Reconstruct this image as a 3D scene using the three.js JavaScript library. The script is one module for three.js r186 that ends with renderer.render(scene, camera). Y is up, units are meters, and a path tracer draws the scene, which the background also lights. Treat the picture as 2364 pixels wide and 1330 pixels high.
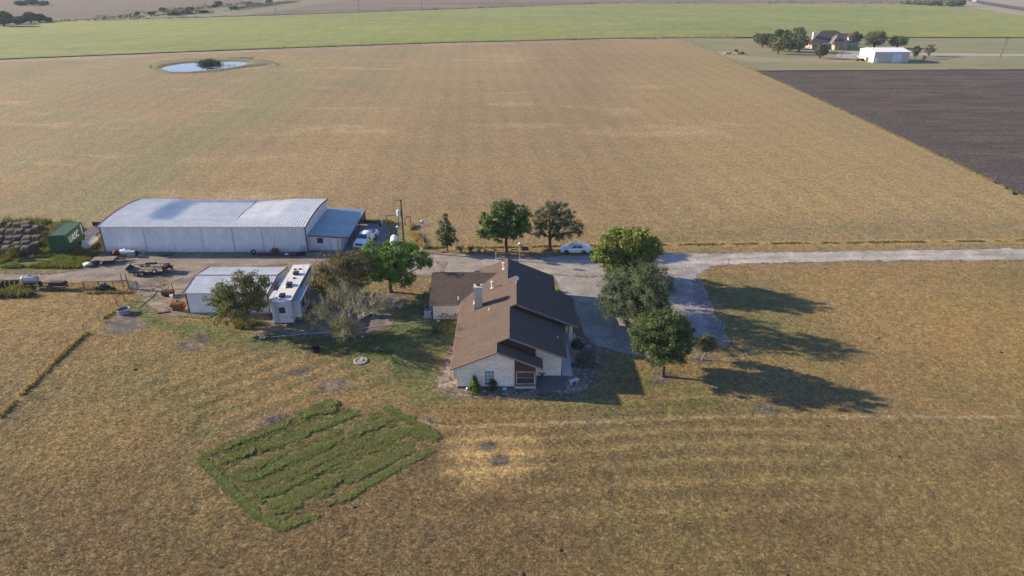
import * as THREE from 'three';
import { mergeGeometries } from 'three/addons/utils/BufferGeometryUtils.js';
import { RoundedBoxGeometry } from 'three/addons/geometries/RoundedBoxGeometry.js';
import { FontLoader } from 'three/addons/loaders/FontLoader.js';
import { TextGeometry } from 'three/addons/geometries/TextGeometry.js';

// ---------------------------------------------------------------- camera, sky, sun, exposure
const CAM_H = 40, PITCH = 25 * Math.PI / 180, FPX = 1600;         // drone 40 m up, looking 25 degrees down
const scene = new THREE.Scene();
const camera = new THREE.PerspectiveCamera(2 * Math.atan(665 / FPX) * 180 / Math.PI, 2364 / 1330, 0.5, 9000);
camera.position.set(0, CAM_H, 0);
camera.rotation.set(-PITCH, 0, 0);
const renderer = new THREE.WebGLRenderer({ antialias: true });
renderer.setSize(1024, 576);
renderer.toneMapping = THREE.LinearToneMapping;
renderer.toneMappingExposure = 2.3;
renderer.shadowMap.enabled = true;
const SUN_EL = 20 * Math.PI / 180;
const sunDir = new THREE.Vector3(-0.978 * Math.cos(SUN_EL), Math.sin(SUN_EL), -0.207 * Math.cos(SUN_EL));
{ // a clear sky: deep blue overhead, paler towards the horizon and round the sun
  const w = 512, h = 256, d = new Float32Array(w * h * 4);
  for (let j = 0; j < h; j++) for (let i = 0; i < w; i++) {
    const el = ((j + 0.5) / h - 0.5) * Math.PI, az = ((i + 0.5) / w - 0.5) * 2 * Math.PI, y = Math.sin(el), x = Math.cos(el) * Math.cos(az), z = Math.cos(el) * Math.sin(az);
    const k = Math.pow(1 - Math.min(1, Math.max(0, y)), 7.5), g = Math.pow(Math.max(0, x * sunDir.x + y * sunDir.y + z * sunDir.z), 6) * 0.35;
    const zen = [0.046, 0.108, 0.28], hor = [0.80, 0.93, 1.08], o = (j * w + i) * 4;
    for (let c = 0; c < 3; c++) d[o + c] = zen[c] + (hor[c] - zen[c]) * k + g * [0.5, 0.45, 0.38][c];
    d[o + 3] = 1;
  }
  const t = new THREE.DataTexture(d, w, h, THREE.RGBAFormat, THREE.FloatType); t.mapping = THREE.EquirectangularReflectionMapping; t.magFilter = THREE.LinearFilter; t.needsUpdate = true;
  scene.background = t; scene.environment = t;
}
const sun = new THREE.DirectionalLight(new THREE.Color(1, 0.84, 0.61), 5);
sun.name = 'sun'; sun.position.copy(sunDir).multiplyScalar(300).add(new THREE.Vector3(0, 0, -90));
sun.target.position.set(0, 0, -90); sun.castShadow = true;
sun.shadow.mapSize.set(4096, 4096);
Object.assign(sun.shadow.camera, { left: -140, right: 140, top: 90, bottom: -90, near: 10, far: 700 });
scene.add(sun, sun.target);
scene.fog = new THREE.FogExp2(new THREE.Color(0.62, 0.72, 0.85), 0.0001);

// ---------------------------------------------------------------- helpers
let _s = 12345;
const rnd = () => { _s = (_s + 0x6d2b79f5) | 0; let t = Math.imul(_s ^ (_s >>> 15), 1 | _s); t = (t + Math.imul(t ^ (t >>> 7), 61 | t)) ^ t; return ((t ^ (t >>> 14)) >>> 0) / 4294967296; };
const rr = (a, b) => a + (b - a) * rnd();
const clamp = (x, a = 0, b = 1) => Math.min(b, Math.max(a, x));
const sst = (a, b, x) => { const t = clamp((x - a) / (b - a)); return t * t * (3 - 2 * t); };
const mix = (a, b, t) => a + (b - a) * t;
const mix3 = (a, b, t) => [mix(a[0], b[0], t), mix(a[1], b[1], t), mix(a[2], b[2], t)];
function hash(ix, iy) { let h = Math.imul(ix, 374761393) + Math.imul(iy, 668265263) | 0; h = Math.imul(h ^ (h >>> 13), 1274126177); return ((h ^ (h >>> 16)) >>> 0) / 4294967296; }
function vn(x, y, p = 0) {                                        // value noise, optional period
  const ix = Math.floor(x), iy = Math.floor(y); let fx = x - ix, fy = y - iy; fx = fx * fx * (3 - 2 * fx); fy = fy * fy * (3 - 2 * fy);
  const w = (a) => (p ? ((a % p) + p) % p : a), x0 = w(ix), x1 = w(ix + 1), y0 = w(iy), y1 = w(iy + 1);
  const a = hash(x0, y0), b = hash(x1, y0), c = hash(x0, y1), d = hash(x1, y1);
  return a + (b - a) * fx + (c - a) * fy + (a - b - c + d) * fx * fy;
}
const fbm = (x, y, o = 4) => { let s = 0, a = 0.5, n = 0; for (let i = 0; i < o; i++) { s += a * vn(x, y); n += a; x = x * 2.03 + 17.3; y = y * 2.03 + 9.1; a *= 0.55; } return s / n; };
// a pixel of the photograph (2364 x 1330) to the point where its ray meets the level y
function at(px, py, y = 0) {
  const dx = (px - 1182) / FPX, dy = -(py - 665) / FPX, c = Math.cos(PITCH), s = Math.sin(PITCH), Y = dy * c - s, Z = -c - dy * s, t = (CAM_H - y) / -Y;
  return new THREE.Vector3(dx * t, y, Z * t);
}
function proj(x, y, z) { const c = Math.cos(PITCH), s = Math.sin(PITCH), v = y - CAM_H, d = -z * c - v * s; return [1182 + FPX * x / d, 665 - FPX * (v * c - z * s) / d]; }
function heightAt(px, py, ptop) { const b = at(px, py); let lo = 0, hi = 60; for (let i = 0; i < 40; i++) { const m = (lo + hi) / 2; if (proj(b.x, m, b.z)[1] > ptop) lo = m; else hi = m; } return lo; }
const G2 = (list) => list.map(([a, b]) => { const p = at(a, b); return [p.x, p.z]; });
function sdPoly(x, z, P) {
  let d = 1e9, s = 1;
  for (let i = 0, j = P.length - 1; i < P.length; j = i++) {
    const ex = P[j][0] - P[i][0], ez = P[j][1] - P[i][1], wx = x - P[i][0], wz = z - P[i][1], t = clamp((wx * ex + wz * ez) / (ex * ex + ez * ez + 1e-9)), bx = wx - ex * t, bz = wz - ez * t;
    d = Math.min(d, bx * bx + bz * bz);
    const c1 = z >= P[i][1], c2 = z < P[j][1], c3 = ex * wz > ez * wx;
    if ((c1 && c2 && c3) || (!c1 && !c2 && !c3)) s = -s;
  }
  return s * Math.sqrt(d);
}
function sdLine(x, z, P) { let d = 1e9; for (let i = 0; i + 1 < P.length; i++) { const ex = P[i + 1][0] - P[i][0], ez = P[i + 1][1] - P[i][1], wx = x - P[i][0], wz = z - P[i][1], t = clamp((wx * ex + wz * ez) / (ex * ex + ez * ez + 1e-9)), bx = wx - ex * t, bz = wz - ez * t; d = Math.min(d, bx * bx + bz * bz); } return Math.sqrt(d); }

const names = new Map();
const numbered = (n) => { const k = names.get(n) ?? 0; names.set(n, k + 1); return k ? n + '_' + String(k).padStart(3, '0') : n; };
function clean(g) {                                               // one layout for every geometry so that they merge
  g = g.index ? g.toNonIndexed() : g;
  for (const k of Object.keys(g.attributes)) if (!['position', 'normal', 'uv', 'color'].includes(k)) g.deleteAttribute(k);
  if (!g.attributes.normal) g.computeVertexNormals();
  g.morphAttributes = {};
  return g;
}
function uvMetres(g) {
  const p = g.attributes.position, n = g.attributes.normal, uv = new Float32Array(p.count * 2);
  for (let i = 0; i < p.count; i++) {
    const ax = Math.abs(n.getX(i)), ay = Math.abs(n.getY(i)), az = Math.abs(n.getZ(i));
    if (ay >= ax && ay >= az) { uv[2 * i] = p.getX(i); uv[2 * i + 1] = p.getZ(i); } else if (ax >= az) { uv[2 * i] = p.getZ(i); uv[2 * i + 1] = p.getY(i); } else { uv[2 * i] = p.getX(i); uv[2 * i + 1] = p.getY(i); }
  }
  g.setAttribute('uv', new THREE.BufferAttribute(uv, 2));
  return g;
}
function merge(list) {
  list = (Array.isArray(list) ? list.flat(3) : [list]).map(clean);
  const col = list.every((g) => g.attributes.color);
  if (!col) list.forEach((g) => g.deleteAttribute('color'));
  list.forEach((g) => { if (!g.attributes.uv) g.setAttribute('uv', new THREE.BufferAttribute(new Float32Array(g.attributes.position.count * 2), 2)); });
  return uvMetres(list.length > 1 ? mergeGeometries(list) : list[0]);
}
function put(name, geos, m, parent) {                              // one named mesh under a thing or part
  const o = new THREE.Mesh(merge(geos), m); o.name = name; o.castShadow = o.receiveShadow = true; parent.add(o); return o;
}
function thing(name, label, category, p = [0, 0, 0], turn = 0, group) {
  const o = new THREE.Group(); o.name = numbered(name); o.position.set(p.x ?? p[0], p.y ?? p[1], p.z ?? p[2]); o.rotation.y = turn;
  o.userData = { label, category }; if (group) o.userData.group = group; scene.add(o); return o;
}
function solo(name, label, category, geos, m, p = [0, 0, 0], turn = 0, group) {   // a thing that is one mesh
  const o = new THREE.Mesh(merge(geos), m); o.name = numbered(name); o.castShadow = o.receiveShadow = true;
  o.position.set(p.x ?? p[0], p.y ?? p[1], p.z ?? p[2]); o.rotation.y = turn;
  o.userData = { label, category }; if (group) o.userData.group = group; scene.add(o); return o;
}
function copy(root, p, turn, label) { const r = root.clone(); r.name = numbered(root.name.replace(/_\d{3}$/, '')); r.position.set(p.x ?? p[0], p.y ?? p[1], p.z ?? p[2]); r.rotation.y = turn; r.userData = { ...root.userData }; if (label) r.userData.label = label; scene.add(r); return r; }
const V = (x, y, z) => new THREE.Vector3(x, y, z);
function B(w, h, d, x = 0, y = 0, z = 0, ry = 0, rx = 0, rz = 0) { const g = new THREE.BoxGeometry(w, h, d); if (rx) g.rotateX(rx); if (rz) g.rotateZ(rz); if (ry) g.rotateY(ry); return g.translate(x, y, z); }
function RB(w, h, d, r, x = 0, y = 0, z = 0, ry = 0, rx = 0, rz = 0) { const g = new RoundedBoxGeometry(w, h, d, 2, r); if (rx) g.rotateX(rx); if (rz) g.rotateZ(rz); if (ry) g.rotateY(ry); return g.translate(x, y, z); }
function T(a, b, r0, r1 = r0, seg = 6, open = false) {            // a round bar from a to b
  a = Array.isArray(a) ? V(...a) : a; b = Array.isArray(b) ? V(...b) : b; const d = b.clone().sub(a), L = d.length();
  const g = new THREE.CylinderGeometry(r1, r0, L, seg, 1, open); g.translate(0, L / 2, 0);
  g.applyQuaternion(new THREE.Quaternion().setFromUnitVectors(V(0, 1, 0), d.normalize())); return g.translate(a.x, a.y, a.z);
}
function bentTube(pts, r, seg = 24, rad = 6) { return new THREE.TubeGeometry(new THREE.CatmullRomCurve3(pts.map((p) => V(...p)), false, 'catmullrom', 0.2), seg, r, rad); }
function CX(r, L, x, y, z, seg = 16) { return new THREE.CylinderGeometry(r, r, L, seg).rotateZ(Math.PI / 2).translate(x, y, z); }   // axis along x
function CZ(r, L, x, y, z, seg = 16) { return new THREE.CylinderGeometry(r, r, L, seg).rotateX(Math.PI / 2).translate(x, y, z); }   // axis along z
function lathe(pts, seg = 20) { return new THREE.LatheGeometry(pts.map(([r, y]) => new THREE.Vector2(r, y)), seg); }
function prism(pts, depth, bevel = 0) {                           // outline in x, y pushed along z, centred
  const s = new THREE.Shape(pts.map(([x, y]) => new THREE.Vector2(x, y)));
  return new THREE.ExtrudeGeometry(s, { depth: depth - 2 * bevel, bevelEnabled: bevel > 0, bevelSize: bevel, bevelThickness: bevel, bevelSegments: 2, steps: 1 }).translate(0, 0, -depth / 2 + bevel);
}
function quad(a, b, c, d) {                                       // one flat four-sided face
  const g = new THREE.BufferGeometry(); g.setAttribute('position', new THREE.Float32BufferAttribute([...a, ...b, ...c, ...a, ...c, ...d], 3)); g.computeVertexNormals(); return g;
}
function slab(pts, thick) {                                       // polygon of points in space, given thickness downwards
  const g = new THREE.BufferGeometry(), v = [], n = pts.length, lo = pts.map(([x, y, z]) => [x, y - thick, z]);
  for (let i = 1; i + 1 < n; i++) { v.push(...pts[0], ...pts[i], ...pts[i + 1]); v.push(...lo[0], ...lo[i + 1], ...lo[i]); }
  for (let i = 0; i < n; i++) { const j = (i + 1) % n; v.push(...pts[i], ...lo[i], ...lo[j], ...pts[i], ...lo[j], ...pts[j]); }
  g.setAttribute('position', new THREE.Float32BufferAttribute(v, 3)); g.computeVertexNormals(); return g;
}
// ---------------------------------------------------------------- textures and materials
function tile(n, metres, fn, srgb = true) {                       // repeating texture, fn(u, v in 0..n) gives [r, g, b] in 0..1 (display values)
  const d = new Uint8Array(n * n * 4);
  for (let y = 0; y < n; y++) for (let x = 0; x < n; x++) { const c = fn(x, y), o = (y * n + x) * 4; d[o] = clamp(c[0]) * 255; d[o + 1] = clamp(c[1] ?? c[0]) * 255; d[o + 2] = clamp(c[2] ?? c[0]) * 255; d[o + 3] = 255; }
  const t = new THREE.DataTexture(d, n, n); t.wrapS = t.wrapT = THREE.RepeatWrapping; t.magFilter = THREE.LinearFilter; t.minFilter = THREE.LinearMipmapLinearFilter; t.generateMipmaps = true;
  if (srgb) t.colorSpace = THREE.SRGBColorSpace; t.repeat.set(1 / metres, 1 / metres); t.needsUpdate = true; return t;
}
const pn = (x, y, n, cells, o = 3, sq = 1) => { let s = 0, a = 0.5, w = 0, c = cells; for (let i = 0; i < o; i++) { s += a * vn(x / n * c, y / n * c * sq, c) ; w += a; a *= 0.6; c *= 2; } return s / w; };
const M = (r, g, b, o = {}) => new THREE.MeshStandardMaterial({ color: new THREE.Color(r, g, b), roughness: 0.85, ...o });
const MP = (r, g, b, o = {}) => new THREE.MeshPhysicalMaterial({ color: new THREE.Color(r, g, b), roughness: 0.5, ...o });
// ================================================================ THE GROUND
const grassN = 1024, grassH = new Float32Array(grassN * grassN);
for (let y = 0; y < grassN; y++) for (let x = 0; x < grassN; x++) grassH[y * grassN + x] = 0.5 * pn(x, y, grassN, 200, 2) + 0.5 * pn(x + 37, y, grassN, 70, 2);
const grassAt = (x, y) => { const h = grassH[y * grassN + x]; return 0.5 + (h - 0.5) * 2.1; };
const texGrass = tile(grassN, 22, (x, y) => { const h = grassAt(x, y), k = 0.8 + 0.42 * (h - 0.5) + 0.16 * (hash(x, y) - 0.5), w = pn(x, y, grassN, 60, 2) - 0.5; return [k + 0.05 * w, k, k - 0.07 * w]; });
const texGrassBump = tile(grassN, 22, (x, y) => [grassAt(x, y) * 0.8 + 0.2 * hash(x, y)], false);
const texGravel = tile(1024, 9, (x, y) => { const a = hash(x >> 1, y >> 1), b = pn(x, y, 1024, 64, 3), c = pn(x, y, 1024, 7, 3), k = 0.72 + 0.3 * (a - 0.5) + 0.3 * (b - 0.5) + 0.2 * (c - 0.5); return [k, k * 0.995, k * 0.985]; });
const texGravelBump = tile(512, 4.5, (x, y) => [0.5 * hash(x >> 1, y >> 1) + 0.5 * pn(x, y, 512, 40, 3)], false);
const texSoil = tile(1024, 30, (x, y) => { const row = 0.5 + 0.5 * Math.sin(y / 1024 * 30 / 1.0 * 2 * Math.PI + 1.6 * pn(x, y, 1024, 6, 2)), a = vn(x / 1024 * 120, y / 1024 * 400, 0), n = pn(x, y, 1024, 90, 3), st = sst(0.63, 0.85, pn(x, y * 3 % 1024, 1024, 60, 2)); const k = 0.6 + 0.3 * (row - 0.5) + 0.8 * (n - 0.5) + 0.4 * (a - 0.5); return [k + 0.2 * st, k + 0.14 * st, k + 0.04 * st]; });
const texCrop = tile(1024, 40, (x, y) => { const row = 0.5 + 0.5 * Math.sin(y / 1024 * 40 * 2 * Math.PI), n = pn(x, y, 1024, 110, 3), m = pn(x, y, 1024, 10, 3); const k = 0.78 + 0.12 * (row - 0.5) + 0.45 * (n - 0.5) + 0.2 * (m - 0.5); return [k + 0.1 * (m - 0.5), k, k]; });
for (const t of [texGrass, texGrassBump]) t.rotation = 0.47;
const mGrass = M(1.28, 1.28, 1.28, { vertexColors: true, map: texGrass, bumpMap: texGrassBump, bumpScale: 0.045, roughness: 1 });
const mGravel = M(1.5, 1.5, 1.5, { vertexColors: true, map: texGravel, bumpMap: texGravelBump, bumpScale: 0.02, roughness: 1 });
const mSoil = M(1.95, 1.72, 1.52, { vertexColors: true, map: texSoil, bumpMap: texSoil, bumpScale: 0.22, roughness: 1 });
const mCrop = M(1.4, 1.4, 1.4, { vertexColors: true, map: texCrop, roughness: 1 });
// a sheet of ground cut out by a signed distance (negative inside), with its own grid for relief and colour
function sheet(name, sd, [x0, x1, z0, z1], cell, y, colour, m, relief, kind = 'structure') {
  const nx = Math.round((x1 - x0) / cell), nz = Math.round((z1 - z0) / cell), W = nx + 1, D = new Float32Array(W * (nz + 1));
  for (let j = 0; j <= nz; j++) for (let i = 0; i <= nx; i++) D[j * W + i] = sd(x0 + i * cell, z0 + j * cell);
  const P = [], N = [], C = [], U = [], I = [], ids = new Map();
  const vert = (x, z) => { const Y = y + (relief ? relief(x, z) : 0), c = colour(x, z); P.push(x, Y, z); C.push(...c); U.push(x, -z); N.push(0, 1, 0); return P.length / 3 - 1; };
  const node = (i, j) => { const k = (j * W + i) * 3; if (!ids.has(k)) ids.set(k, vert(x0 + i * cell, z0 + j * cell)); return ids.get(k); };
  const edge = (i, j, hor) => { const k = (j * W + i) * 3 + (hor ? 1 : 2); if (!ids.has(k)) { const a = D[j * W + i], b = hor ? D[j * W + i + 1] : D[(j + 1) * W + i], t = clamp(a / (a - b)); ids.set(k, vert(x0 + (i + (hor ? t : 0)) * cell, z0 + (j + (hor ? 0 : t)) * cell)); } return ids.get(k); };
  for (let j = 0; j < nz; j++) for (let i = 0; i < nx; i++) {
    const q = [[i, j], [i, j + 1], [i + 1, j + 1], [i + 1, j]], s = q.map(([a, b]) => D[b * W + a] < 0), n = s.filter(Boolean).length;
    if (!n) continue;
    const ring = [];
    for (let k = 0; k < 4; k++) {
      if (s[k]) ring.push(node(...q[k]));
      if (s[k] !== s[(k + 1) % 4]) ring.push(k === 0 ? edge(i, j, false) : k === 1 ? edge(i, j + 1, true) : k === 2 ? edge(i + 1, j, false) : edge(i, j, true));
    }
    for (let k = 1; k + 1 < ring.length; k++) I.push(ring[0], ring[k], ring[k + 1]);
  }
  const g = new THREE.BufferGeometry();
  g.setAttribute('position', new THREE.Float32BufferAttribute(P, 3)); g.setAttribute('normal', new THREE.Float32BufferAttribute(N, 3)); g.setAttribute('color', new THREE.Float32BufferAttribute(C, 3)); g.setAttribute('uv', new THREE.Float32BufferAttribute(U, 2));
  g.setIndex(I); if (relief) g.computeVertexNormals();
  const o = new THREE.Mesh(g, m); o.name = numbered(name); o.castShadow = false; o.receiveShadow = true; o.userData = { kind }; scene.add(o); return o;
}
const box2 = (P, pad = 2, cell = 1) => { const xs = P.map((p) => p[0]), zs = P.map((p) => p[1]), f = (v) => Math.round(v / cell) * cell; return [f(Math.min(...xs) - pad), f(Math.max(...xs) + pad), f(Math.min(...zs) - pad), f(Math.max(...zs) + pad)]; };

// outlines read from the photograph (pixels), laid on the ground
const gRoad = G2([[2900, 569], [2364, 573], [1900, 580], [1600, 585], [1530, 585], [1400, 588], [1250, 594], [1150, 590], [1040, 586], [985, 585], [965, 583], [900, 560], [880, 515], [800, 515], [770, 560], [712, 579], [243, 582], [232, 600], [208, 606], [180, 624], [110, 633], [0, 631], [-300, 628], [-300, 648], [0, 647], [70, 652], [130, 655], [215, 655], [300, 648], [330, 668], [440, 640], [660, 625], [760, 632], [860, 636], [1000, 634], [1130, 632], [1270, 634], [1300, 636], [1360, 640], [1500, 625], [1640, 616], [1700, 610], [2000, 602], [2364, 601], [2900, 601]]);
const gDrive = G2([[1272, 632], [1288, 650], [1292, 672], [1325, 690], [1338, 740], [1345, 770], [1375, 798], [1430, 812], [1500, 826], [1580, 815], [1655, 786], [1640, 740], [1620, 700], [1606, 660], [1612, 634], [1650, 612], [1500, 600], [1300, 610]]);
const gIsland = G2([[1424, 728], [1436, 750], [1480, 756], [1520, 744], [1542, 704], [1534, 660], [1490, 640], [1436, 652], [1416, 690]]);
const gYard = G2([[296, 648], [312, 672], [330, 690], [350, 712], [372, 726], [432, 732], [520, 735], [600, 765], [700, 774], [790, 778], [860, 768], [900, 752], [905, 712], [880, 690], [760, 660], [740, 632], [660, 610], [440, 632], [340, 646]]);
const gMulch = G2([[1052, 780], [1036, 815], [1020, 845], [1011, 872], [1012, 896], [1034, 912], [1090, 919], [1160, 919], [1240, 921], [1300, 917], [1340, 909], [1362, 890], [1378, 862], [1388, 838], [1376, 806], [1348, 782], [1326, 770], [1300, 800], [1250, 860], [1100, 870], [1060, 840]]);
const gConcrete = G2([[712, 583], [800, 580], [856, 582], [900, 540], [885, 512], [770, 515]]);
const gBurn = G2([[272, 728], [300, 724], [326, 738], [330, 756], [290, 768], [250, 764], [246, 748]]);
const gFarDrive = G2([[1970, 118], [2000, 118], [2100, 122], [2364, 125], [2900, 126], [2900, 130], [2364, 129], [2110, 128], [2060, 136], [1975, 136], [1930, 132], [1935, 120]]);
const gPlow = G2([[1748, 166], [2000, 163], [2364, 161], [3200, 158], [3200, 900], [2700, 610], [2364, 452], [2180, 366], [1960, 262]]);
const gFarLawn = G2([[1566, 90], [1740, 163], [3200, 155], [3200, 90], [2364, 88], [1900, 87]]);
const gTrack = G2([[-900, 178], [0, 144], [600, 120], [1000, 106], [1400, 95], [1566, 90], [1700, 88], [1700, 86.5], [1566, 88], [1400, 90], [1000, 100], [600, 114], [0, 138], [-900, 170]]);
const gCrop = G2([[-900, 168], [0, 137], [600, 113], [1000, 99], [1400, 89.5], [1566, 87.5], [1900, 86], [2364, 87], [3200, 92], [3200, 66], [2364, 38], [2250, 20], [2090, 10], [1400, 8], [1100, 20], [560, 39], [300, 46], [110, 52], [0, 64], [-900, 100]]);
const gPond = G2([[371, 159], [385, 153], [430, 146], [480, 143], [530, 142], [572, 144], [566, 150], [540, 155], [500, 161], [440, 166], [395, 166]]);
const gPondBank = G2([[338, 150], [360, 142], [420, 137], [480, 134], [560, 136], [620, 139], [648, 148], [640, 155], [620, 150], [570, 156], [500, 166], [440, 170], [390, 170], [355, 163]]);
const G2S = G2([[210, 46], [300, 34], [430, 22], [560, 8], [700, -4], [900, -8], [760, 6], [660, 22], [560, 36], [400, 42]]), G2F = G2([[560, 37], [640, 20], [740, 4], [800, -3], [2200, -4], [2200, 2], [2080, 7], [1400, 6.5], [1100, 18]]), G2L = G2([[-900, 96], [0, 60], [110, 50], [210, 44], [300, 32], [430, 20], [560, 6], [640, -4], [-900, -4]]);
const gHwy = G2([[2228, 0], [2243, -2], [2330, 12], [2460, 30], [2700, 52], [2700, 62], [2440, 37], [2364, 24.5], [2270, 10]]);
const lawns = [[G2([[590, 792], [760, 762], [905, 735], [1000, 735], [1055, 745], [1048, 800], [1030, 845], [1008, 885], [1040, 922], [990, 932], [930, 905], [870, 872], [800, 838], [720, 815]]), 0.95, 3], [G2([[960, 690], [1060, 690], [1055, 760], [1050, 800], [990, 780], [880, 760]]), 1, 2],
  [G2([[296, 690], [330, 692], [345, 716], [390, 742], [480, 738], [500, 765], [420, 790], [345, 752], [290, 715]]), 1, 1.2], [G2([[470, 735], [600, 768], [640, 780], [560, 800], [440, 790], [400, 760]]), 0.6, 2],
  [G2([[1370, 815], [1440, 822], [1500, 850], [1600, 900], [1740, 940], [1700, 955], [1240, 958], [1060, 930], [1340, 920], [1380, 870]]), 0.5, 2], [G2([[-200, 590], [120, 590], [230, 585], [200, 612], [110, 630], [-200, 625]]), 0.95, 1.5], [G2([[-200, 655], [130, 658], [110, 676], [-200, 684]]), 0.8, 1.2],
  [G2([[1600, 640], [1760, 650], [1950, 770], [1900, 810], [1700, 800], [1650, 720]]), 0.45, 4], [G2([[470, 1060], [740, 935], [880, 950], [1005, 1010], [655, 1205]]), 0.5, 1], [G2([[330, 880], [470, 900], [560, 930], [440, 1010], [370, 950]]), 0.35, 4], [G2([[880, 500], [960, 520], [990, 575], [930, 590], [880, 560]]), 0.35, 3],
  [G2([[1000, 640], [1060, 632], [1000, 735], [940, 700]]), 0.2, 2], [G2([[-100, 520], [180, 508], [240, 560], [200, 600], [-100, 600]]), 0.7, 3]];
const gold = [[at(1135, 1045), 4.6, 1], [at(1125, 1075), 3.5, 1], [at(60, 730), 8, 0.5], [at(2300, 760), 16, 0.6], [at(300, 640), 4, 0.3], [at(2000, 700), 12, 0.5], [at(1500, 800), 5, 0.5], [at(230, 1000), 8, 0.4]];
const bare = [[at(1122, 1028), 1.15], [at(1150, 1062), 0.95], [at(1768, 944), 1.5], [at(993, 974), 1.2], [at(690, 860), 1.2], [at(1530, 868), 1.6], [at(1625, 826), 1.8], [at(1520, 880), 1.0], [at(770, 890), 2.2], [at(640, 975), 2], [at(1010, 760), 1.2], [at(812, 770), 2.5], [at(905, 690), 2.8], [at(457, 770), 1.2], [at(450, 795), 2.4], [at(730, 808), 1.1], [at(833, 835), 1]];
const path = G2([[940, 960], [1005, 985], [1100, 982], [1250, 978], [1450, 970], [1620, 963], [1760, 960], [2000, 961], [2364, 962], [2700, 964]]);
const fenceLeft = G2([[-160, 1110], [0, 962], [90, 872], [160, 803], [230, 742], [275, 712]]);
const fenceDiag = G2([[1566, 90], [1648, 122], [1746, 165], [1960, 262], [2180, 366], [2364, 456], [2700, 614]]);
const fenceRoad = G2([[985, 572], [1100, 572], [1300, 568], [1540, 565], [1800, 562], [2100, 558], [2364, 555], [2900, 549]]);
const driveEdge = G2([[1612, 650], [1618, 680], [1635, 720], [1655, 760], [1668, 790], [1640, 815], [1600, 830]]);
const inRect = (x, z, x0, x1, z0, z1) => Math.max(x0 - x, x - x1, z0 - z, z - z1);
const edgeNoise = (x, z, a = 0.5) => a * (fbm(x * 0.7, z * 0.7, 3) - 0.5) * 2 + 0.3 * a * (vn(x * 4, z * 4) - 0.5);
const houseSd = (x, z) => Math.min(inRect(x, z, -6, 7, -84, -60.5), inRect(x, z, -10, -6, -84, -76), inRect(x, z, -63, -25, -113, -98.5), inRect(x, z, -41, -30.4, -86, -78));
const pavedSd = (x, z) => Math.min(sdPoly(x, z, gRoad), sdPoly(x, z, gDrive), sdPoly(x, z, gYard), sdPoly(x, z, gMulch), sdPoly(x, z, gBurn));
const TAN = [0.26, 0.179, 0.07], GOLD = [0.315, 0.209, 0.07], BROWN = [0.216, 0.145, 0.066], OLIVE = [0.188, 0.16, 0.054], GREEN = [0.075, 0.115, 0.025], GREY = [0.2, 0.165, 0.12], SOIL = [0.095, 0.08, 0.07];
const gNearFade = G2([[-400, 1000], [60, 930], [300, 820], [470, 930], [560, 1010], [900, 1010], [1010, 1000], [1250, 985], [1760, 968], [2800, 970], [2800, 2400], [-800, 2400]]), gStripe = G2([[330, 875], [560, 790], [860, 830], [930, 905], [720, 935], [480, 1010]]);
const rowA = at(459, 1056), rowB = at(772, 930), rowLen = Math.hypot(rowB.x - rowA.x, rowB.z - rowA.z), rowN = [-(rowB.z - rowA.z) / rowLen, (rowB.x - rowA.x) / rowLen];
const swale = G2([[650, 158], [640, 200], [602, 261], [444, 317], [349, 396], [250, 480], [200, 520]]), pale = [[713, 297, 9], [864, 301, 8], [254, 360, 6], [127, 376, 6], [436, 368, 7], [800, 290, 7], [560, 440, 5], [610, 452, 5], [380, 445, 5], [1180, 240, 9], [1500, 200, 12]].map(([x, y, r]) => [at(x, y), r]);
const pathZ = (x) => { for (let i = 0; i + 1 < path.length; i++) if (x <= path[i + 1][0]) return mix(path[i][1], path[i + 1][1], (x - path[i][0]) / (path[i + 1][0] - path[i][0])); return path[path.length - 1][1]; };
const mowLines = [[-3.4, 0.25, 0.2], [-2.2, 0.5, -0.2], [-0.9, 0.35, -0.22], [1.1, 0.6, -0.2], [2.1, 0.3, 0.26], [3.1, 0.5, -0.22], [4.2, 0.35, 0.24], [5.6, 0.55, -0.2], [6.5, 0.3, 0.2], [7.7, 0.6, -0.18], [9.2, 0.4, 0.16], [10.6, 0.6, -0.15], [12.4, 0.4, 0.13], [14, 0.6, -0.13]];
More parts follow.
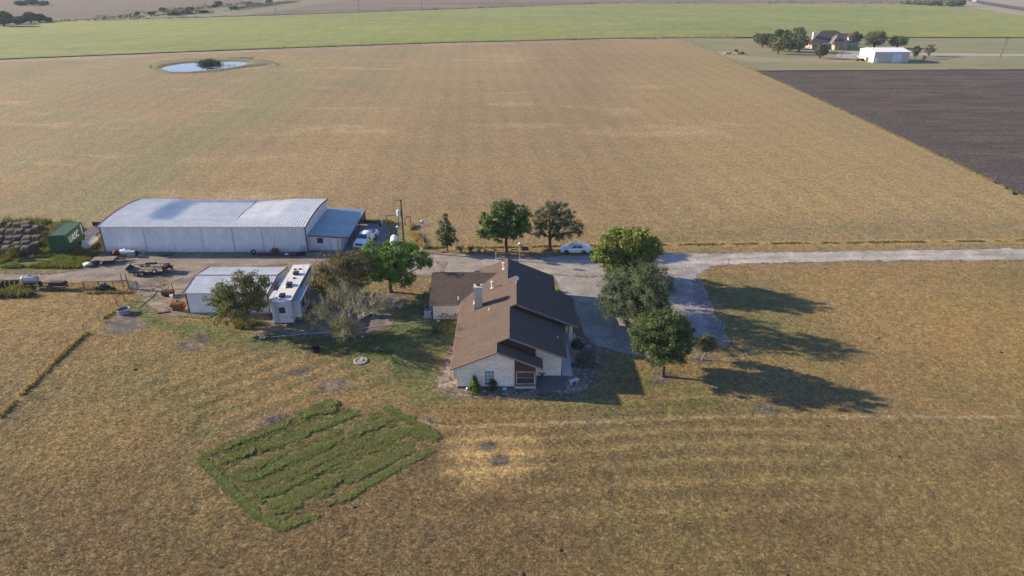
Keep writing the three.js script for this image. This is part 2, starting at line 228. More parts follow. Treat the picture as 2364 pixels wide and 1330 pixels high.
function grassColour(x, z, near = true) {
  const a = fbm(x * 0.022 + 3, z * 0.03 + 7, 4), b = fbm(x * 0.09 + 31, z * 0.12, 4), c = fbm(x * 0.33, z * 0.5 + 55, 3);
  let k = mix3(TAN, BROWN, 0.85 * sst(0.38, 0.68, 0.55 * a + 0.45 * b));
  k = mix3(k, GOLD, 0.5 * sst(0.5, 0.75, b * 0.7 + c * 0.3));
  k = mix3(k, OLIVE, 0.6 * sst(0.46, 0.68, 0.55 * fbm(x * 0.04 + 90, z * 0.07 + 11, 3) + 0.45 * fbm(x * 0.2 + 9, z * 0.3 + 11, 3)));
  k = mix3(k, GREY, 0.3 * sst(0.52, 0.75, fbm(x * 0.14 + 70, z * 0.2 + 21, 3)));
  if (z < -108) {                                                 // the wide pasture beyond the farm: drill rows, long pale swaths, worn patches, a greener tongue on the left
    const far = sst(-108, -122, z), sw = fbm(x * 0.008, z * 0.06 + 4, 3), row = Math.sin((x - 0.06 * z) * 1.05 + 1.2 * fbm(x * 0.03, z * 0.02, 2)), wide = fbm(x * 0.05 + 3, z * 0.006, 3);
    k = mix3(k, [0.302, 0.2, 0.08], 0.72 * far); k = mix3(k, [0.255, 0.168, 0.076], far * 0.6 * sst(0.42, 0.62, sw));
    k = mix3(k, [0.215, 0.182, 0.072], far * 0.7 * sst(-30, -85, x + 0.25 * (z + 200) + 50 * (a - 0.5)) * sst(0.36, 0.58, b));
    k = mix3(k, [0.306, 0.215, 0.073], far * 0.6 * sst(5, 60, x + (z + 130) * 0.15));
    k = mix3(k, [0.36, 0.255, 0.115], far * 0.7 * sst(0.62, 0.74, fbm(x * 0.035 + 11, z * 0.11 + 5, 4)) * sst(0.4, 0.6, sw + a - 0.5));
    const sd = sdLine(x, z, swale); k = mix3(k, [0.215, 0.19, 0.068], far * 0.75 * sst(13, 3, sd + 14 * (b - 0.5) + 6 * (c - 0.5)));
    for (const [p, rx] of pale) { const d = Math.hypot((x - p.x) / rx, (z - p.z) / (rx * 0.45)); if (d < 1.6) k = mix3(k, [0.37, 0.27, 0.125], far * 0.7 * sst(1.25, 0.3, d + 1.4 * (c - 0.5) + (b - 0.5))); }
    const m = 1 + far * (0.06 * row + 0.35 * (wide - 0.5)); k = k.map((v) => v * m);
  }
  if (near) {
    const e = (c - 0.5) * 3 + (b - 0.5) * 4;
    const th = sdPoly(x, z, gNearFade); if (th < 2) k = mix3(k, mix3(mix3([0.222, 0.168, 0.066], [0.2, 0.14, 0.06], sst(0.35, 0.65, b)), [0.27, 0.187, 0.075], 0.6 * sst(0.5, 0.7, a * 0.5 + c * 0.5)), 0.85 * sst(1.5, -2.5, th + e * 0.9));  // foreground grass: brown-olive tone, darkened in the colour for vignette and haze fade
    const ds = sdPoly(x, z, gStripe); if (ds < 2) { const q = (x - rowA.x) * rowN[0] + (z - rowA.z) * rowN[1], u = Math.sin(q * 2.5 + 0.9 * (b - 0.5)); k = mix3(k, u > 0 ? [0.33, 0.225, 0.085] : [0.15, 0.14, 0.05], 0.6 * sst(0.15, 0.8, Math.abs(u)) * sst(1, -2, ds + e)); }
    for (const [P, s, soft] of lawns) { const d = sdPoly(x, z, P); if (d < soft * 2) k = mix3(k, mix3(GREEN, [0.15, 0.165, 0.045], sst(0.3, 0.7, c)), s * sst(soft, -soft, d + e * 0.6) * mix(0.55, 1, sst(0.25, 0.6, fbm(x * 0.5 + 5, z * 0.7, 3)))); }
    for (const [p, r, s] of gold) { const d = Math.hypot(x - p.x, z - p.z); if (d < r * 1.6) k = mix3(k, s === 1 ? [0.43, 0.305, 0.13] : GOLD, s * 0.9 * sst(r * 1.3, r * 0.3, d + e * 0.5)); }
    for (const [p, r] of bare) { const d = Math.hypot(x - p.x, (z - p.z) * 1.2); if (d < r * 2) k = mix3(k, mix3(SOIL, GREY, sst(0.35, 0.6, c)), 0.85 * sst(r * 1.15, r * 0.5, d + e * 0.25)); }
    if (z > -68) { const d = sdLine(x, z, path); k = mix3(k, [0.36, 0.26, 0.13], 0.38 * sst(0.42, 0.1, d + 0.5 * (fbm(x * 0.8, z * 0.8, 3) - 0.42))); const q = z - pathZ(x) + 0.9 * (fbm(x * 0.07, z * 0.1, 2) - 0.5), fx = sst(-10, -4, x) * sst(44, 16, x + 8 * (b - 0.5)); for (const [o, w, g] of mowLines) k = k.map((v) => v * (1 + g * fx * Math.exp(-(((q - o) / w) ** 2)))); }
    const dl = sdLine(x, z, fenceLeft); if (dl < 3) k = mix3(k, [0.33, 0.235, 0.08], 0.7 * sst(1.0, 0.2, dl + e * 0.25));
    const dr = sdLine(x, z, fenceRoad); if (dr < 3) k = mix3(k, [0.36, 0.25, 0.085], 0.8 * sst(1.6, 0.3, dr + e * 0.2));
    const pd = pavedSd(x, z); if (pd < 2.5) k = mix3(k, GREY, 0.55 * sst(1.1, -0.2, pd + e * 0.45));
  }
  const dd = sdLine(x, z, fenceDiag); if (dd < 4) k = mix3(k, [0.32, 0.23, 0.09], 0.6 * sst(1.1, 0.2, dd + (c - 0.5) * 2.4));
  return k;
}
const reliefNear = (x, z) => {
  const d = Math.min(pavedSd(x, z), houseSd(x, z) - 0.3); const k = sst(0, 2, d) * sst(-124, -112, z) * sst(-96, -90, x) * sst(96, 90, x) * sst(-26, -30, z);
  return k * (0.1 * (fbm(x * 0.55, z * 0.55, 2) - 0.55) + 0.055 * (vn(x * 1.9, z * 1.9) - 0.6)) - 0.012 * sst(0.6, 0, d);
};
{
  const g = new THREE.PlaneGeometry(9000, 7000, 1, 1).rotateX(-Math.PI / 2).translate(0, -0.4, -3000);
  const o = new THREE.Mesh(g, M(0.22, 0.18, 0.13, { roughness: 1 })); o.name = 'ground'; o.receiveShadow = true; o.userData = { kind: 'structure' }; scene.add(o);
}
const NEAR = [-100, 100, -128, -24];
const gPastEdge = G2([[-900, 174], [0, 141], [600, 117], [1000, 103], [1400, 92.5], [1566, 89]]);
const farPoly = [[-420, -20], ...[[-420, gPastEdge[0][1]]], ...gPastEdge, ...fenceDiag.slice(1), [300, -20]];
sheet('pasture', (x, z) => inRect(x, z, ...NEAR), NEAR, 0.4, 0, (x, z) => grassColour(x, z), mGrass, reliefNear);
sheet('pasture', (x, z) => Math.max(sdPoly(x, z, farPoly), -inRect(x, z, ...NEAR)), [-440, 320, -460, -12], 2, -0.004, (x, z) => grassColour(x, z, false), mGrass);
const roadMid = G2([[2900, 585], [2364, 587], [1900, 591], [1640, 600], [1400, 610], [1000, 606], [700, 604], [300, 615], [0, 638], [-300, 640]]);
const gravelColour = (x, z) => {
  const a = fbm(x * 0.12, z * 0.25, 4), w = sst(-40, 30, x + 10 * (a - 0.5)); let k = mix3([0.26, 0.215, 0.175], [0.44, 0.40, 0.36], w);
  k = mix3(k, [k[0] * 0.68, k[1] * 0.67, k[2] * 0.66], 0.7 * sst(0.5, 0.7, fbm(x * 0.25 + 8, z * 0.6, 4)));
  const d = fbm(x * 0.06 + 40, z * 0.9 + 3, 3); k = mix3(k, [k[0] * 1.22, k[1] * 1.2, k[2] * 1.18], 0.6 * sst(0.52, 0.68, d)); const rd = sdLine(x, z, roadMid) + 0.5 * (vn(x * 0.3, z * 0.3) - 0.5), tr = Math.exp(-(((rd - 0.85) / 0.38) ** 2)), crown = Math.exp(-((rd / 0.4) ** 2)) * sst(0.3, 0.6, a); k = mix3(k, [k[0] * 1.2, k[1] * 1.19, k[2] * 1.18], 0.7 * tr); k = mix3(k, [k[0] * 0.8, k[1] * 0.8, k[2] * 0.74], 0.7 * crown); return k;
};
sheet('gravel_road', (x, z) => Math.max(sdPoly(x, z, gRoad), -inRect(x, z, -62.3, -31.4, -112, -98.9)) + edgeNoise(x, z, 0.45), box2(gRoad, 2), 0.5, 0.004, gravelColour, mGravel);
sheet('gravel_driveway', (x, z) => Math.max(sdPoly(x, z, gDrive), -sdPoly(x, z, gIsland) - 0.2) + edgeNoise(x, z, 0.35), box2(gDrive, 2), 0.35, 0.010, (x, z) => { const k = 0.86 + 0.45 * (fbm(x * 0.3, z * 0.3, 4) - 0.5); return [0.40 * k, 0.372 * k, 0.345 * k]; }, mGravel);
sheet('dirt_yard', (x, z) => sdPoly(x, z, gYard) + edgeNoise(x, z, 0.8), box2(gYard, 2), 0.35, 0.008, (x, z) => { const b = fbm(x * 0.5, z * 0.6, 4); return mix3(mix3([0.31, 0.245, 0.185], [0.17, 0.14, 0.115], sst(0.42, 0.66, b)), [0.2, 0.2, 0.08], 0.5 * sst(0.58, 0.7, fbm(x * 0.3 + 60, z * 0.3, 3))); }, mGravel);
sheet('mulch_bed', (x, z) => Math.max(sdPoly(x, z, gMulch), 0) + (sdPoly(x, z, gMulch) < 0 ? sdPoly(x, z, gMulch) : 0) + edgeNoise(x, z, 0.3), box2(gMulch, 1), 0.22, 0.010, (x, z) => { const b = fbm(x * 1.4, z * 1.4, 3), s = hash(Math.round(x * 5), Math.round(z * 5)); return mix3(mix3([0.30, 0.225, 0.17], [0.13, 0.1, 0.085], sst(0.35, 0.65, b)), [0.5, 0.43, 0.36], sst(0.72, 0.95, s)); }, mGravel);
sheet('burn_patch', (x, z) => sdPoly(x, z, gBurn) + edgeNoise(x, z, 1.6), box2(gBurn, 2), 0.25, 0.006, (x, z) => { const b = fbm(x * 1.2, z * 1.2, 3); return mix3([0.165, 0.145, 0.125], [0.1, 0.092, 0.085], sst(0.35, 0.65, b)); }, mGravel, (x, z) => -0.0);
sheet('tree_island', (x, z) => sdPoly(x, z, gIsland) + edgeNoise(x, z, 0.3), box2(gIsland, 1), 0.3, 0.006, (x, z) => mix3([0.2, 0.15, 0.11], [0.12, 0.1, 0.08], fbm(x * 1.3, z * 1.3, 3)), mGravel);
sheet('rock_border', (x, z) => sdLine(x, z, driveEdge.slice(0, 5)) - 0.95 + edgeNoise(x, z, 0.7), box2(driveEdge, 3), 0.22, 0.014, (x, z) => { const s = hash(Math.round(x * 4), Math.round(z * 4)); return mix3([0.23, 0.19, 0.165], [0.36, 0.31, 0.28], s); }, mGravel);
sheet('concrete_slab', (x, z) => sdPoly(x, z, gConcrete) + edgeNoise(x, z, 0.2), box2(gConcrete, 1), 0.5, 0.012, (x, z) => { const k = 0.85 + 0.4 * (fbm(x * 0.5, z * 0.5, 4) - 0.5); return [0.33 * k, 0.30 * k, 0.27 * k]; }, mGravel);
sheet('plowed_field', (x, z) => sdPoly(x, z, gPlow) + edgeNoise(x, z, 0.8), box2(gPlow, 3), 1.25, 0.0, (x, z) => { const a = fbm(x * 0.02, z * 0.09, 4), b = fbm(x * 0.1 + 9, z * 0.4, 3), d = sdLine(x, z, fenceDiag); const f = fbm(x * 0.03 + 2, z * 1.1, 3); return mix3(mix3(mix3(mix3([0.062, 0.046, 0.038], [0.046, 0.037, 0.033], a), [0.125, 0.086, 0.058], 0.75 * sst(0.45, 0.68, b)), [0.15, 0.105, 0.07], 0.55 * sst(0.52, 0.68, f)), [0.075, 0.064, 0.06], 0.7 * sst(16, 4, d + 8 * (b - 0.5))); }, mSoil);
sheet('mown_lawn', (x, z) => sdPoly(x, z, gFarLawn) + edgeNoise(x, z, 0.6), box2(gFarLawn, 3), 3, -0.012, (x, z) => { const a = fbm(x * 0.03, z * 0.06, 4), b = fbm(x * 0.1, z * 0.2, 3); const dry = Math.hypot((x - 140) / 42, (z + 352) / 26); return mix3(mix3(mix3([0.2, 0.2, 0.085], [0.25, 0.21, 0.1], sst(0.4, 0.65, a)), [0.15, 0.17, 0.06], 0.6 * sst(0.5, 0.7, b)), [0.33, 0.24, 0.14], 0.75 * sst(1.15, 0.85, dry + (b - 0.5) * 0.5) * sst(0.3, 0.5, a)); }, mGrass);
sheet('farm_lane', (x, z) => sdPoly(x, z, gTrack) + edgeNoise(x, z, 0.8), box2(gTrack, 3), 2, 0.004, (x, z) => { const b = fbm(x * 0.05, z * 0.3, 4); return mix3([0.33, 0.26, 0.175], [0.22, 0.16, 0.1], sst(0.4, 0.65, b)); }, mGravel);
sheet('gravel_lane', (x, z) => sdPoly(x, z, gFarDrive) + edgeNoise(x, z, 0.5), box2(gFarDrive, 3), 1.5, 0.002, (x, z) => { const b = fbm(x * 0.2, z * 0.4, 3); return mix3([0.46, 0.42, 0.37], [0.33, 0.3, 0.26], b); }, mGravel);
sheet('crop_field', (x, z) => sdPoly(x, z, gCrop), box2(gCrop, 6), 5, 0.45, (x, z) => { const a = fbm(x * 0.006, z * 0.01, 4), b = fbm(x * 0.03 + 5, z * 0.06, 4), s = fbm(x * 0.004 + 1, z * 0.12, 3); let k = mix3([0.2, 0.222, 0.022], [0.152, 0.187, 0.022], sst(0.35, 0.65, a)); k = mix3(k, [0.26, 0.235, 0.06], 0.6 * sst(0.5, 0.72, b)); k = mix3(k, [0.17, 0.215, 0.045], 0.6 * sst(0.5, 0.65, s)); return k; }, mCrop, (x, z) => -0.45 * sst(-1, 1, sdPoly(x, z, gCrop)));
// ================================================================ BUILDINGS
const texShingle = tile(512, 4, (x, y) => { const row = Math.floor(y / 20), off = hash(row, 3) * 40, tab = hash(Math.floor((x + off) / 32) % 16, row), e = (y % 20) < 3 ? -0.12 : 0, n = hash(x, y) - 0.5, b = pn(x, y, 512, 6, 3) - 0.5; const k = 0.72 + 0.1 * (tab - 0.5) + e * 0.7 + 0.07 * n + 0.12 * b; return [k, k * 0.985, k * 0.97]; });
const texShingleBump = tile(512, 4, (x, y) => { const row = Math.floor(y / 20), off = hash(row, 3) * 40; return [0.35 + 0.4 * hash(Math.floor((x + off) / 32) % 16, row) * ((y % 20) / 20) + 0.25 * hash(x, y)]; }, false);
const texBrick = tile(512, 2.4, (x, y) => { const row = Math.floor(y / 17), off = (row % 2) * 26, bx = Math.floor((x + off) / 51.2), joint = (y % 17) < 3 || ((x + off) % 51.2) < 3, t = hash(bx % 10, row), n = hash(x, y) - 0.5, b = pn(x, y, 512, 5, 3) - 0.5; const k = (joint ? 0.72 : 0.92 + 0.16 * (t - 0.5)) + 0.08 * n + 0.1 * b; return [k, k * (0.985 - 0.03 * t), k * (0.955 - 0.06 * t)]; });
const texMetal = tile(512, 6, (x, y) => { const a = pn(x, y, 512, 5, 4), s = pn(x, (y * 0.06) | 0, 512, 40, 2), k = 0.86 + 0.14 * (a - 0.5) + 0.1 * (s - 0.5) + 0.03 * (hash(x, y) - 0.5), r = sst(0.62, 0.8, 0.5 * a + 0.5 * s) * 0.12; return [k - r * 0.3, k - r, k - r * 1.5]; });
const texRust = tile(256, 1.5, (x, y) => { const a = pn(x, y, 256, 6, 4), b = pn(x + 50, y, 256, 20, 2), k = 0.7 + 0.5 * (a - 0.5) + 0.3 * (b - 0.5); return [k, k * (0.86 + 0.2 * (b - 0.5)), k * (0.75 + 0.3 * (b - 0.5))]; });
const texWood = tile(256, 2, (x, y) => { const s = pn(x, y * 0.08 | 0, 256, 32, 3), k = 0.75 + 0.4 * (s - 0.5) + 0.1 * (hash(x, y) - 0.5); return [k, k * 0.97, k * 0.93]; });
const mShingle = M(0.188, 0.13, 0.1, { map: texShingle, bumpMap: texShingleBump, bumpScale: 0.02, roughness: 0.95 });
const mBrick = M(0.98, 0.93, 0.85, { map: texBrick, roughness: 0.95 });
const mChimBrick = M(0.62, 0.57, 0.52, { map: texBrick, roughness: 0.95 });
const mSiding = M(0.115, 0.068, 0.052, { roughness: 0.8, map: texWood });
const mFascia = M(0.27, 0.19, 0.155, { roughness: 0.7 });
const mTrim = M(0.55, 0.43, 0.36, { roughness: 0.6 });
const mWhite = M(0.74, 0.74, 0.72, { roughness: 0.55 });
const mWhiteMetal = M(0.95, 0.955, 0.95, { map: texMetal, roughness: 0.5, metalness: 0.0 });
const mGalv = M(0.78, 0.79, 0.79, { map: texMetal, roughness: 0.7, metalness: 0.0 });
const mGalvDull = M(0.4, 0.5, 0.53, { map: texMetal, roughness: 0.5, metalness: 0.5 });
const mRed = M(0.16, 0.035, 0.03, { roughness: 0.6 });
const mMaroon = M(0.13, 0.055, 0.05, { roughness: 0.6 });
const mDark = M(0.02, 0.02, 0.022, { roughness: 0.6 });
const mBlack = M(0.012, 0.012, 0.013, { roughness: 0.55 });
const mSteel = M(0.3, 0.3, 0.31, { roughness: 0.4, metalness: 0.7 });
const mConc = M(0.42, 0.40, 0.37, { roughness: 0.95 });
const mGlass = MP(0.03, 0.04, 0.05, { roughness: 0.06, specularIntensity: 1, clearcoat: 0.6 });
const mGlassPale = MP(0.16, 0.24, 0.26, { roughness: 0.08 });
const mWood = M(0.22, 0.16, 0.11, { map: texWood });
const mPole = M(0.17, 0.125, 0.09, { map: texWood });
const mRust = M(0.34, 0.125, 0.055, { map: texRust, roughness: 0.9 });
const mTyre = M(0.018, 0.018, 0.019, { roughness: 0.9 });

// ribbed metal sheet in x,y (facing +z), rib pitch p; top(x) is its upper edge
function ribWall(x0, x1, top, pitch = 0.3, depth = 0.035, y0 = 0) {
  const v = [], prof = [[0, 0], [0.55, 0], [0.66, 1], [0.88, 1], [1, 0]]; const pts = [];
  const n = Math.max(1, Math.round((x1 - x0) / pitch)), p = (x1 - x0) / n;
  for (let i = 0; i < n; i++) for (let k = 0; k < 4; k++) pts.push([x0 + (i + prof[k][0]) * p, prof[k][1] * depth]);
  pts.push([x1, 0]);
  const t = typeof top === 'function' ? top : () => top;
  for (let i = 0; i + 1 < pts.length; i++) { const [a, da] = pts[i], [b, db] = pts[i + 1], ta = t(a), tb = t(b); v.push(a, y0, da, b, y0, db, b, tb, db, a, y0, da, b, tb, db, a, ta, da); }
  const g = new THREE.BufferGeometry(); g.setAttribute('position', new THREE.Float32BufferAttribute(v, 3)); g.computeVertexNormals(); return g;
}
// ribbed roof over x0..x1, ribs running along z, height from f(x, z)
function ribRoof(x0, x1, z0, z1, f, pitch = 0.32, depth = 0.045, rows = 24) {
  const prof = [[0, 0], [0.5, 0], [0.64, 1], [0.86, 1]], n = Math.round((x1 - x0) / pitch), p = (x1 - x0) / n, xs = [];
  for (let i = 0; i < n; i++) for (const [u, h] of prof) xs.push([x0 + (i + u) * p, h * depth]); xs.push([x1, 0]);
  const v = [], P = (i, j) => { const x = xs[i][0], z = z0 + (z1 - z0) * j / rows; return [x, f(x, z) + xs[i][1], z]; };
  for (let i = 0; i + 1 < xs.length; i++) for (let j = 0; j < rows; j++) { const a = P(i, j), b = P(i + 1, j), c = P(i + 1, j + 1), d = P(i, j + 1); v.push(...a, ...b, ...c, ...a, ...c, ...d); }
  const g = new THREE.BufferGeometry(); g.setAttribute('position', new THREE.Float32BufferAttribute(v, 3)); g.computeVertexNormals(); return g;
}
function windowPart(parent, w, h, x, y, z, ry, o = {}) {           // framed window with panes as sub-parts
  const win = put('window', [B(w + 0.12, 0.07, 0.09, 0, h / 2 + 0.035, 0), B(w + 0.16, 0.07, 0.13, 0, -h / 2 - 0.035, 0), B(0.07, h, 0.09, -w / 2 - 0.035, 0, 0), B(0.07, h, 0.09, w / 2 + 0.035, 0, 0), ...(o.bars ?? [])], o.frame ?? mTrim, parent);
  win.position.set(x, y, z); win.rotation.y = ry ?? 0;
  const nx = o.nx ?? 1, ny = o.ny ?? 2, pw = w / nx, ph = h / ny;
  for (let i = 0; i < nx; i++) for (let j = 0; j < ny; j++) put('pane', B(pw - 0.035, ph - 0.035, 0.02, -w / 2 + (i + 0.5) * pw, -h / 2 + (j + 0.5) * ph, -0.005), o.glass ?? mGlass, win);
  if (nx + ny > 2) { const bars = []; for (let i = 1; i < nx; i++) bars.push(B(0.035, h, 0.05, -w / 2 + i * pw, 0, 0.003)); for (let j = 1; j < ny; j++) bars.push(B(w, 0.035, 0.052, 0, -h / 2 + j * ph, 0.004)); put('mullion', bars, o.frame ?? mTrim, win); }
  return win;
}
// ---------------------------------------------------------------- the brick house with the stepped brown roof
{
  const Z0 = -72, h = thing('ranch_house', 'white brick ranch house with stepped brown shingle roof and tall chimney', 'house', [0, 0, Z0]);
  const S = 0.4188, L = (x) => 2.6 + S * (x + 6.3), XE = -6.3, th = 0.16;
  const sec = [['A', -60.6, -62.6, -1.54, 3.15], ['B', -62.6, -69.8, -0.26, 5.78], ['C', -69.8, -77.7, 0.52, 7.55], ['D', -77.7, -84.2, -0.52, 5.5]];
  for (const [, z0, z1, xr, xe] of sec) {
    const yr = L(xr), ye = yr - S * 0.985 * (xe - xr), a = z0 - Z0, b = z1 - Z0;
    put('roof_plane', slab([[XE, L(XE), a], [xr, yr, a], [xr, yr, b], [XE, L(XE), b]], th), mShingle, h);
    put('roof_plane', slab([[xr + 0.002, yr, a], [xe, ye, a], [xe, ye, b], [xr + 0.002, yr, b]], th), mShingle, h);
    put('ridge_cap', [T([xr, yr + 0.0, a - 0.01], [xr, yr + 0.0, b + 0.01], 0.05, 0.05, 5)], mShingle, h);
    put('fascia', [slab([[xe + 0.002, ye + 0.01, a], [xe + 0.035, ye - 0.005, a], [xe + 0.035, ye - 0.005, b], [xe + 0.002, ye + 0.01, b]], 0.2), slab([[xr, yr + 0.01, a + 0.002], [xr, yr + 0.01, a + 0.045], [xe, ye + 0.01, a + 0.045], [xe, ye + 0.01, a + 0.002]], 0.2)], mFascia, h);
  }
  put('fascia', [slab([[XE - 0.035, L(XE) - 0.005, 11.4], [XE - 0.002, L(XE) + 0.01, 11.4], [XE - 0.002, L(XE) + 0.01, -3.8], [XE - 0.035, L(XE) - 0.005, -3.8]], 0.2), slab([[XE, L(XE) + 0.01, 11.402], [XE, L(XE) + 0.01, 11.445], [-1.54, L(-1.54) + 0.01, 11.445], [-1.54, L(-1.54) + 0.01, 11.402]], 0.2)], mFascia, h);
  // walls
  const zf = (z) => z - Z0, pr = (pts, d, z) => prism(pts, d).translate(0, 0, z);
  put('gable_wall', pr([[-5.7, 0], [0.22, 0], [0.22, 3.66], [-1.0, 4.1], [-2.1, 4.1], [-5.7, 2.66]], 0.2, zf(-61.2)), mBrick, h);
  put('gable_vent', pr([[-2.1, 4.09], [-1.0, 4.09], [-1.54, 4.4]], 0.12, zf(-61.18)), mDark, h);
  put('foundation', [B(5.9, 0.22, 0.03, -2.74, 0.11, zf(-61.085))], mMaroon, h);
  put('siding_panel', pr([[0.22, 0.32], [2.49, 0.32], [2.49, 2.82], [0.22, 3.66]], 0.16, zf(-61.12)), mSiding, h);
  put('trim_board', B(0.07, 2.5, 0.05, 2.47, 1.57, zf(-61.03)), mTrim, h); put('trim_board', B(0.06, 2.95, 0.03, 0.25, 1.8, zf(-61.03)), mTrim, h);
  put('foundation', B(2.2, 0.3, 0.3, 1.36, 0.15, zf(-61.1)), mConc, h);
  put('wall', B(0.18, 2.7, 2.1, 2.4, 1.4, zf(-62.3)), mSiding, h);
  put('gable_wall', pr([[2.49, 0], [5.24, 0], [5.24, 2.62], [2.49, 3.78]], 0.2, zf(-63.5)), mBrick, h);
  put('gable_siding', pr([[-1.5, 2.8], [2.49, 2.5], [2.49, 3.78], [-0.26, 4.95], [-1.5, 4.42]], 0.16, zf(-63.1)), mSiding, h);
  put('gable_siding', pr([[-0.2, 2.7], [6.75, 2.42], [6.75, 2.55], [0.52, 5.25], [-0.2, 4.95]], 0.16, zf(-70.3)), mSiding, h);
  put('wall', [B(0.2, 2.62, 22.6, -5.6, 1.31, zf(-72.6))], mBrick, h);
  put('wall', [B(0.2, 2.45, 6.4, 5.14, 1.22, zf(-66.8))], mBrick, h);
  put('wall', [B(0.2, 2.4, 4.9, 6.6, 1.2, zf(-75.4)), B(1.5, 2.4, 0.2, 5.9, 1.2, zf(-73))], mBrick, h);
  put('wall', [B(0.2, 2.5, 6.2, 5.0, 1.25, zf(-81))], mBrick, h);
  put('gable_wall', pr([[-5.7, 0], [5.1, 0], [5.1, 2.6], [-0.5, 4.9], [-5.7, 2.66]], 0.2, zf(-84)), mBrick, h);
  put('porch_pillar', [B(0.42, 2.4, 0.42, 6.82, 1.2, zf(-70.75))], mBrick, h);
  put('porch_floor', B(3.0, 0.1, 3.0, 6.1, 0.07, zf(-71.2)), mConc, h);
  put('walkway', [B(1.1, 0.06, 6.4, 5.95, 0.05, zf(-66.6))], mConc, h);
  put('terrace', [B(3.0, 0.06, 2.6, 4.1, 0.045, zf(-62.1))], M(0.13, 0.11, 0.1), h);
  const fd = put('door', B(0.95, 2.05, 0.06, 5.85, 1.12, zf(-72.87)), M(0.1, 0.05, 0.03), h); put('handle', B(0.05, 0.12, 0.06, 6.2, 1.1, zf(-72.82)), mSteel, fd);
  // wing
  put('roof_plane', slab([[-10.15, 2.42, zf(-75.85)], [-6.6, 2.44, zf(-75.85)], [-1.86, 4.47, zf(-80.8)], [-10.2, 4.47, zf(-80.8)]], th), mShingle, h);
  put('roof_plane', slab([[-10.2, 4.47, zf(-80.803)], [-1.86, 4.47, zf(-80.803)], [-1.9, 2.42, zf(-85.7)], [-10.2, 2.42, zf(-85.7)]], th), mShingle, h);
  put('fascia', [slab([[-10.15, 2.41, zf(-75.845)], [-6.62, 2.43, zf(-75.845)], [-6.62, 2.43, zf(-75.81)], [-10.15, 2.41, zf(-75.81)]].reverse(), 0.18)], mFascia, h);
  put('wall', [B(4.1, 2.42, 0.2, -7.7, 1.21, zf(-76.65)), prism([[zf(-76.7), 0], [zf(-85), 0], [zf(-85), 2.4], [zf(-80.8), 4.15], [zf(-76.7), 2.45]].map(([a, b]) => [-a, b]), 0.2).rotateY(Math.PI / 2).translate(-9.7, 0, 0)], mBrick, h);
  put('wall', [B(8.4, 2.4, 0.2, -5.6, 1.2, zf(-85.1))], mBrick, h);
  put('bay_roof', lathe([[0.001, 0.5], [1.2, 0], [1.2, -0.1], [0.001, -0.1]], 8).scale(0.55, 1, 1).translate(-10.0, 2.35, zf(-80.6)), mShingle, h);
  put('bay_wall', lathe([[0.85, 0], [0.85, 2.2]], 8).scale(0.55, 1, 1).translate(-9.9, 0, zf(-80.6)), mBrick, h);
  // windows
  windowPart(h, 1.0, 1.75, -2.33, 1.25, zf(-61.085), 0, { frame: mWhite, glass: mGlassPale, nx: 3, ny: 4 });
  windowPart(h, 0.86, 1.36, 0.92, 1.3, zf(-61.02), 0, { frame: mTrim });
  windowPart(h, 0.86, 1.36, 1.86, 1.3, zf(-61.02), 0, { frame: mTrim });
  const bay = put('bay_window', [B(0.5, 0.08, 2.6, -5.95, 2.2, zf(-63.2)), B(0.5, 0.08, 2.6, -5.95, 0.55, zf(-63.2)), B(0.08, 1.6, 0.08, -6.16, 1.38, zf(-61.95)), B(0.08, 1.6, 0.08, -6.16, 1.38, zf(-63.2)), B(0.08, 1.6, 0.08, -6.16, 1.38, zf(-64.45))], mTrim, h);
  put('pane', [B(0.03, 1.55, 2.4, -6.15, 1.38, zf(-63.2)), B(0.4, 1.55, 0.03, -5.93, 1.38, zf(-61.95)), B(0.4, 1.55, 0.03, -5.93, 1.38, zf(-64.45))], mGlassPale, bay);
  windowPart(h, 1.4, 1.3, -5.71, 1.5, zf(-69), -Math.PI / 2, { frame: mWhite });
  windowPart(h, 0.9, 1.2, 5.26, 1.45, zf(-67), Math.PI / 2, { frame: mWhite });
  // chimney and the small things fixed on the roof
  const ch = put('chimney', B(0.92, 3.0, 0.92, -3.95, 4.45, zf(-73.0)), mChimBrick, h);
  put('chimney_cap', [B(1.02, 0.5, 1.02, -3.95, 6.0, zf(-73.0))], mConc, ch);
  put('flue', [T([-3.95, 6.25, zf(-73)], [-3.95, 6.4, zf(-73)], 0.16, 0.16, 10), B(0.5, 0.04, 0.3, -3.95, 6.42, zf(-73))], mDark, ch);
  put('flashing', [B(0.1, 0.9, 1.1, -4.47, 3.65, zf(-73))], mWhite, ch);
  for (const [x, z, hh] of [[-2.46, -76.75, 0.75], [-1.1, -81.2, 0.8], [-2.6, -70.9, 0.25]]) { const y = L(x); const v = put('vent_pipe', [T([x, y - 0.1, zf(z)], [x, y + hh, zf(z)], 0.07, 0.07, 8)], mWhite, h); if (hh > 0.5) { put('vent_cap', T([x, y + hh, zf(z)], [x, y + hh + 0.16, zf(z)], 0.15, 0.15, 10), mWhite, v); put('flashing', B(0.34, 0.03, 0.34, x, y + 0.03, zf(z), 0, 0, 0.4), mWhite, v); } }
  for (const [px, py] of [[1013, 648], [1077, 648], [1058, 690]]) { const s = (4.47 - 2.42) / 4.95; let p = at(px, py, 3.4); for (let i = 0; i < 6; i++) p = at(px, py, 2.42 + s * (-75.85 - p.z)); put('vent_pipe', T([p.x, p.y - 0.1, zf(p.z)], [p.x, p.y + 0.32, zf(p.z)], 0.06, 0.06, 8), mWhite, h); }
  put('vent_pipe', T([5.0, 2.75, zf(-66.5)], [5.0, 3.15, zf(-66.5)], 0.06, 0.06, 8), mWhite, h);
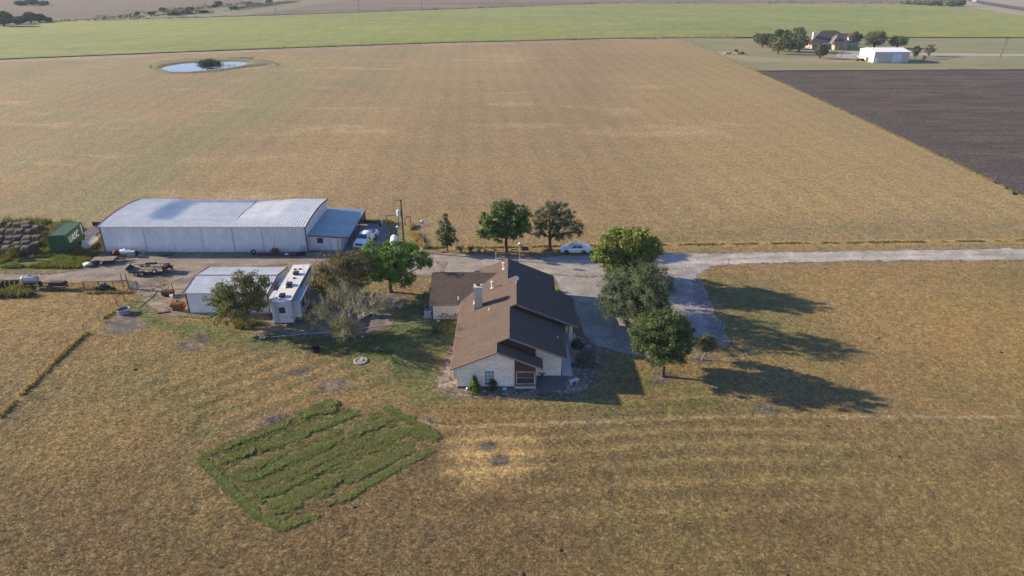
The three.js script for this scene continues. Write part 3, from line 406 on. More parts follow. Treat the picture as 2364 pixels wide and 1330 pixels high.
  const dish = put('satellite_dish', [lathe([[0.001, 0], [0.14, 0.02], [0.25, 0.08], [0.26, 0.09], [0.14, 0.035], [0.001, 0.015]], 16).rotateX(1.1).rotateY(0.5).translate(0.55, 6.15, zf(-75.3)), T([0.52, 5.3, zf(-75.3)], [0.52, 6.1, zf(-75.4)], 0.03)], mWhite, h);
  put('lnb_arm', T([0.5, 5.95, zf(-75.25)], [0.7, 6.1, zf(-74.8)], 0.02), mDark, dish);
}
// ---------------------------------------------------------------- the long white machine barn
{
  const O = [-46.85, 0, -98.9], b = thing('machine_barn', 'long white metal machine barn with a dented, sagging ribbed roof', 'barn', O);
  const X = (x) => x - O[0], ZZ = (z) => z - O[2];
  const sagX = (x) => { const K = [[-62.6, 0], [-57.2, 0.04], [-52.6, -0.74], [-48.5, -0.7], [-43.4, -0.82], [-42.86, -1.1], [-42.845, -1.1], [-42.842, -0.6], [-39.5, -0.3], [-36.0, 0.05], [-31, 0]]; for (let i = 0; i + 1 < K.length; i++) if (x <= K[i + 1][0]) { const t = (x - K[i][0]) / (K[i + 1][0] - K[i][0]); return mix(K[i][1], K[i + 1][1], t * t * (3 - 2 * t)); } return 0; };
  const f = (x, z) => { const k = (z + 105.55) / 6.85, w = sst(-100.5, -103.2, z) * (1 - 0.35 * sst(-109, -112.4, z)); return 4.16 + 0.5 * (1 - k * k) + sagX(x) * w + 0.04 * (fbm(x * 0.6, z * 0.6, 2) - 0.5) * w; };
  const strips = [[-62.7, -57.0], [-57.0, -51.9], [-51.9, -47.4], [-47.4, -42.86], [-42.84, -37.2], [-37.2, -31.2]];
  for (const [a, c] of strips) put('roof_panel', ribRoof(X(a), X(c), ZZ(-98.6), ZZ(-112.5), (x, z) => f(x + O[0], z + O[2]), 0.42, 0.05, 34), mGalv, b);
  // front: panels between the seams, each ribbed; two of them are sliding doors
  const seams = [-62.4, -56.0, -51.6, -47.2, -42.5, -38.0, -31.4];
  for (let i = 0; i + 1 < seams.length; i++) put(i === 2 || i === 3 ? 'sliding_door' : 'wall_panel', ribWall(X(seams[i]) + 0.03, X(seams[i + 1]) - 0.03, 4.12, 0.3, 0.025).translate(0, 0, (i === 2 || i === 3) ? 0.07 : 0), mWhiteMetal, b);
  for (const s of seams.slice(1, 6)) put('seam', B(0.07, 4.1, 0.05, X(s), 2.05, 0.02), s === -42.5 || s === -47.2 ? mSteel : M(0.4, 0.36, 0.33), b);
  put('door_track', [B(9.6, 0.1, 0.12, X(-46.9), 4.12, 0.13)], mSteel, b);
  for (const x of [-62.45, -31.35]) put('corner_trim', B(0.14, 4.15, 0.14, X(x), 2.07, 0), mMaroon, b);
  put('gutter', B(31.4, 0.09, 0.07, X(-46.9), 4.13, 0.24), M(0.38, 0.36, 0.36), b);
  const arch = (z) => f(-62, z) - 0.06;
  for (const s of [-62.45, -31.35]) put('gable_wall', ribWall(0, 13.2, (u) => arch(-98.95 - u), 0.3, 0.025).rotateY(Math.PI / 2 * (s < -40 ? -1 : 1)).translate(X(s), 0, s < -40 ? -13.2 : 0).translate(0, 0, s < -40 ? 0 : 0), mWhiteMetal, b);
  put('back_wall', ribWall(0, 31.1, 4.1, 0.3, 0.025).rotateY(Math.PI).translate(X(-31.35), 0, ZZ(-112.2)), mWhiteMetal, b);
  const rakeT = [], rakeL = []; for (let i = 0; i < 16; i++) { const z0 = -98.6 - i * 0.869, z1 = z0 - 0.869; for (const [x, a] of [[-31.15, rakeT], [-62.72, rakeL]]) a.push(slab([[X(x) - 0.05, f(x, z0) + 0.1, ZZ(z0)], [X(x) + 0.05, f(x, z0) + 0.1, ZZ(z0)], [X(x) + 0.05, f(x, z1) + 0.1, ZZ(z1)], [X(x) - 0.05, f(x, z1) + 0.1, ZZ(z1)]], 0.22)); }
  put('rake_trim', rakeT, mMaroon, b); put('rake_trim', rakeL, mMaroon, b);
  put('downspout', [T([X(-56.0), 0.5, 0.14], [X(-56.0), 4.1, 0.14], 0.05), T([X(-56.0), 0.5, 0.14], [X(-56.35), 0.08, 0.9], 0.05)], mWhite, b);
  const dr = put('door', B(1.0, 2.1, 0.05, X(-36.9), 1.07, 0.05), mWhiteMetal, b); put('handle', B(0.05, 0.15, 0.06, X(-36.5), 1.05, 0.09), mDark, dr);
  // lean-to with the low blue-grey roof
  const lx0 = -31.25, lx1 = -25.0;
  put('leanto_roof', ribRoof(X(lx0), X(lx1), ZZ(-99.3), ZZ(-112.9), (x) => 2.52 - 0.055 * (x - X(lx0)), 0.33, 0.035, 2), mGalvDull, b);
  put('leanto_fascia', [B(6.3, 0.16, 0.05, X(-28.1), 2.33, ZZ(-99.27), 0, 0, -0.055), B(0.05, 0.14, 13.6, X(-24.97), 2.12, ZZ(-106.1))], mMaroon, b);
  put('leanto_wall', ribWall(X(-31.3), X(-26.3), (x) => 2.36 - 0.055 * (x - X(lx0)), 0.3, 0.025).translate(0, 0, ZZ(-99.6)), mWhiteMetal, b);
  put('leanto_wall', ribWall(0, 4, 2.0, 0.3, 0.02).rotateY(Math.PI / 2).translate(X(-26.25), 0, ZZ(-99.62)), mWhiteMetal, b);
  for (const z of [-104, -108.3, -112.5]) put('post', B(0.12, 2.15, 0.12, X(-25.2), 1.07, ZZ(z)), mMaroon, b);
  put('leanto_wall', ribWall(X(-31.3), X(-25), 2.0, 0.3, 0.02).translate(0, 0, ZZ(-112.6)), mWhiteMetal, b);
  windowPart(b, 0.72, 0.66, X(-29.5), 1.62, ZZ(-99.54), 0, { frame: mDark, ny: 3 });
  const ld = put('door', B(0.95, 2.03, 0.05, X(-27.35), 1.03, ZZ(-99.55)), mWhite, b); put('handle', B(0.05, 0.14, 0.05, X(-27.72), 1.0, ZZ(-99.5)), mDark, ld);
  put('door_frame', [B(0.07, 2.1, 0.07, X(-27.87), 1.05, ZZ(-99.55)), B(0.07, 2.1, 0.07, X(-26.83), 1.05, ZZ(-99.55))], M(0.4, 0.33, 0.28), b);
}
// ---------------------------------------------------------------- the small metal shed
{
  const O = [-35.7, 0, -78.2], s = thing('metal_shed', 'small white metal shed with a maroon-trimmed ribbed gable roof', 'shed', O);
  const eave = 2.92, rise = 0.62, W = 10.2, D = 7.8, top = (u) => eave + rise * (1 - Math.abs(u - D / 2) / (D / 2));
  put('wall_panel', ribWall(-W / 2, W / 2, eave, 0.3, 0.025), mWhiteMetal, s);
  put('gable_wall', ribWall(0, D, top, 0.3, 0.025).rotateY(Math.PI / 2).translate(W / 2, 0, 0), mWhiteMetal, s);
  put('gable_wall', ribWall(0, D, top, 0.3, 0.025).rotateY(-Math.PI / 2).translate(-W / 2, 0, -D), mWhiteMetal, s);
  put('wall_panel', ribWall(-W / 2, W / 2, eave, 0.3, 0.025).rotateY(Math.PI).translate(0, 0, -D), mWhiteMetal, s);
  put('roof_panel', ribRoof(-W / 2 - 0.18, W / 2 + 0.18, 0.2, -D / 2 + 0.01, (x, z) => eave + 0.03 + rise * (-z / (D / 2)), 0.3, 0.04, 2), mGalv, s);
  put('roof_panel', ribRoof(-W / 2 - 0.18, W / 2 + 0.18, -D / 2 - 0.01, -D - 0.2, (x, z) => eave + 0.03 + rise * (D + z) / (D / 2), 0.3, 0.04, 2), mGalv, s);
  put('ridge_cap', [slab([[-W / 2 - 0.2, eave + rise + 0.07, -D / 2 + 0.22], [W / 2 + 0.2, eave + rise + 0.07, -D / 2 + 0.22], [W / 2 + 0.2, eave + rise + 0.11, -D / 2], [-W / 2 - 0.2, eave + rise + 0.11, -D / 2]], 0.02)], M(0.2, 0.16, 0.16), s);
  for (const x of [-W / 2 - 0.2, W / 2 + 0.2]) for (const k of [0, 1]) { const za = k ? -D / 2 : 0.22, zb = k ? -D - 0.22 : -D / 2, ya = k ? eave + rise : eave, yb = k ? eave : eave + rise; put('rake_trim', slab([[x - 0.05, ya + 0.09, za], [x + 0.05, ya + 0.09, za], [x + 0.05, yb + 0.09, zb], [x - 0.05, yb + 0.09, zb]], 0.2), mMaroon, s); }
  for (const x of [-W / 2, W / 2]) put('corner_trim', B(0.12, eave, 0.12, x, eave / 2, 0.01), mDark, s);
  put('gutter', B(W + 0.3, 0.08, 0.06, 0, eave + 0.0, 0.24), M(0.38, 0.36, 0.36), s);
  put('foundation', [B(W + 0.06, 0.18, 0.1, 0, 0.09, 0.02)], mConc, s);
}
// ================================================================ TREES AND SHRUBS
const texBark = tile(128, 1, (x, y) => { const s = pn(x, (y * 0.3) | 0, 128, 24, 2), k = 0.75 + 0.5 * (s - 0.5) + 0.15 * (hash(x, y) - 0.5); return [k, k * 0.98, k * 0.95]; });
const mBark = M(0.12, 0.095, 0.075, { map: texBark, roughness: 1 });
const mBarkPale = M(0.33, 0.29, 0.25, { map: texBark, roughness: 1 });
const mLeaf = new THREE.MeshPhysicalMaterial({ color: 0xffffff, vertexColors: true, roughness: 0.75, side: THREE.DoubleSide, transmission: 0.12, thickness: 0, specularIntensity: 0.35 });
const mTwig = M(0.36, 0.325, 0.265, { roughness: 1 });
// leaf faces collected in plain arrays: each leaf is a folded pair of triangles with its own colour
class Leaves {
  constructor() { this.p = []; this.n = []; this.c = []; }
  leaf(x, y, z, nx, ny, nz, size, asp, col, dirx, diry, dirz) {
    const n = V(nx, ny, nz).normalize(), d = V(dirx, diry, dirz); d.addScaledVector(n, -d.dot(n)); if (d.lengthSq() < 1e-5) d.set(n.z, n.x, n.y).addScaledVector(n, -(n.z * n.x + n.x * n.y + n.y * n.z)); d.normalize();
    const s = V().crossVectors(n, d), w = size * asp * 0.5, L = size;
    const a = [x - d.x * L * 0.5, y - d.y * L * 0.5, z - d.z * L * 0.5], b = [x + s.x * w + n.x * w * 0.35, y + s.y * w + n.y * w * 0.35, z + s.z * w + n.z * w * 0.35], c = [x + d.x * L * 0.5, y + d.y * L * 0.5, z + d.z * L * 0.5], e = [x - s.x * w + n.x * w * 0.35, y - s.y * w + n.y * w * 0.35, z - s.z * w + n.z * w * 0.35];
    this.p.push(...a, ...b, ...c, ...a, ...c, ...e); for (let i = 0; i < 6; i++) this.c.push(...col);
  }
  build() { const g = new THREE.BufferGeometry(); g.setAttribute('position', new THREE.Float32BufferAttribute(this.p, 3)); g.setAttribute('color', new THREE.Float32BufferAttribute(this.c, 3)); g.computeVertexNormals(); return g; }
}
const gauss = () => (rnd() + rnd() + rnd() - 1.5) * 0.8;
function sphereDir() { const u = rr(-1, 1), a = rr(0, 2 * Math.PI), s = Math.sqrt(1 - u * u); return V(s * Math.cos(a), u, s * Math.sin(a)); }
function onPlane(px, py, z) { const dx = (px - 1182) / FPX, dy = -(py - 665) / FPX, c = Math.cos(PITCH), s = Math.sin(PITCH), t = z / (-c - dy * s); return { p: V(dx * t, CAM_H + (dy * c - s) * t, z), m: t / FPX }; }
// branch: a bent tapered limb
function limb(a, b, r0, r1, bend = 0.12, n = 4, seg = 6) {
  const out = [], L = a.distanceTo(b), mid = V(rr(-1, 1), rr(-0.2, 0.7), rr(-1, 1)).multiplyScalar(L * bend), pt = (t) => a.clone().lerp(b, t).addScaledVector(mid, 4 * t * (1 - t));
  for (let i = 0; i < n; i++) out.push(T(pt(i / n), pt((i + 1.02) / n), mix(r0, r1, i / n), mix(r0, r1, (i + 1) / n), seg, true));
  return { out, pt };
}
const leafTone = (cols) => { const k = rr(0.7, 1.3) * 1.45, c = cols[Math.floor(rnd() * cols.length)]; return [c[0] * k, c[1] * k * rr(0.94, 1.06), c[2] * k]; };
// o: base pixel, trunk radius, fork height, lobes in pixels [x, y, rx, ry, depth offset m], leaf colours
function tree(name, label, o) {
  const b = at(...o.base), t = thing(name, label, 'tree', [b.x, 0, b.z]), lobes = o.lobes.map(([px, py, rx, ry, dz]) => { const q = onPlane(px, py, b.z + (dz ?? (o.spreadZ ?? 0.8) * rr(-1, 1))); return { c: q.p.sub(V(b.x, 0, b.z)), rx: rx * q.m * 1.05, ry: ry * q.m / 0.9, rz: rx * q.m * (o.deep ?? 1.1) }; });
  const trunk = [], fork = V(o.lean?.[0] ?? 0, o.fork ?? 1.6, o.lean?.[1] ?? 0), tr = o.trunk ?? 0.2;
  trunk.push(T(V(0, -0.1, 0), V(0, 0.25, 0), tr * 1.6, tr * 1.08, 9, true)); const main = limb(V(0, 0.2, 0), fork, tr * 1.1, tr * 0.8, 0.04, 3, 9); trunk.push(...main.out);
  const L = new Leaves(), branches = [], vol = lobes.map((l) => l.rx * l.ry * l.rz), tot = vol.reduce((a, c) => a + c, 0);
  const nCl = o.clumps ?? 150, per = o.per ?? 55, ls = o.leaf ?? 0.24;
  lobes.forEach((l, li) => {
    const m = limb(fork, l.c.clone().add(V(0, -l.ry * 0.25, 0)), tr * rr(0.4, 0.6), 0.035, 0.1, 5, 6); branches.push(...m.out);
    const k = Math.max(4, Math.round(nCl * Math.pow(vol[li] / tot, 0.8)));
    for (let i = 0; i < k; i++) {
      const d = sphereDir(), rad = 0.45 + 0.72 * Math.pow(rnd(), 0.75); if (d.y < -0.35) d.y *= 0.55;
      const c = V(l.c.x + d.x * l.rx * rad, l.c.y + d.y * l.ry * rad, l.c.z + d.z * l.rz * rad); if (c.y < (o.minY ?? 1.0)) continue;
      if (i % 2 === 0) branches.push(...limb(m.pt(rr(0.45, 1)), c, 0.035, 0.012, 0.08, 2, 4).out);
      const cr = (o.clump ?? 0.55) * rr(0.7, 1.35), tone = rr(0.8, 1.25), dull = rnd();
      const cnt = Math.round(per * rr(0.6, 1.4));
      for (let q = 0; q < cnt; q++) {
        const g = V(gauss(), gauss() * 0.75, gauss()), x = c.x + g.x * cr, y = c.y + g.y * cr, z = c.z + g.z * cr;
        const nn = V(d.x * 0.7 + rr(-1, 1), d.y * 0.5 + rr(-0.5, 1.1), d.z * 0.7 + rr(-1, 1)); const col = leafTone(o.cols).map((v) => v * tone);
        if (o.dry && dull < o.dry) { col[0] = col[1] * rr(1.0, 1.35); col[2] = col[1] * 0.4; }
        L.leaf(x, y, z, nn.x, nn.y, nn.z, ls * rr(0.6, 1.3), o.asp ?? 0.75, col, d.x + rr(-0.6, 0.6), d.y * 0.5 + (o.droop ?? 0) + rr(-0.6, 0.6), d.z + rr(-0.6, 0.6));
      }
    }
  });
  put('trunk', trunk, o.bark ?? mBark, t); put('branch', branches, o.bark ?? mBark, t).userData = { kind: 'stuff' };
  const g = L.build(), cr = new THREE.Mesh(g, mLeaf); cr.name = 'crown'; cr.castShadow = cr.receiveShadow = true; t.add(cr);
  return t;
}
tree('shade_tree', 'olive-green leafy tree with a bare pale trunk in front of the small shed', { base: [574, 757], trunk: 0.24, fork: 1.9, bark: mBarkPale, minY: 0.4, lobes: [[548, 688, 50, 36], [590, 658, 28, 20], [512, 688, 28, 24], [532, 724, 38, 18], [600, 700, 18, 26], [560, 648, 24, 16], [608, 640, 12, 10]], clumps: 210, per: 60, leaf: 0.19, cols: [[0.10, 0.115, 0.028], [0.08, 0.1, 0.025], [0.13, 0.12, 0.035]], dry: 0.18 });
tree('elm_tree', 'rust-brown and olive tree, its leaves turning, behind the bare tree by the trailer', { base: [775, 700], trunk: 0.22, fork: 1.4, lobes: [[770, 622, 44, 32], [815, 606, 36, 24], [738, 652, 22, 26], [800, 650, 46, 28], [845, 618, 20, 26], [765, 655, 40, 26]], clumps: 300, per: 60, leaf: 0.17, cols: [[0.115, 0.1, 0.034], [0.095, 0.1, 0.03], [0.135, 0.1, 0.038]], dry: 0.25 });
tree('shade_tree', 'bright green tree with a wide leaning crown beside the gravel road', { base: [902, 674], trunk: 0.26, fork: 1.7, minY: 0.7, lobes: [[868, 588, 34, 26], [920, 582, 40, 20], [900, 618, 44, 32], [955, 596, 34, 22], [988, 604, 14, 20], [925, 645, 26, 16], [870, 630, 24, 22]], clumps: 230, per: 62, leaf: 0.22, cols: [[0.085, 0.15, 0.02], [0.07, 0.125, 0.018], [0.1, 0.16, 0.028]] });
tree('young_tree', 'small narrow conical dark green tree beside the birdhouse pole', { base: [1033, 580], trunk: 0.1, fork: 1.1, minY: 0.7, lobes: [[1027, 506, 8, 14], [1029, 524, 14, 13], [1031, 541, 20, 13], [1036, 555, 21, 11], [1026, 562, 14, 8]], clumps: 75, per: 40, clump: 0.38, leaf: 0.2, cols: [[0.06, 0.085, 0.035], [0.05, 0.075, 0.03]] });
tree('shade_tree', 'large round dark green tree at the pasture fence, taller of the roadside pair', { base: [1169, 581], trunk: 0.24, fork: 2.2, lobes: [[1130, 516, 24, 22], [1163, 492, 26, 22], [1195, 502, 26, 24], [1155, 535, 40, 16], [1203, 526, 20, 16], [1122, 536, 20, 14], [1172, 474, 14, 10], [1182, 530, 22, 16]], clumps: 210, per: 60, leaf: 0.26, cols: [[0.055, 0.095, 0.018], [0.07, 0.115, 0.02], [0.045, 0.08, 0.016]] });
tree('live_oak', 'grey-green oak with spreading branches above the white sedan', { base: [1269, 576], trunk: 0.26, fork: 1.9, lobes: [[1285, 488, 34, 16], [1254, 510, 24, 20], [1312, 512, 28, 20], [1336, 534, 18, 14], [1290, 540, 30, 12], [1243, 535, 15, 13], [1268, 480, 18, 10]], clumps: 175, per: 50, clump: 0.48, leaf: 0.17, cols: [[0.05, 0.068, 0.03], [0.06, 0.08, 0.035], [0.042, 0.058, 0.026]] });
tree('pecan_tree', 'yellow-green tree with a loose crown at the driveway entrance', { base: [1450, 672], trunk: 0.26, fork: 2.2, minY: 0.8, deep: 1.25, spreadZ: 2.0, lobes: [[1440, 562, 38, 26], [1402, 592, 30, 26], [1482, 578, 40, 26], [1450, 612, 54, 26], [1388, 570, 13, 16], [1416, 546, 18, 12], [1478, 550, 28, 16], [1512, 578, 14, 16]], clumps: 330, per: 58, leaf: 0.24, cols: [[0.11, 0.145, 0.018], [0.09, 0.125, 0.018], [0.13, 0.15, 0.024]], dry: 0.1 });
tree('cedar_tree', 'dense feathery grey-green evergreen tree on the driveway island', { base: [1484, 746], trunk: 0.26, fork: 1.3, minY: 0.3, deep: 1.3, spreadZ: 2.4, lobes: [[1460, 662, 56, 38, -2], [1512, 660, 40, 38, 2], [1415, 694, 34, 32], [1470, 706, 54, 32], [1526, 694, 26, 36], [1420, 658, 30, 24], [1490, 632, 40, 20], [1410, 715, 24, 18]], clumps: 430, per: 70, clump: 0.5, leaf: 0.26, asp: 0.26, droop: -0.5, cols: [[0.058, 0.08, 0.038], [0.045, 0.066, 0.03], [0.075, 0.095, 0.048]] });
tree('shade_tree', 'forked dark green tree standing alone on the lawn right of the house', { base: [1530, 869], trunk: 0.2, fork: 1.5, deep: 1.25, spreadZ: 1.4, asp: 0.4, lobes: [[1525, 768, 56, 32], [1490, 792, 34, 28], [1565, 778, 36, 34], [1530, 806, 50, 24], [1588, 792, 14, 22], [1470, 772, 18, 20], [1540, 738, 38, 14], [1560, 822, 20, 16], [1496, 748, 26, 14]], clumps: 360, per: 80, clump: 0.45, leaf: 0.22, cols: [[0.06, 0.084, 0.026], [0.047, 0.07, 0.021], [0.075, 0.098, 0.031]] });
tree('young_tree', 'small crooked tree with a pale trunk beside the forked lawn tree', { base: [1621, 831], trunk: 0.09, fork: 1.0, lean: [0.35, 0], bark: mBarkPale, minY: 0.6, lobes: [[1630, 788, 18, 12], [1612, 793, 10, 11], [1642, 798, 10, 9], [1622, 806, 10, 8]], clumps: 60, per: 45, clump: 0.35, leaf: 0.16, cols: [[0.06, 0.075, 0.025], [0.075, 0.08, 0.03]] });
// the nearly leafless tree by the travel trailer
{
  const b = at(812, 776), t = thing('bare_tree', 'nearly leafless grey tree with fine twigs beside the travel trailer', 'tree', [b.x, 0, b.z]);
  const trunk = [T(V(0, -0.1, 0), V(0, 0.3, 0), 0.28, 0.2, 9, true), ...limb(V(0, 0.25, 0), V(-0.1, 1.1, 0), 0.2, 0.17, 0.03, 2, 9).out], br = [], L = new Leaves();
  const grow = (a, dir, len, r, lv) => {
    const e = a.clone().addScaledVector(dir, len), m = limb(a, e, r, r * 0.6, 0.07, lv < 2 ? 3 : 2, lv < 2 ? 6 : 4); br.push(...m.out);
    if (lv >= 3) { if (rnd() < (e.y < 4.0 ? 0.95 : 0.55)) for (let i = 0; i < 34; i++) { const q = m.pt(rr(0.1, 1.1)); const k = rr(0.7, 1.2); L.leaf(q.x + gauss() * 0.34, q.y + gauss() * 0.34, q.z + gauss() * 0.34, rr(-1, 1), rr(-0.3, 1), rr(-1, 1), rr(0.08, 0.17), 0.55, rnd() < 0.5 ? [0.2 * k, 0.195 * k, 0.095 * k] : [0.17 * k, 0.175 * k, 0.075 * k], rr(-1, 1), rr(-1, 1), rr(-1, 1)); } return; }
    const k = lv === 0 ? 5 : lv === 1 ? 5 : 4;
    for (let i = 0; i < k; i++) { const d = dir.clone().add(V(rr(-0.75, 0.75), rr(-0.25, 0.55), rr(-0.75, 0.75))).normalize(); d.y = Math.max(d.y, 0.12); grow(m.pt(i === 0 ? 1 : rr(0.4, 1)), d, len * rr(0.55, 0.8), r * 0.55, lv + 1); }
  };
  for (let i = 0; i < 9; i++) { const a = i / 9 * 6.283 + rr(-0.3, 0.3), s = rr(0.75, 1.5); grow(V(-0.05, rr(0.75, 1.15), 0), V(Math.cos(a) * s, rr(0.5, 1.15), Math.sin(a) * s).normalize(), rr(2.3, 3.2), 0.085, 0); }
  put('trunk', trunk, mBarkPale, t); put('branch', br, mTwig, t).userData = { kind: 'stuff' };
  const cr = new THREE.Mesh(L.build(), mLeaf); cr.name = 'crown'; cr.castShadow = cr.receiveShadow = true; t.add(cr);
}
// shrubs: dense leafy mounds
function shrub(name, label, px, py, rx, ry, cols, o = {}) {
  const b = at(px, py), q = onPlane(px, py, b.z), R = rx * q.m, H = ry * q.m * 1.05, t = thing(name, label, 'shrub', [b.x, 0, b.z], 0, o.group), L = new Leaves(), stems = [];
  const n = o.n ?? 60;
  for (let i = 0; i < n; i++) { const d = sphereDir(); d.y = Math.abs(d.y); const tp = o.cone ? 1 - 0.75 * d.y : 1, rad = 0.5 + 0.5 * Math.sqrt(rnd()), c = V(d.x * R * rad * tp, Math.max(0.12, d.y * H * rad), d.z * R * rad * tp); if (i % 3 === 0) stems.push(T(V(rr(-0.08, 0.08), 0, rr(-0.08, 0.08)), c, 0.02, 0.008, 4, true)); const tone = rr(0.8, 1.2); for (let k = 0; k < (o.per ?? 34); k++) { const nn = V(d.x + rr(-1, 1), d.y * 0.6 + rr(-0.5, 1), d.z + rr(-1, 1)); L.leaf(c.x + gauss() * 0.22, Math.max(0.03, c.y + gauss() * 0.2), c.z + gauss() * 0.22, nn.x, nn.y, nn.z, (o.leaf ?? 0.13) * rr(0.6, 1.3), 0.6, leafTone(cols).map((v) => v * tone), d.x + rr(-0.7, 0.7), d.y + rr(-0.3, 0.9), d.z + rr(-0.7, 0.7)); } }
  put('stem', stems, mBark, t).userData = { kind: 'stuff' }; const cr = new THREE.Mesh(L.build(), mLeaf); cr.name = 'foliage'; cr.castShadow = cr.receiveShadow = true; t.add(cr); return t;
}
const cG = [[0.05, 0.095, 0.018], [0.07, 0.12, 0.022]], cD = [[0.05, 0.06, 0.03], [0.06, 0.055, 0.03]], cW = [[0.12, 0.13, 0.04], [0.1, 0.12, 0.035], [0.15, 0.14, 0.05]], cY = [[0.25, 0.18, 0.03], [0.2, 0.16, 0.035]];
shrub('evergreen_shrub', 'bushy bright green shrub against the brick gable wall', 1097, 905, 17, 40, cG, { cone: true, n: 90 });
shrub('evergreen_shrub', 'thin dark shrub in front of the paned window', 1138, 897, 11, 27, cD, { n: 40 });
shrub('garden_shrub', 'broad dusky shrub in the mulch bed at the right side of the house', 1352, 840, 26, 34, [[0.075, 0.07, 0.035], [0.09, 0.075, 0.04], [0.06, 0.06, 0.03]], { n: 110, leaf: 0.11 });
shrub('garden_shrub', 'low round shrub beside the porch walk', 1332, 800, 15, 20, cD, { n: 50 });
shrub('garden_shrub', 'small yellow-green plant at the driveway corner of the house', 1288, 674, 6, 9, [[0.12, 0.18, 0.03]], { n: 20, per: 24 });
shrub('garden_shrub', 'leafy young plant on the lawn beside the brick wing', 1009, 768, 13, 22, [[0.06, 0.1, 0.03], [0.05, 0.08, 0.025]], { n: 34, per: 22 });
shrub('garden_shrub', 'dark shrub next to the air conditioner at the wing corner', 986, 722, 9, 16, cD, { n: 34 });
shrub('roadside_shrub', 'yellow autumn shrub growing in front of the hay bales', 33, 597, 13, 27, cY, { n: 60, leaf: 0.17 });
shrub('roadside_shrub', 'yellow-olive weed bush between the hay bales and the green container', 106, 573, 11, 24, [[0.2, 0.17, 0.04], [0.15, 0.15, 0.04]], { n: 50, leaf: 0.16 });
// leafless crape myrtle by the road
{ const b = at(1022, 632), t = thing('crape_myrtle', 'leafless multi-stemmed crape myrtle behind the brick wing', 'shrub', [b.x, 0, b.z]), g = []; for (let i = 0; i < 12; i++) { const a = i / 12 * 6.28, e = V(Math.cos(a) * rr(0.4, 0.9), rr(1.3, 1.9), Math.sin(a) * rr(0.4, 0.9)), m = limb(V(Math.cos(a) * 0.1, 0, Math.sin(a) * 0.1), e, 0.03, 0.015, 0.1, 3, 5); g.push(...m.out); for (let k = 0; k < 5; k++) g.push(T(m.pt(rr(0.5, 1)), e.clone().add(V(rr(-0.4, 0.4), rr(0, 0.5), rr(-0.4, 0.4))), 0.014, 0.008, 4, true)); } put('stem', g, M(0.3, 0.22, 0.18), t).userData = { kind: 'stuff' }; }
// ================================================================ VEHICLES, TRAILERS AND TANKS
const turnTo = (a, b) => Math.atan2(-(b.x - a.x), -(b.z - a.z));      // local -z looks from a to b
const mPaint = MP(0.74, 0.76, 0.78, { roughness: 0.3, clearcoat: 0.7, clearcoatRoughness: 0.08 });
const mRim = M(0.45, 0.45, 0.46, { roughness: 0.35, metalness: 0.6 });
const mRimDark = M(0.12, 0.11, 0.12, { roughness: 0.45, metalness: 0.4 });
const mRedLamp = MP(0.35, 0.01, 0.01, { roughness: 0.15 });
const mLampGlass = MP(0.6, 0.62, 0.64, { roughness: 0.1 });
// a skin stretched over stations along z: each station is [z, [[halfwidth, y], ...]] from sill to the roof's middle
function skin(st) {
  const P = [], I = [], k = st[0][1].length, W = 2 * k - 1;
  for (const [z, r] of st) { for (let i = 0; i < k; i++) P.push(r[i][0], r[i][1], z); for (let i = k - 2; i >= 0; i--) P.push(-r[i][0], r[i][1], z); }
  for (let s = 0; s + 1 < st.length; s++) for (let i = 0; i + 1 < W; i++) { const a = s * W + i, b = a + 1, c = a + W, d = c + 1; I.push(a, b, d, a, d, c); }
  for (const [s, f] of [[0, 1], [st.length - 1, -1]]) for (let i = 1; i + 1 < W; i++) I.push(...(f > 0 ? [s * W, s * W + i + 1, s * W + i] : [s * W, s * W + i, s * W + i + 1]));
  const g = new THREE.BufferGeometry(); g.setAttribute('position', new THREE.Float32BufferAttribute(P, 3)); g.setIndex(I); g.computeVertexNormals(); return g;
}
function wheel(parent, r, w, x, y, z, rim = mRim, axis = 'x') {
  const wh = new THREE.Group(); wh.name = 'wheel'; wh.position.set(x, y, z); parent.add(wh);
  const tg = lathe([[r * 0.58, -w / 2], [r * 0.94, -w / 2], [r, -w * 0.36], [r, w * 0.36], [r * 0.94, w / 2], [r * 0.58, w / 2], [r * 0.58, -w / 2]], 22), rg = [new THREE.CylinderGeometry(r * 0.6, r * 0.6, w * 0.8, 16), new THREE.CylinderGeometry(r * 0.14, r * 0.14, w * 0.96, 10)];
  for (let i = 0; i < 5; i++) rg.push(B(r * 0.5, w * 0.9, r * 0.12, 0, 0, 0).translate(r * 0.3, 0, 0).rotateY(i * 1.2566));
  for (const g of [tg, ...rg]) axis === 'x' ? g.rotateZ(Math.PI / 2) : g.rotateX(Math.PI / 2);
  put('tyre', tg, mTyre, wh); put('rim', rg, rim, wh); return wh;
}
const face = (pts, off, th = 0.012) => {                             // thin plate through four points, lifted off the skin by off
  const [a, b, c, d] = pts.map((p) => V(...p)), n = V().crossVectors(b.clone().sub(a), c.clone().sub(a)).normalize(), q = [a, b, c, d].map((p) => p.clone().addScaledVector(n, off)), r = q.map((p) => p.clone().addScaledVector(n, -th)), A = (p) => [p.x, p.y, p.z];
  return [quad(A(q[0]), A(q[1]), A(q[2]), A(q[3])), ...[0, 1, 2, 3].map((i) => quad(A(q[i]), A(r[i]), A(r[(i + 1) % 4]), A(q[(i + 1) % 4])))];
};
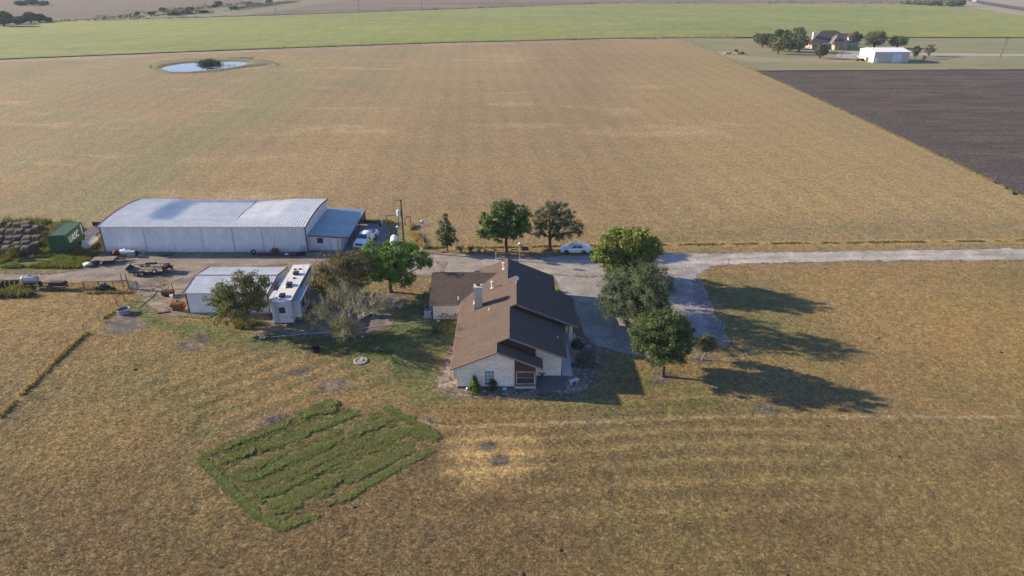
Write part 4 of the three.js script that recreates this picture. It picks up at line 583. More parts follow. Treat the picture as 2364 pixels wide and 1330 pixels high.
{ // white sedan (its nose points to local -z)
  const p = at(1327.5, 584), s = thing('sedan', 'white four-door sedan parked under the oak by the fence', 'car', [p.x, 0, p.z - 0.35], Math.PI / 2 - 0.01);
  const R = (w, sill, mid, belt, top, roofw, roof) => [[w * 0.9, sill], [w, mid], [w * 0.985, belt], [roofw, top], [roofw * 0.55, roof - 0.01], [0, roof]];
  const w = 0.88;
  put('body', skin([[-2.28, R(w * 0.72, 0.3, 0.42, 0.58, 0.64, 0.5, 0.66)], [-2.18, R(w * 0.86, 0.22, 0.42, 0.66, 0.72, 0.6, 0.74)], [-1.9, R(w * 0.97, 0.2, 0.45, 0.74, 0.82, 0.66, 0.84)], [-1.2, R(w, 0.2, 0.5, 0.84, 0.93, 0.7, 0.95)], [-0.98, R(w, 0.2, 0.5, 0.88, 0.98, 0.72, 1.0)], [-0.2, R(w, 0.2, 0.5, 0.92, 1.38, 0.6, 1.44)], [0.3, R(w, 0.2, 0.5, 0.93, 1.41, 0.6, 1.47)], [0.85, R(w, 0.2, 0.5, 0.94, 1.38, 0.59, 1.44)], [1.3, R(w, 0.2, 0.5, 0.95, 1.2, 0.6, 1.25)], [1.65, R(w, 0.21, 0.52, 0.96, 1.03, 0.66, 1.06)], [2.1, R(w * 0.96, 0.24, 0.55, 0.94, 1.0, 0.64, 1.03)], [2.25, R(w * 0.88, 0.34, 0.55, 0.84, 0.92, 0.58, 0.95)], [2.28, R(w * 0.84, 0.38, 0.55, 0.76, 0.82, 0.56, 0.85)]]), mPaint, s);
  put('windshield', face([[-0.68, 1.0, -0.95], [0.68, 1.0, -0.95], [0.55, 1.41, -0.24], [-0.55, 1.41, -0.24]].reverse(), 0.022), mGlass, s);
  put('rear_window', face([[-0.6, 1.09, 1.6], [0.6, 1.09, 1.6], [0.53, 1.4, 0.98], [-0.53, 1.4, 0.98]], 0.05), mGlass, s);
  for (const k of [-1, 1]) { const f = (pts) => face(k > 0 ? pts : pts.map(([x, y, z]) => [-x, y, z]).reverse(), 0.02);
    put('side_window', f([[0.845, 0.95, -0.72], [0.69, 1.34, -0.12], [0.66, 1.35, 0.22], [0.845, 0.97, 0.22]]), mGlass, s); put('side_window', f([[0.845, 0.97, 0.3], [0.66, 1.35, 0.3], [0.67, 1.3, 0.86], [0.845, 0.98, 1.22]]), mGlass, s);
    put('mirror', RB(0.2, 0.13, 0.12, 0.04, k * 0.98, 0.98, -0.72), mPaint, s); put('headlight', RB(0.34, 0.14, 0.2, 0.05, k * 0.6, 0.66, -2.1, k * -0.5), mLampGlass, s); put('taillight', RB(0.3, 0.16, 0.16, 0.04, k * 0.63, 0.84, 2.16, k * 0.4), mRedLamp, s);
    for (const z of [-1.36, 1.3]) { put('wheel_arch', CX(0.39, 0.1, k * 0.825, 0.34, z, 20), mDark, s); wheel(s, 0.32, 0.2, k * 0.8, 0.32, z, mRimDark); } put('door_handle', B(0.03, 0.04, 0.16, k * 0.885, 0.8, 0.12), mPaint, s); }
  put('grille', RB(0.8, 0.12, 0.06, 0.02, 0, 0.4, -2.27), mDark, s);
}
{ // white pickup, nose towards the camera
  const a = at(834, 575.5), b = at(860, 549), L = V(b.x - a.x, 0, b.z - a.z), t = thing('pickup_truck', 'white crew-cab pickup truck parked beside the lean-to', 'truck', [(a.x + b.x) / 2 - 0.2, 0, (a.z + b.z) / 2 - 0.1], Math.atan2(-(a.x - b.x), -(a.z - b.z)));
  const R = (w, sill, mid, belt, top, rw, roof) => [[w * 0.94, sill], [w, mid], [w * 0.99, belt], [rw, top], [rw * 0.55, roof - 0.01], [0, roof]], w = 1.0;
  put('body', skin([[-2.95, R(w * 0.86, 0.5, 0.7, 0.95, 1.04, 0.8, 1.06)], [-2.85, R(w * 0.95, 0.42, 0.7, 1.04, 1.14, 0.84, 1.17)], [-1.7, R(w, 0.42, 0.75, 1.14, 1.24, 0.86, 1.28)], [-1.5, R(w, 0.42, 0.75, 1.17, 1.28, 0.86, 1.31)], [-0.8, R(w, 0.42, 0.75, 1.2, 1.82, 0.72, 1.89)], [0.6, R(w, 0.42, 0.75, 1.22, 1.86, 0.74, 1.93)], [0.95, R(w, 0.42, 0.75, 1.22, 1.78, 0.74, 1.85)], [1.05, R(w, 0.42, 0.75, 1.22, 1.3, 0.9, 1.32)]]), mPaint, t);
  put('bed', [B(0.1, 0.72, 1.95, -0.95, 0.92, 2.03), B(0.1, 0.72, 1.95, 0.95, 0.92, 2.03), B(2.0, 0.72, 0.08, 0, 0.92, 2.98)], mPaint, t);
  put('bed_liner', [B(1.8, 0.06, 1.9, 0, 0.62, 2.03), B(1.78, 0.6, 0.05, 0, 0.95, 1.1), B(0.04, 0.62, 1.88, 0.88, 0.95, 2.03), B(0.04, 0.62, 1.88, -0.88, 0.95, 2.03)], mDark, t);
  put('windshield', face([[-0.83, 1.32, -1.45], [0.83, 1.32, -1.45], [0.68, 1.83, -0.84], [-0.68, 1.83, -0.84]].reverse(), 0.03), mGlass, t);
  put('rear_window', face([[-0.6, 1.36, 1.03], [0.6, 1.36, 1.03], [0.56, 1.75, 0.98], [-0.56, 1.75, 0.98]], 0.02), mGlass, t);
  for (const k of [-1, 1]) { const f = (pts) => face(k > 0 ? pts : pts.map(([x, y, z]) => [-x, y, z]).reverse(), 0.02);
    put('side_window', f([[0.97, 1.27, -1.1], [0.77, 1.76, -0.66], [0.76, 1.77, -0.1], [0.97, 1.28, -0.1]]), mGlass, t); put('side_window', f([[0.97, 1.28, 0.0], [0.76, 1.77, 0.0], [0.77, 1.77, 0.7], [0.97, 1.29, 0.85]]), mGlass, t);
    put('mirror', RB(0.22, 0.28, 0.14, 0.05, k * 1.14, 1.32, -1.05), mDark, t); put('headlight', RB(0.3, 0.2, 0.14, 0.04, k * 0.72, 0.97, -2.88), mLampGlass, t); put('taillight', RB(0.16, 0.42, 0.1, 0.03, k * 0.92, 0.98, 3.0), mRedLamp, t);
    for (const z of [-1.95, 1.85]) { put('wheel_arch', CX(0.5, 0.1, k * 0.955, 0.45, z, 20), mDark, t); wheel(t, 0.41, 0.28, k * 0.9, 0.41, z); } }
  put('grille', RB(1.15, 0.34, 0.08, 0.03, 0, 0.9, -2.96), mDark, t); put('bumper', RB(1.85, 0.2, 0.2, 0.06, 0, 0.56, -3.0), mWhite, t); put('licence_plate', B(0.32, 0.15, 0.02, 0, 0.6, -3.11), mWhite, t);
}
{ // fifth-wheel travel trailer, its rear end to the camera
  const a = at(655, 746, 0.5), b = at(697, 610.5, 3.4), L = Math.hypot(b.x - a.x, b.z - a.z), t = thing('travel_trailer', 'long white travel trailer with dark rooftop air conditioners and open slide-outs', 'trailer', [a.x, 0, a.z], turnTo(a, b));
  const mRV = MP(0.72, 0.735, 0.75, { roughness: 0.35, map: texMetal }), mRVroof = M(0.78, 0.77, 0.74, { roughness: 0.6, map: texMetal }), W = 2.44, H = 3.4;
  put('body', [RB(W, H - 0.55, L - 2.6, 0.09, 0, 0.5 + (H - 0.55) / 2, -(L - 2.6) / 2), RB(W, H - 1.75, 2.62, 0.09, 0, 1.7 + (H - 1.75) / 2, -(L - 1.31))], mRV, t);
  put('roof', B(W - 0.12, 0.03, L - 0.1, 0, H - 0.03, -L / 2), mRVroof, t);
  put('roof_rail', [B(0.06, 0.06, L, -W / 2 + 0.03, H - 0.05, -L / 2), B(0.05, 0.07, L, W / 2 - 0.02, H - 0.05, -L / 2)], mDark, t);
  put('awning', [CZ(0.085, L * 0.5, W / 2 + 0.08, H - 0.28, -L * 0.68, 10), B(0.05, 1.9, 0.06, W / 2 + 0.05, 2.2, -L * 0.5), B(0.05, 1.9, 0.06, W / 2 + 0.05, 2.2, -L * 0.9)], mDark, t);
  for (const [u, x] of [[0.13, -0.15], [0.42, -0.1], [0.72, -0.05]]) { const ac = put('air_conditioner', RB(0.72, 0.3, 0.85, 0.12, x, H + 0.17, -L * u), mDark, t); put('shroud_vent', B(0.5, 0.02, 0.5, x, H + 0.325, -L * u), mBlack, ac); }
  for (const [u, x, r] of [[0.6, 0.0, 0.2], [0.86, 0.1, 0.2], [0.85, -0.55, 0.18], [0.35, -0.4, 0.15], [0.52, -0.7, 0.08], [0.78, 0.75, 0.07], [0.94, 0.2, 0.08]]) put('roof_vent', [lathe([[r * 1.15, 0], [r, 0.09], [r * 0.6, 0.15], [0.001, 0.16]], 12).translate(x, H - 0.02, -L * u)], r > 0.16 ? M(0.14, 0.13, 0.13) : mWhite, t);
  put('solar_panel', B(0.8, 0.03, 0.55, 0.02, H + 0.02, -L * 0.36), mDark, t);
  const sl = put('slide_out', RB(0.95, 2.15, 4.5, 0.03, W / 2 + 0.44, 1.95, -3.05), mRV, t); put('slide_roof', B(1.0, 0.03, 4.6, W / 2 + 0.44, 3.06, -3.05), mGalvDull, sl); put('slide_trim', [B(0.06, 2.2, 0.05, W / 2 + 0.93, 1.95, -0.78), B(0.06, 0.06, 4.55, W / 2 + 0.93, 3.03, -3.05), B(0.06, 2.2, 0.05, W / 2 + 0.93, 1.95, -5.3)], mDark, sl);
  for (const z of [-1.9, -4.1]) put('pane', B(0.02, 0.95, 1.2, W / 2 + 0.925, 2.25, z), mGlass, sl); put('stripe', [B(0.02, 0.16, 2.0, W / 2 + 0.925, 1.4, -2.2, 0, 0.25), B(0.02, 0.1, 2.2, W / 2 + 0.925, 1.2, -3.9, 0, 0.2)], mDark, sl);
  for (const [z, l] of [[-3.0, 2.4], [-7.0, 2.2]]) { const s2 = put('slide_out', RB(0.8, 1.9, l, 0.03, -W / 2 - 0.36, 2.0, z), mRV, t); put('slide_trim', [B(0.05, 1.9, 0.05, -W / 2 - 0.76, 2.0, z + l / 2), B(0.8, 0.05, 0.05, -W / 2 - 0.36, 2.96, z + l / 2)], mDark, s2); }
  put('rear_window', RB(0.62, 0.68, 0.05, 0.02, 0.03, 2.25, 0.0), mGlass, t); put('window_frame', [B(0.72, 0.05, 0.03, 0.03, 2.62, 0.01), B(0.72, 0.05, 0.03, 0.03, 1.88, 0.01), B(0.05, 0.78, 0.03, 0.38, 2.25, 0.01), B(0.05, 0.78, 0.03, -0.32, 2.25, 0.01)], mDark, t);
  put('ladder', [T([-0.75, 0.65, 0.1], [-0.75, 3.5, 0.1], 0.022), T([-0.42, 0.65, 0.1], [-0.42, 3.5, 0.1], 0.022), ...Array.from({ length: 9 }, (_, i) => T([-0.75, 0.8 + i * 0.3, 0.1], [-0.42, 0.8 + i * 0.3, 0.1], 0.018))], mSteel, t);
  put('swoosh', [bentTube([[-0.2, 1.35, 0.012], [0.2, 1.32, 0.012], [0.62, 1.18, 0.012]], 0.018, 10, 4), bentTube([[-0.35, 2.92, 0.012], [0.1, 2.88, 0.012], [0.75, 2.86, 0.012]], 0.012, 10, 4)], M(0.2, 0.12, 0.1), t);
  for (const k of [-1, 1]) { put('taillight', RB(0.07, 0.4, 0.05, 0.02, k * 1.06, 1.3, 0.0), mRedLamp, t); for (const z of [-4.4, -5.35]) wheel(t, 0.38, 0.24, k * 1.08, 0.38, z); put('landing_leg', B(0.12, 1.75, 0.12, k * 0.95, 0.87, -L + 2.3), mSteel, t); }
  put('bumper', B(2.2, 0.16, 0.14, 0, 0.48, -0.02), mDark, t);
}
{ // green shipping container on a low chassis
  const a = at(139.5, 581, 0.62), b = at(166, 560.5, 0.62), dir = turnTo(at(133.4, 547, 3.2), at(163.7, 522.6, 3.2)), t = thing('shipping_container', 'green steel shipping container with large white letters beside the hay bales', 'container', [a.x, 0, a.z], dir);
  const mGr = M(0.032, 0.115, 0.052, { roughness: 0.6, map: texMetal }), L = 6.06, W = 2.44, H = 2.59, y0 = 0.62;
  put('side_wall', ribWall(0.08, L - 0.08, H - 0.1, 0.28, 0.036).rotateY(Math.PI / 2).translate(W / 2 - 0.05, y0 + 0.05, 0), mGr, t);
  put('side_wall', ribWall(0.08, L - 0.08, H - 0.1, 0.28, 0.036).rotateY(-Math.PI / 2).translate(-W / 2 + 0.05, y0 + 0.05, -L), mGr, t);
  put('end_wall', ribWall(-W / 2 + 0.06, W / 2 - 0.06, H - 0.1, 0.24, 0.045).translate(0, y0 + 0.05, -0.05), mGr, t);
  put('door', B(W - 0.1, H - 0.1, 0.05, 0, y0 + H / 2, -L + 0.04), mGr, t);
  put('roof', ribRoof(-W / 2 + 0.06, W / 2 - 0.06, -0.08, -L + 0.08, () => y0 + H - 0.03, 0.3, 0.02, 1), mGr, t);
  const fr = []; for (const x of [-W / 2 + 0.05, W / 2 - 0.05]) { for (const z of [-0.06, -L + 0.06]) fr.push(B(0.12, H, 0.12, x, y0 + H / 2, z)); fr.push(B(0.1, 0.12, L - 0.1, x, y0 + 0.06, -L / 2), B(0.1, 0.1, L - 0.1, x, y0 + H - 0.04, -L / 2)); } for (const z of [-0.06, -L + 0.06]) fr.push(B(W - 0.1, 0.12, 0.1, 0, y0 + 0.06, z), B(W - 0.1, 0.11, 0.1, 0, y0 + H - 0.04, z)); put('frame', fr, mGr, t);
  put('chassis', [B(2.3, 0.18, 0.25, 0, 0.5, -0.1), B(0.3, 0.22, L, -0.5, 0.45, -L / 2), B(0.3, 0.22, L, 0.5, 0.45, -L / 2), B(0.25, 0.35, 0.25, -0.7, 0.17, -0.6), B(0.25, 0.35, 0.25, 0.7, 0.17, -0.6)], mDark, t);
  for (const k of [-1, 1]) wheel(t, 0.42, 0.26, k * 1.0, 0.42, -L + 1.4, mRimDark);
  const font = await new FontLoader().loadAsync('fonts/droid/droid_sans_bold.typeface.json');
  const tg = new TextGeometry('UASC', { font, size: 1.0, depth: 0.02, curveSegments: 3, bevelEnabled: false }); tg.computeBoundingBox(); const tw = tg.boundingBox.max.x; tg.scale(3.6 / tw, 1, 1).rotateY(Math.PI / 2).translate(W / 2 + 0.012, y0 + 0.95, -0.75);
  put('lettering', tg, mWhite, t); put('marking', [B(0.012, 1.1, 0.16, W / 2 + 0.01, y0 + 1.8, -L + 0.5), B(0.012, 0.5, 0.1, W / 2 + 0.01, y0 + 0.9, -L + 0.5)], mWhite, t);
}
// a tank on a wheeled running gear, axis along local z
function tankTrailer(name, label, a, b, r, m, yC, o = {}) {
  const L = a.distanceTo(b), t = thing(name, label, 'trailer', [(a.x + b.x) / 2, 0, (a.z + b.z) / 2], turnTo(a, b));
  const k = r * 0.35, tk = put('tank', lathe([[0.001, -L / 2], [r * 0.5, -L / 2 + 0.02], [r * 0.86, -L / 2 + k * 0.45], [r, -L / 2 + k], [r, L / 2 - k], [r * 0.86, L / 2 - k * 0.45], [r * 0.5, L / 2 - 0.02], [0.001, L / 2]], 28).rotateX(Math.PI / 2).translate(0, yC, 0), m, t);
  put('band', [-0.3, 0.3].map((u) => lathe([[r * 1.0, -0.05], [r * 1.02, -0.05], [r * 1.02, 0.05], [r * 1.0, 0.05]], 28).rotateX(Math.PI / 2).translate(0, yC, u * L)), mSteel, tk); put('hatch', T([0, yC + r - 0.05, 0], [0, yC + r + 0.12, 0], 0.16, 0.16, 12), mSteel, tk);
  put('frame', [B(0.1, 0.14, L * 0.95, -0.42, yC - r * 0.95, 0), B(0.1, 0.14, L * 0.95, 0.42, yC - r * 0.95, 0), B(1.1, 0.1, 0.12, 0, yC - r * 1.05, L * 0.3), B(1.1, 0.1, 0.12, 0, yC - r * 1.05, -L * 0.3), ...(o.tongue ? [B(0.1, 0.1, 1.6, 0, yC - r * 1.05, o.tongue * (L / 2 + 0.6))] : [])], o.frame ?? mDark, t);
  for (const s of [-1, 1]) for (const u of o.wheels ?? [-0.3, 0.3]) wheel(t, 0.34, 0.2, s * 0.78, 0.34, u * L, mRimDark); return t;
}
tankTrailer('tank_trailer', 'pale cylindrical tank on a wheeled running gear beside the green container', at(196, 568, 1.25), at(219, 550.5, 1.25), 0.62, M(0.52, 0.5, 0.44, { map: texMetal, roughness: 0.5 }), 1.25, { wheels: [-0.32, -0.1], tongue: 1 });
tankTrailer('tank_trailer', 'silver cylindrical tank on a rusty wagon in the weeds at the junk row', at(50.5, 645, 1.3), at(87, 644.5, 1.3), 0.56, M(0.5, 0.52, 0.54, { map: texMetal, roughness: 0.4, metalness: 0.4 }), 1.3, { frame: mRust, tongue: -1 });
// low utility trailer with a plank deck, rails, axles and a tongue; length along local x
const mPlank = M(0.36, 0.31, 0.25, { map: texWood }), mPlank2 = M(0.3, 0.26, 0.21, { map: texWood });
function utilityTrailer(label, p, turn, L, W, o) {
  const t = thing('utility_trailer', label, 'trailer', p, turn), y = o.y ?? 0.55, n = 10;
  for (let i = 0; i < n; i++) put('plank', B(L - 0.06, 0.045, W / n - 0.015, 0, y + 0.02, -W / 2 + (i + 0.5) * W / n), i % 3 ? mPlank : mPlank2, t);
  put('frame', [B(L, 0.14, 0.08, 0, y - 0.05, -W / 2), B(L, 0.14, 0.08, 0, y - 0.05, W / 2), B(0.08, 0.14, W, -L / 2, y - 0.05, 0), B(0.08, 0.14, W, L / 2, y - 0.05, 0), T([L / 2, y - 0.05, -W * 0.35], [L / 2 + 1.25, y - 0.1, 0], 0.06), T([L / 2, y - 0.05, W * 0.35], [L / 2 + 1.25, y - 0.1, 0], 0.06), T([L / 2 + 1.0, y - 0.1, 0], [L / 2 + 1.45, y - 0.1, 0], 0.05), T([L / 2 + 1.0, 0.05, 0], [L / 2 + 1.0, y + 0.4, 0], 0.045)], mBlack, t);
  if (o.rail) { const g = []; for (const z of [-W / 2, W / 2]) { g.push(T([-L / 2, y + 0.42, z], [L / 2, y + 0.42, z], 0.035)); for (let i = 0; i <= 5; i++) g.push(T([-L / 2 + i * L / 5, y, z], [-L / 2 + i * L / 5, y + 0.42, z], 0.03)); } put('rail', g, mBlack, t); }
  for (const s of [-1, 1]) for (const x of o.axles) { wheel(t, o.r ?? 0.34, 0.22, x, o.r ?? 0.34, s * (W / 2 + 0.16), o.rim ?? mRim, 'z'); put('fender', B(0.8, 0.04, 0.26, x, (o.r ?? 0.34) * 2 + 0.07, s * (W / 2 + 0.17)), mBlack, t); }
  if (o.gate) { const g = put('tail_gate', [B(0.05, 0.07, W, -L / 2 - 0.35, y + 0.55, 0), B(0.7, 0.05, 0.06, -L / 2 - 0.18, y + 0.3, -W / 2 + 0.05, 0, 0, -0.8), B(0.7, 0.05, 0.06, -L / 2 - 0.18, y + 0.3, W / 2 - 0.05, 0, 0, -0.8)], mBlack, t); put('gate_mesh', B(0.72, 0.02, W - 0.1, -L / 2 - 0.18, y + 0.3, 0, 0, 0, -0.95), mDark, g); }
  if (o.box) put('tool_box', [RB(0.7, 0.5, 1.5, 0.04, L / 2 + 0.15, y + 0.32, -0.1), B(0.5, 0.2, 0.6, L / 2 + 0.75, y + 0.2, -0.2)], mBlack, t);
  if (o.spare) wheel(t, 0.34, 0.2, L * 0.27, y + 0.15, W / 2 + 0.15, mWhite, 'z');
  if (o.tarp) put('rolled_tarp', RB(1.7, 0.3, 0.3, 0.12, 0.1, y + 0.5, -W / 2 - 0.05), mDark, t);
  return t;
}
{ const p = at(340, 638); utilityTrailer('black tandem-axle trailer with plank deck and white spare wheel on the gravel', [p.x - 0.3, 0, p.z - 1.2], 0.1, 4.6, 1.95, { axles: [-1.3, -0.5], rail: true, gate: true, box: true, spare: true, tarp: true }); }
{ const p = at(233, 612); utilityTrailer('single-axle trailer with a bare plank deck near the barn corner', [p.x + 0.1, 0, p.z - 0.9], 0.12, 3.3, 1.8, { axles: [-0.6], rail: false, r: 0.36, rim: mDark, y: 0.62 }); }
{ // dark flat wagon behind the container
  const a = at(200, 546, 0.8), b = at(232, 522, 0.8), t = thing('flat_wagon', 'dark low flat-bed wagon with a wooden side board behind the tank trailer', 'wagon', [(a.x + b.x) / 2, 0, (a.z + b.z) / 2], turnTo(a, b)), L = a.distanceTo(b);
  for (let i = 0; i < 8; i++) put('plank', B(2.3 / 8 - 0.02, 0.06, L, -1.15 + (i + 0.5) * 2.3 / 8, 0.85, 0), i % 3 ? M(0.05, 0.05, 0.07) : M(0.09, 0.09, 0.11), t);
  put('side_board', B(0.06, 0.4, L, 1.2, 0.85, 0), mWood, t); put('head_board', B(2.4, 0.7, 0.06, 0, 1.2, -L / 2), mDark, t); put('frame', [B(0.12, 0.2, L, -0.5, 0.7, 0), B(0.12, 0.2, L, 0.5, 0.7, 0)], mDark, t); for (const k of [-1, 1]) for (const u of [-0.35, 0.35]) wheel(t, 0.36, 0.22, k * 1.0, 0.36, u * L, mRimDark);
}
// ================================================================ THINGS ABOUT THE YARD
// round hay bales, weathered grey, lying end to end in rows
const texHay = tile(256, 2, (x, y) => { const s = vn(x / 256 * 90, y / 256 * 14, 0), k = 0.7 + 0.5 * (s - 0.5) + 0.4 * (pn(x, y, 256, 16, 3) - 0.5) + 0.2 * (hash(x, y) - 0.5); return [k, k * 0.96, k * 0.92]; });
const mHay = [M(0.19, 0.155, 0.135, { map: texHay, roughness: 1 }), M(0.15, 0.125, 0.115, { map: texHay, roughness: 1 }), M(0.23, 0.185, 0.14, { map: texHay, roughness: 1 })];
{
  const bale = (m) => { const r = 0.76, L = 1.42, g = lathe([[0.001, -L / 2 + 0.05], [r * 0.5, -L / 2 + 0.02], [r * 0.9, -L / 2], [r, -L / 2 + 0.1], [r * 1.02, -L * 0.25], [r * 0.99, 0], [r * 1.02, L * 0.25], [r, L / 2 - 0.1], [r * 0.9, L / 2], [r * 0.5, L / 2 - 0.02], [0.001, L / 2 - 0.05]], 22).rotateZ(Math.PI / 2); const p = g.attributes.position; for (let i = 0; i < p.count; i++) { const x = p.getX(i), y = p.getY(i), z = p.getZ(i), a = Math.atan2(y, z), k = 1 + 0.09 * (vn(Math.cos(a) * 3 + 5, Math.sin(a) * 3 + x * 2 + 9) - 0.5); p.setXYZ(i, x, y * k * (y < 0 ? 0.93 : 1), z * k); } g.computeVertexNormals(); return g; };
  const geo = merge([bale()]);
  const rows = [[592, -100, 72, 0], [580, -100, 92, 0], [566, -100, 95, 0], [552, -100, 76, 0.25], [541, 40, 112, 0.3], [534, -100, 70, 0.3]], words = ['in the bale row closest to the gravel road', 'in the second bale row from the gravel road', 'in the third bale row from the gravel road', 'in the fourth, weedy bale row from the gravel road', 'in the short bale row behind the green container', 'in the bale row at the pasture edge'];
  rows.forEach(([py, p0, p1, gap], ri) => { const e = at(p1, py), s = at(p0, py); for (let x = e.x - 0.72; x > Math.max(s.x, -86); x -= 1.47) { if (rnd() < gap) continue; const o = new THREE.Mesh(geo, mHay[Math.floor(rnd() * 3)]); o.name = numbered('hay_bale'); o.castShadow = o.receiveShadow = true; o.position.set(x + rr(-0.04, 0.04), 0.7, e.z - 0.75 + rr(-0.1, 0.1)); o.rotation.set(0, rr(-0.14, 0.14), rr(-0.04, 0.04)); o.scale.set(rr(0.92, 1.02), rr(0.84, 1.06), rr(0.92, 1.08)); o.position.y = 0.68 * o.scale.y; o.userData = { label: 'weathered grey round hay bale ' + words[ri], category: 'hay bale', group: 'hay bales, row ' + (ri + 1) }; scene.add(o); } });
}
// ---- fences: each is one thing, its posts and wires are parts
function wireFence(label, line, step, o = {}) {
  const t = thing('wire_fence', label, 'fence', [line[0][0], 0, line[0][1]]), X0 = line[0][0], Zz = line[0][1], wires = [];
  const pg = clean(o.wood ? new THREE.CylinderGeometry(0.06, 0.07, 1.4, 7).translate(0, 0.68, 0) : mergeGeometries([clean(B(0.045, 1.4, 0.012, 0, 0.68, 0)), clean(B(0.012, 1.4, 0.04, 0, 0.68, 0.02))])); uvMetres(pg);
  for (let i = 0; i + 1 < line.length; i++) { const [ax, az] = line[i], [bx, bz] = line[i + 1], L = Math.hypot(bx - ax, bz - az), n = Math.max(1, Math.round(L / step)); for (let k = 0; k < n; k++) { const u = k / n, m = new THREE.Mesh(pg, o.mat ?? mRust2); m.name = 'post'; m.castShadow = true; m.position.set(mix(ax, bx, u) - X0, 0, mix(az, bz, u) - Zz); m.rotation.set(rr(-0.05, 0.05), rr(0, 3), rr(-0.05, 0.05)); m.scale.y = rr(0.85, 1.05); t.add(m); } for (const y of [0.45, 0.8, 1.15]) wires.push(T([ax - X0, y, az - Zz], [bx - X0, y, bz - Zz], 0.004, 0.004, 3, true)); }
  put('wire', wires, mSteel, t).userData = { kind: 'stuff' }; return t;
}
const mRust2 = M(0.1, 0.06, 0.045, { roughness: 0.9 }), mPipe = M(0.15, 0.045, 0.03, { roughness: 0.8 });
wireFence('wire fence on steel posts through tall grass beside the stock tank', fenceLeft.slice(0, 6).map((p) => p), 4.2);
wireFence('wire fence on thin posts along the gravel road and pasture', fenceRoad, 4.6);
wireFence('long wire fence between the dry pasture and the plowed field', fenceDiag.slice(0, 6), 9, { wood: true, mat: mWood });
function pipeFence(label, posts, o = {}) {
  const t = thing('pipe_fence', label, 'fence', posts[0].p), O = posts[0].p, m = o.m ?? mPipe;
  for (const q of posts) put('post', T(V(q.p.x - O.x, -0.05, q.p.z - O.z), V(q.p.x - O.x, q.h, q.p.z - O.z), 0.06, 0.06, 8), m, t);
  for (let i = 0; i + 1 < posts.length; i++) { const a = posts[i], b = posts[i + 1]; for (const k of o.rails ?? [1]) put('rail', T(V(a.p.x - O.x, a.h * k, a.p.z - O.z), V(b.p.x - O.x, b.h * k, b.p.z - O.z), 0.05, 0.05, 8), m, t); } return t;
}
pipeFence('red-brown pipe rail fence along the junk row', [[196, 671], [231, 670], [264, 669], [298, 668]].map(([x, y]) => ({ p: at(x, y), h: 1.3 })));
pipeFence('brown pipe fence corner running from the junk row to the stock tank', [[318, 667], [306, 681], [288, 694], [271, 706]].map(([x, y]) => ({ p: at(x, y), h: 1.15 })));
pipeFence('rusty pipe corral rail behind the utility pole', [[893, 514], [920, 513], [948, 516], [935, 520]].map(([x, y]) => ({ p: at(x, y), h: 1.25 })));
{ const posts = [[286, 666], [297, 665]].map(([x, y]) => at(x, y)); const t = thing('gate_post_pair', 'pair of tall brown gate posts with cross bars at the fence corner', 'gate posts', posts[0]); for (const p of posts) put('post', T(V(p.x - posts[0].x, 0, p.z - posts[0].z), V(p.x - posts[0].x, 2.1, p.z - posts[0].z), 0.06, 0.06, 8), mPipe, t); for (const y of [0.4, 0.8, 1.2]) put('bar', T(V(-0.5, y, 0), V(posts[1].x - posts[0].x + 0.3, y, posts[1].z - posts[0].z), 0.03), mPipe, t); }
// ---- poles
{
  const p = at(933, 581), t = thing('utility_pole', 'wooden utility pole with a grey transformer behind the bright green tree', 'pole', p);
  put('pole', T([0, -0.1, 0], [0.02, 8.3, 0], 0.17, 0.12, 10), mPole, t); const tr = put('transformer', lathe([[0.001, 0], [0.27, 0], [0.29, 0.04], [0.29, 0.8], [0.31, 0.82], [0.3, 0.88], [0.1, 0.94], [0.001, 0.94]], 18).translate(-0.42, 5.85, 0.1), M(0.55, 0.58, 0.6, { roughness: 0.5 }), t);
  put('bushing', [T([-0.42, 6.7, 0.1], [-0.42, 7.05, 0.1], 0.04, 0.03, 8)], mConc, tr); put('crossarm', [B(0.5, 0.08, 0.08, -0.15, 8.25, 0), T([-0.35, 8.28, 0], [-0.35, 8.55, 0], 0.035, 0.025, 8)], mWood, t); put('bracket', B(0.3, 0.06, 0.06, -0.2, 6.2, 0.05), mSteel, t);
}
function birdPole(label, px, py, top, r = 0.04) { const p = at(px, py), h = heightAt(px, py, top), t = thing('birdhouse_pole', label, 'birdhouse', p); put('pole', T([0, 0, 0], [0, h - 0.5, 0], r, r * 0.8, 7), M(0.5, 0.46, 0.4), t); const b = put('birdhouse', [B(0.42, 0.36, 0.36, 0, h - 0.4, 0), prism([[-0.28, 0], [0.28, 0], [0, 0.2]], 0.44).translate(0, h - 0.22, 0)], M(0.5, 0.52, 0.54), t); for (const x of [-0.15, 0.15]) put('entrance_hole', CZ(0.06, 0.02, x, h - 0.42, 0.186, 10), mDark, b); return t; }
birdPole('white birdhouse on a tall pale pole left of the small conical tree', 978, 573, 508);
birdPole('white birdhouse on a pole between the pickup truck and the utility pole', 921, 562, 521);
birdPole('white birdhouse on a thin pole behind the roof ridge of the house', 1200, 612, 560, 0.03);
{ const p = at(1145, 612), t = thing('flag_pole', 'thin bare metal pole rising behind the house roof', 'pole', p); put('pole', T([0, 0, 0], [0, heightAt(1145, 612, 580), 0], 0.035, 0.025, 7), mGalv, t); put('cap', new THREE.SphereGeometry(0.06, 8, 6).translate(0, heightAt(1145, 612, 580), 0), mGalv, t); }
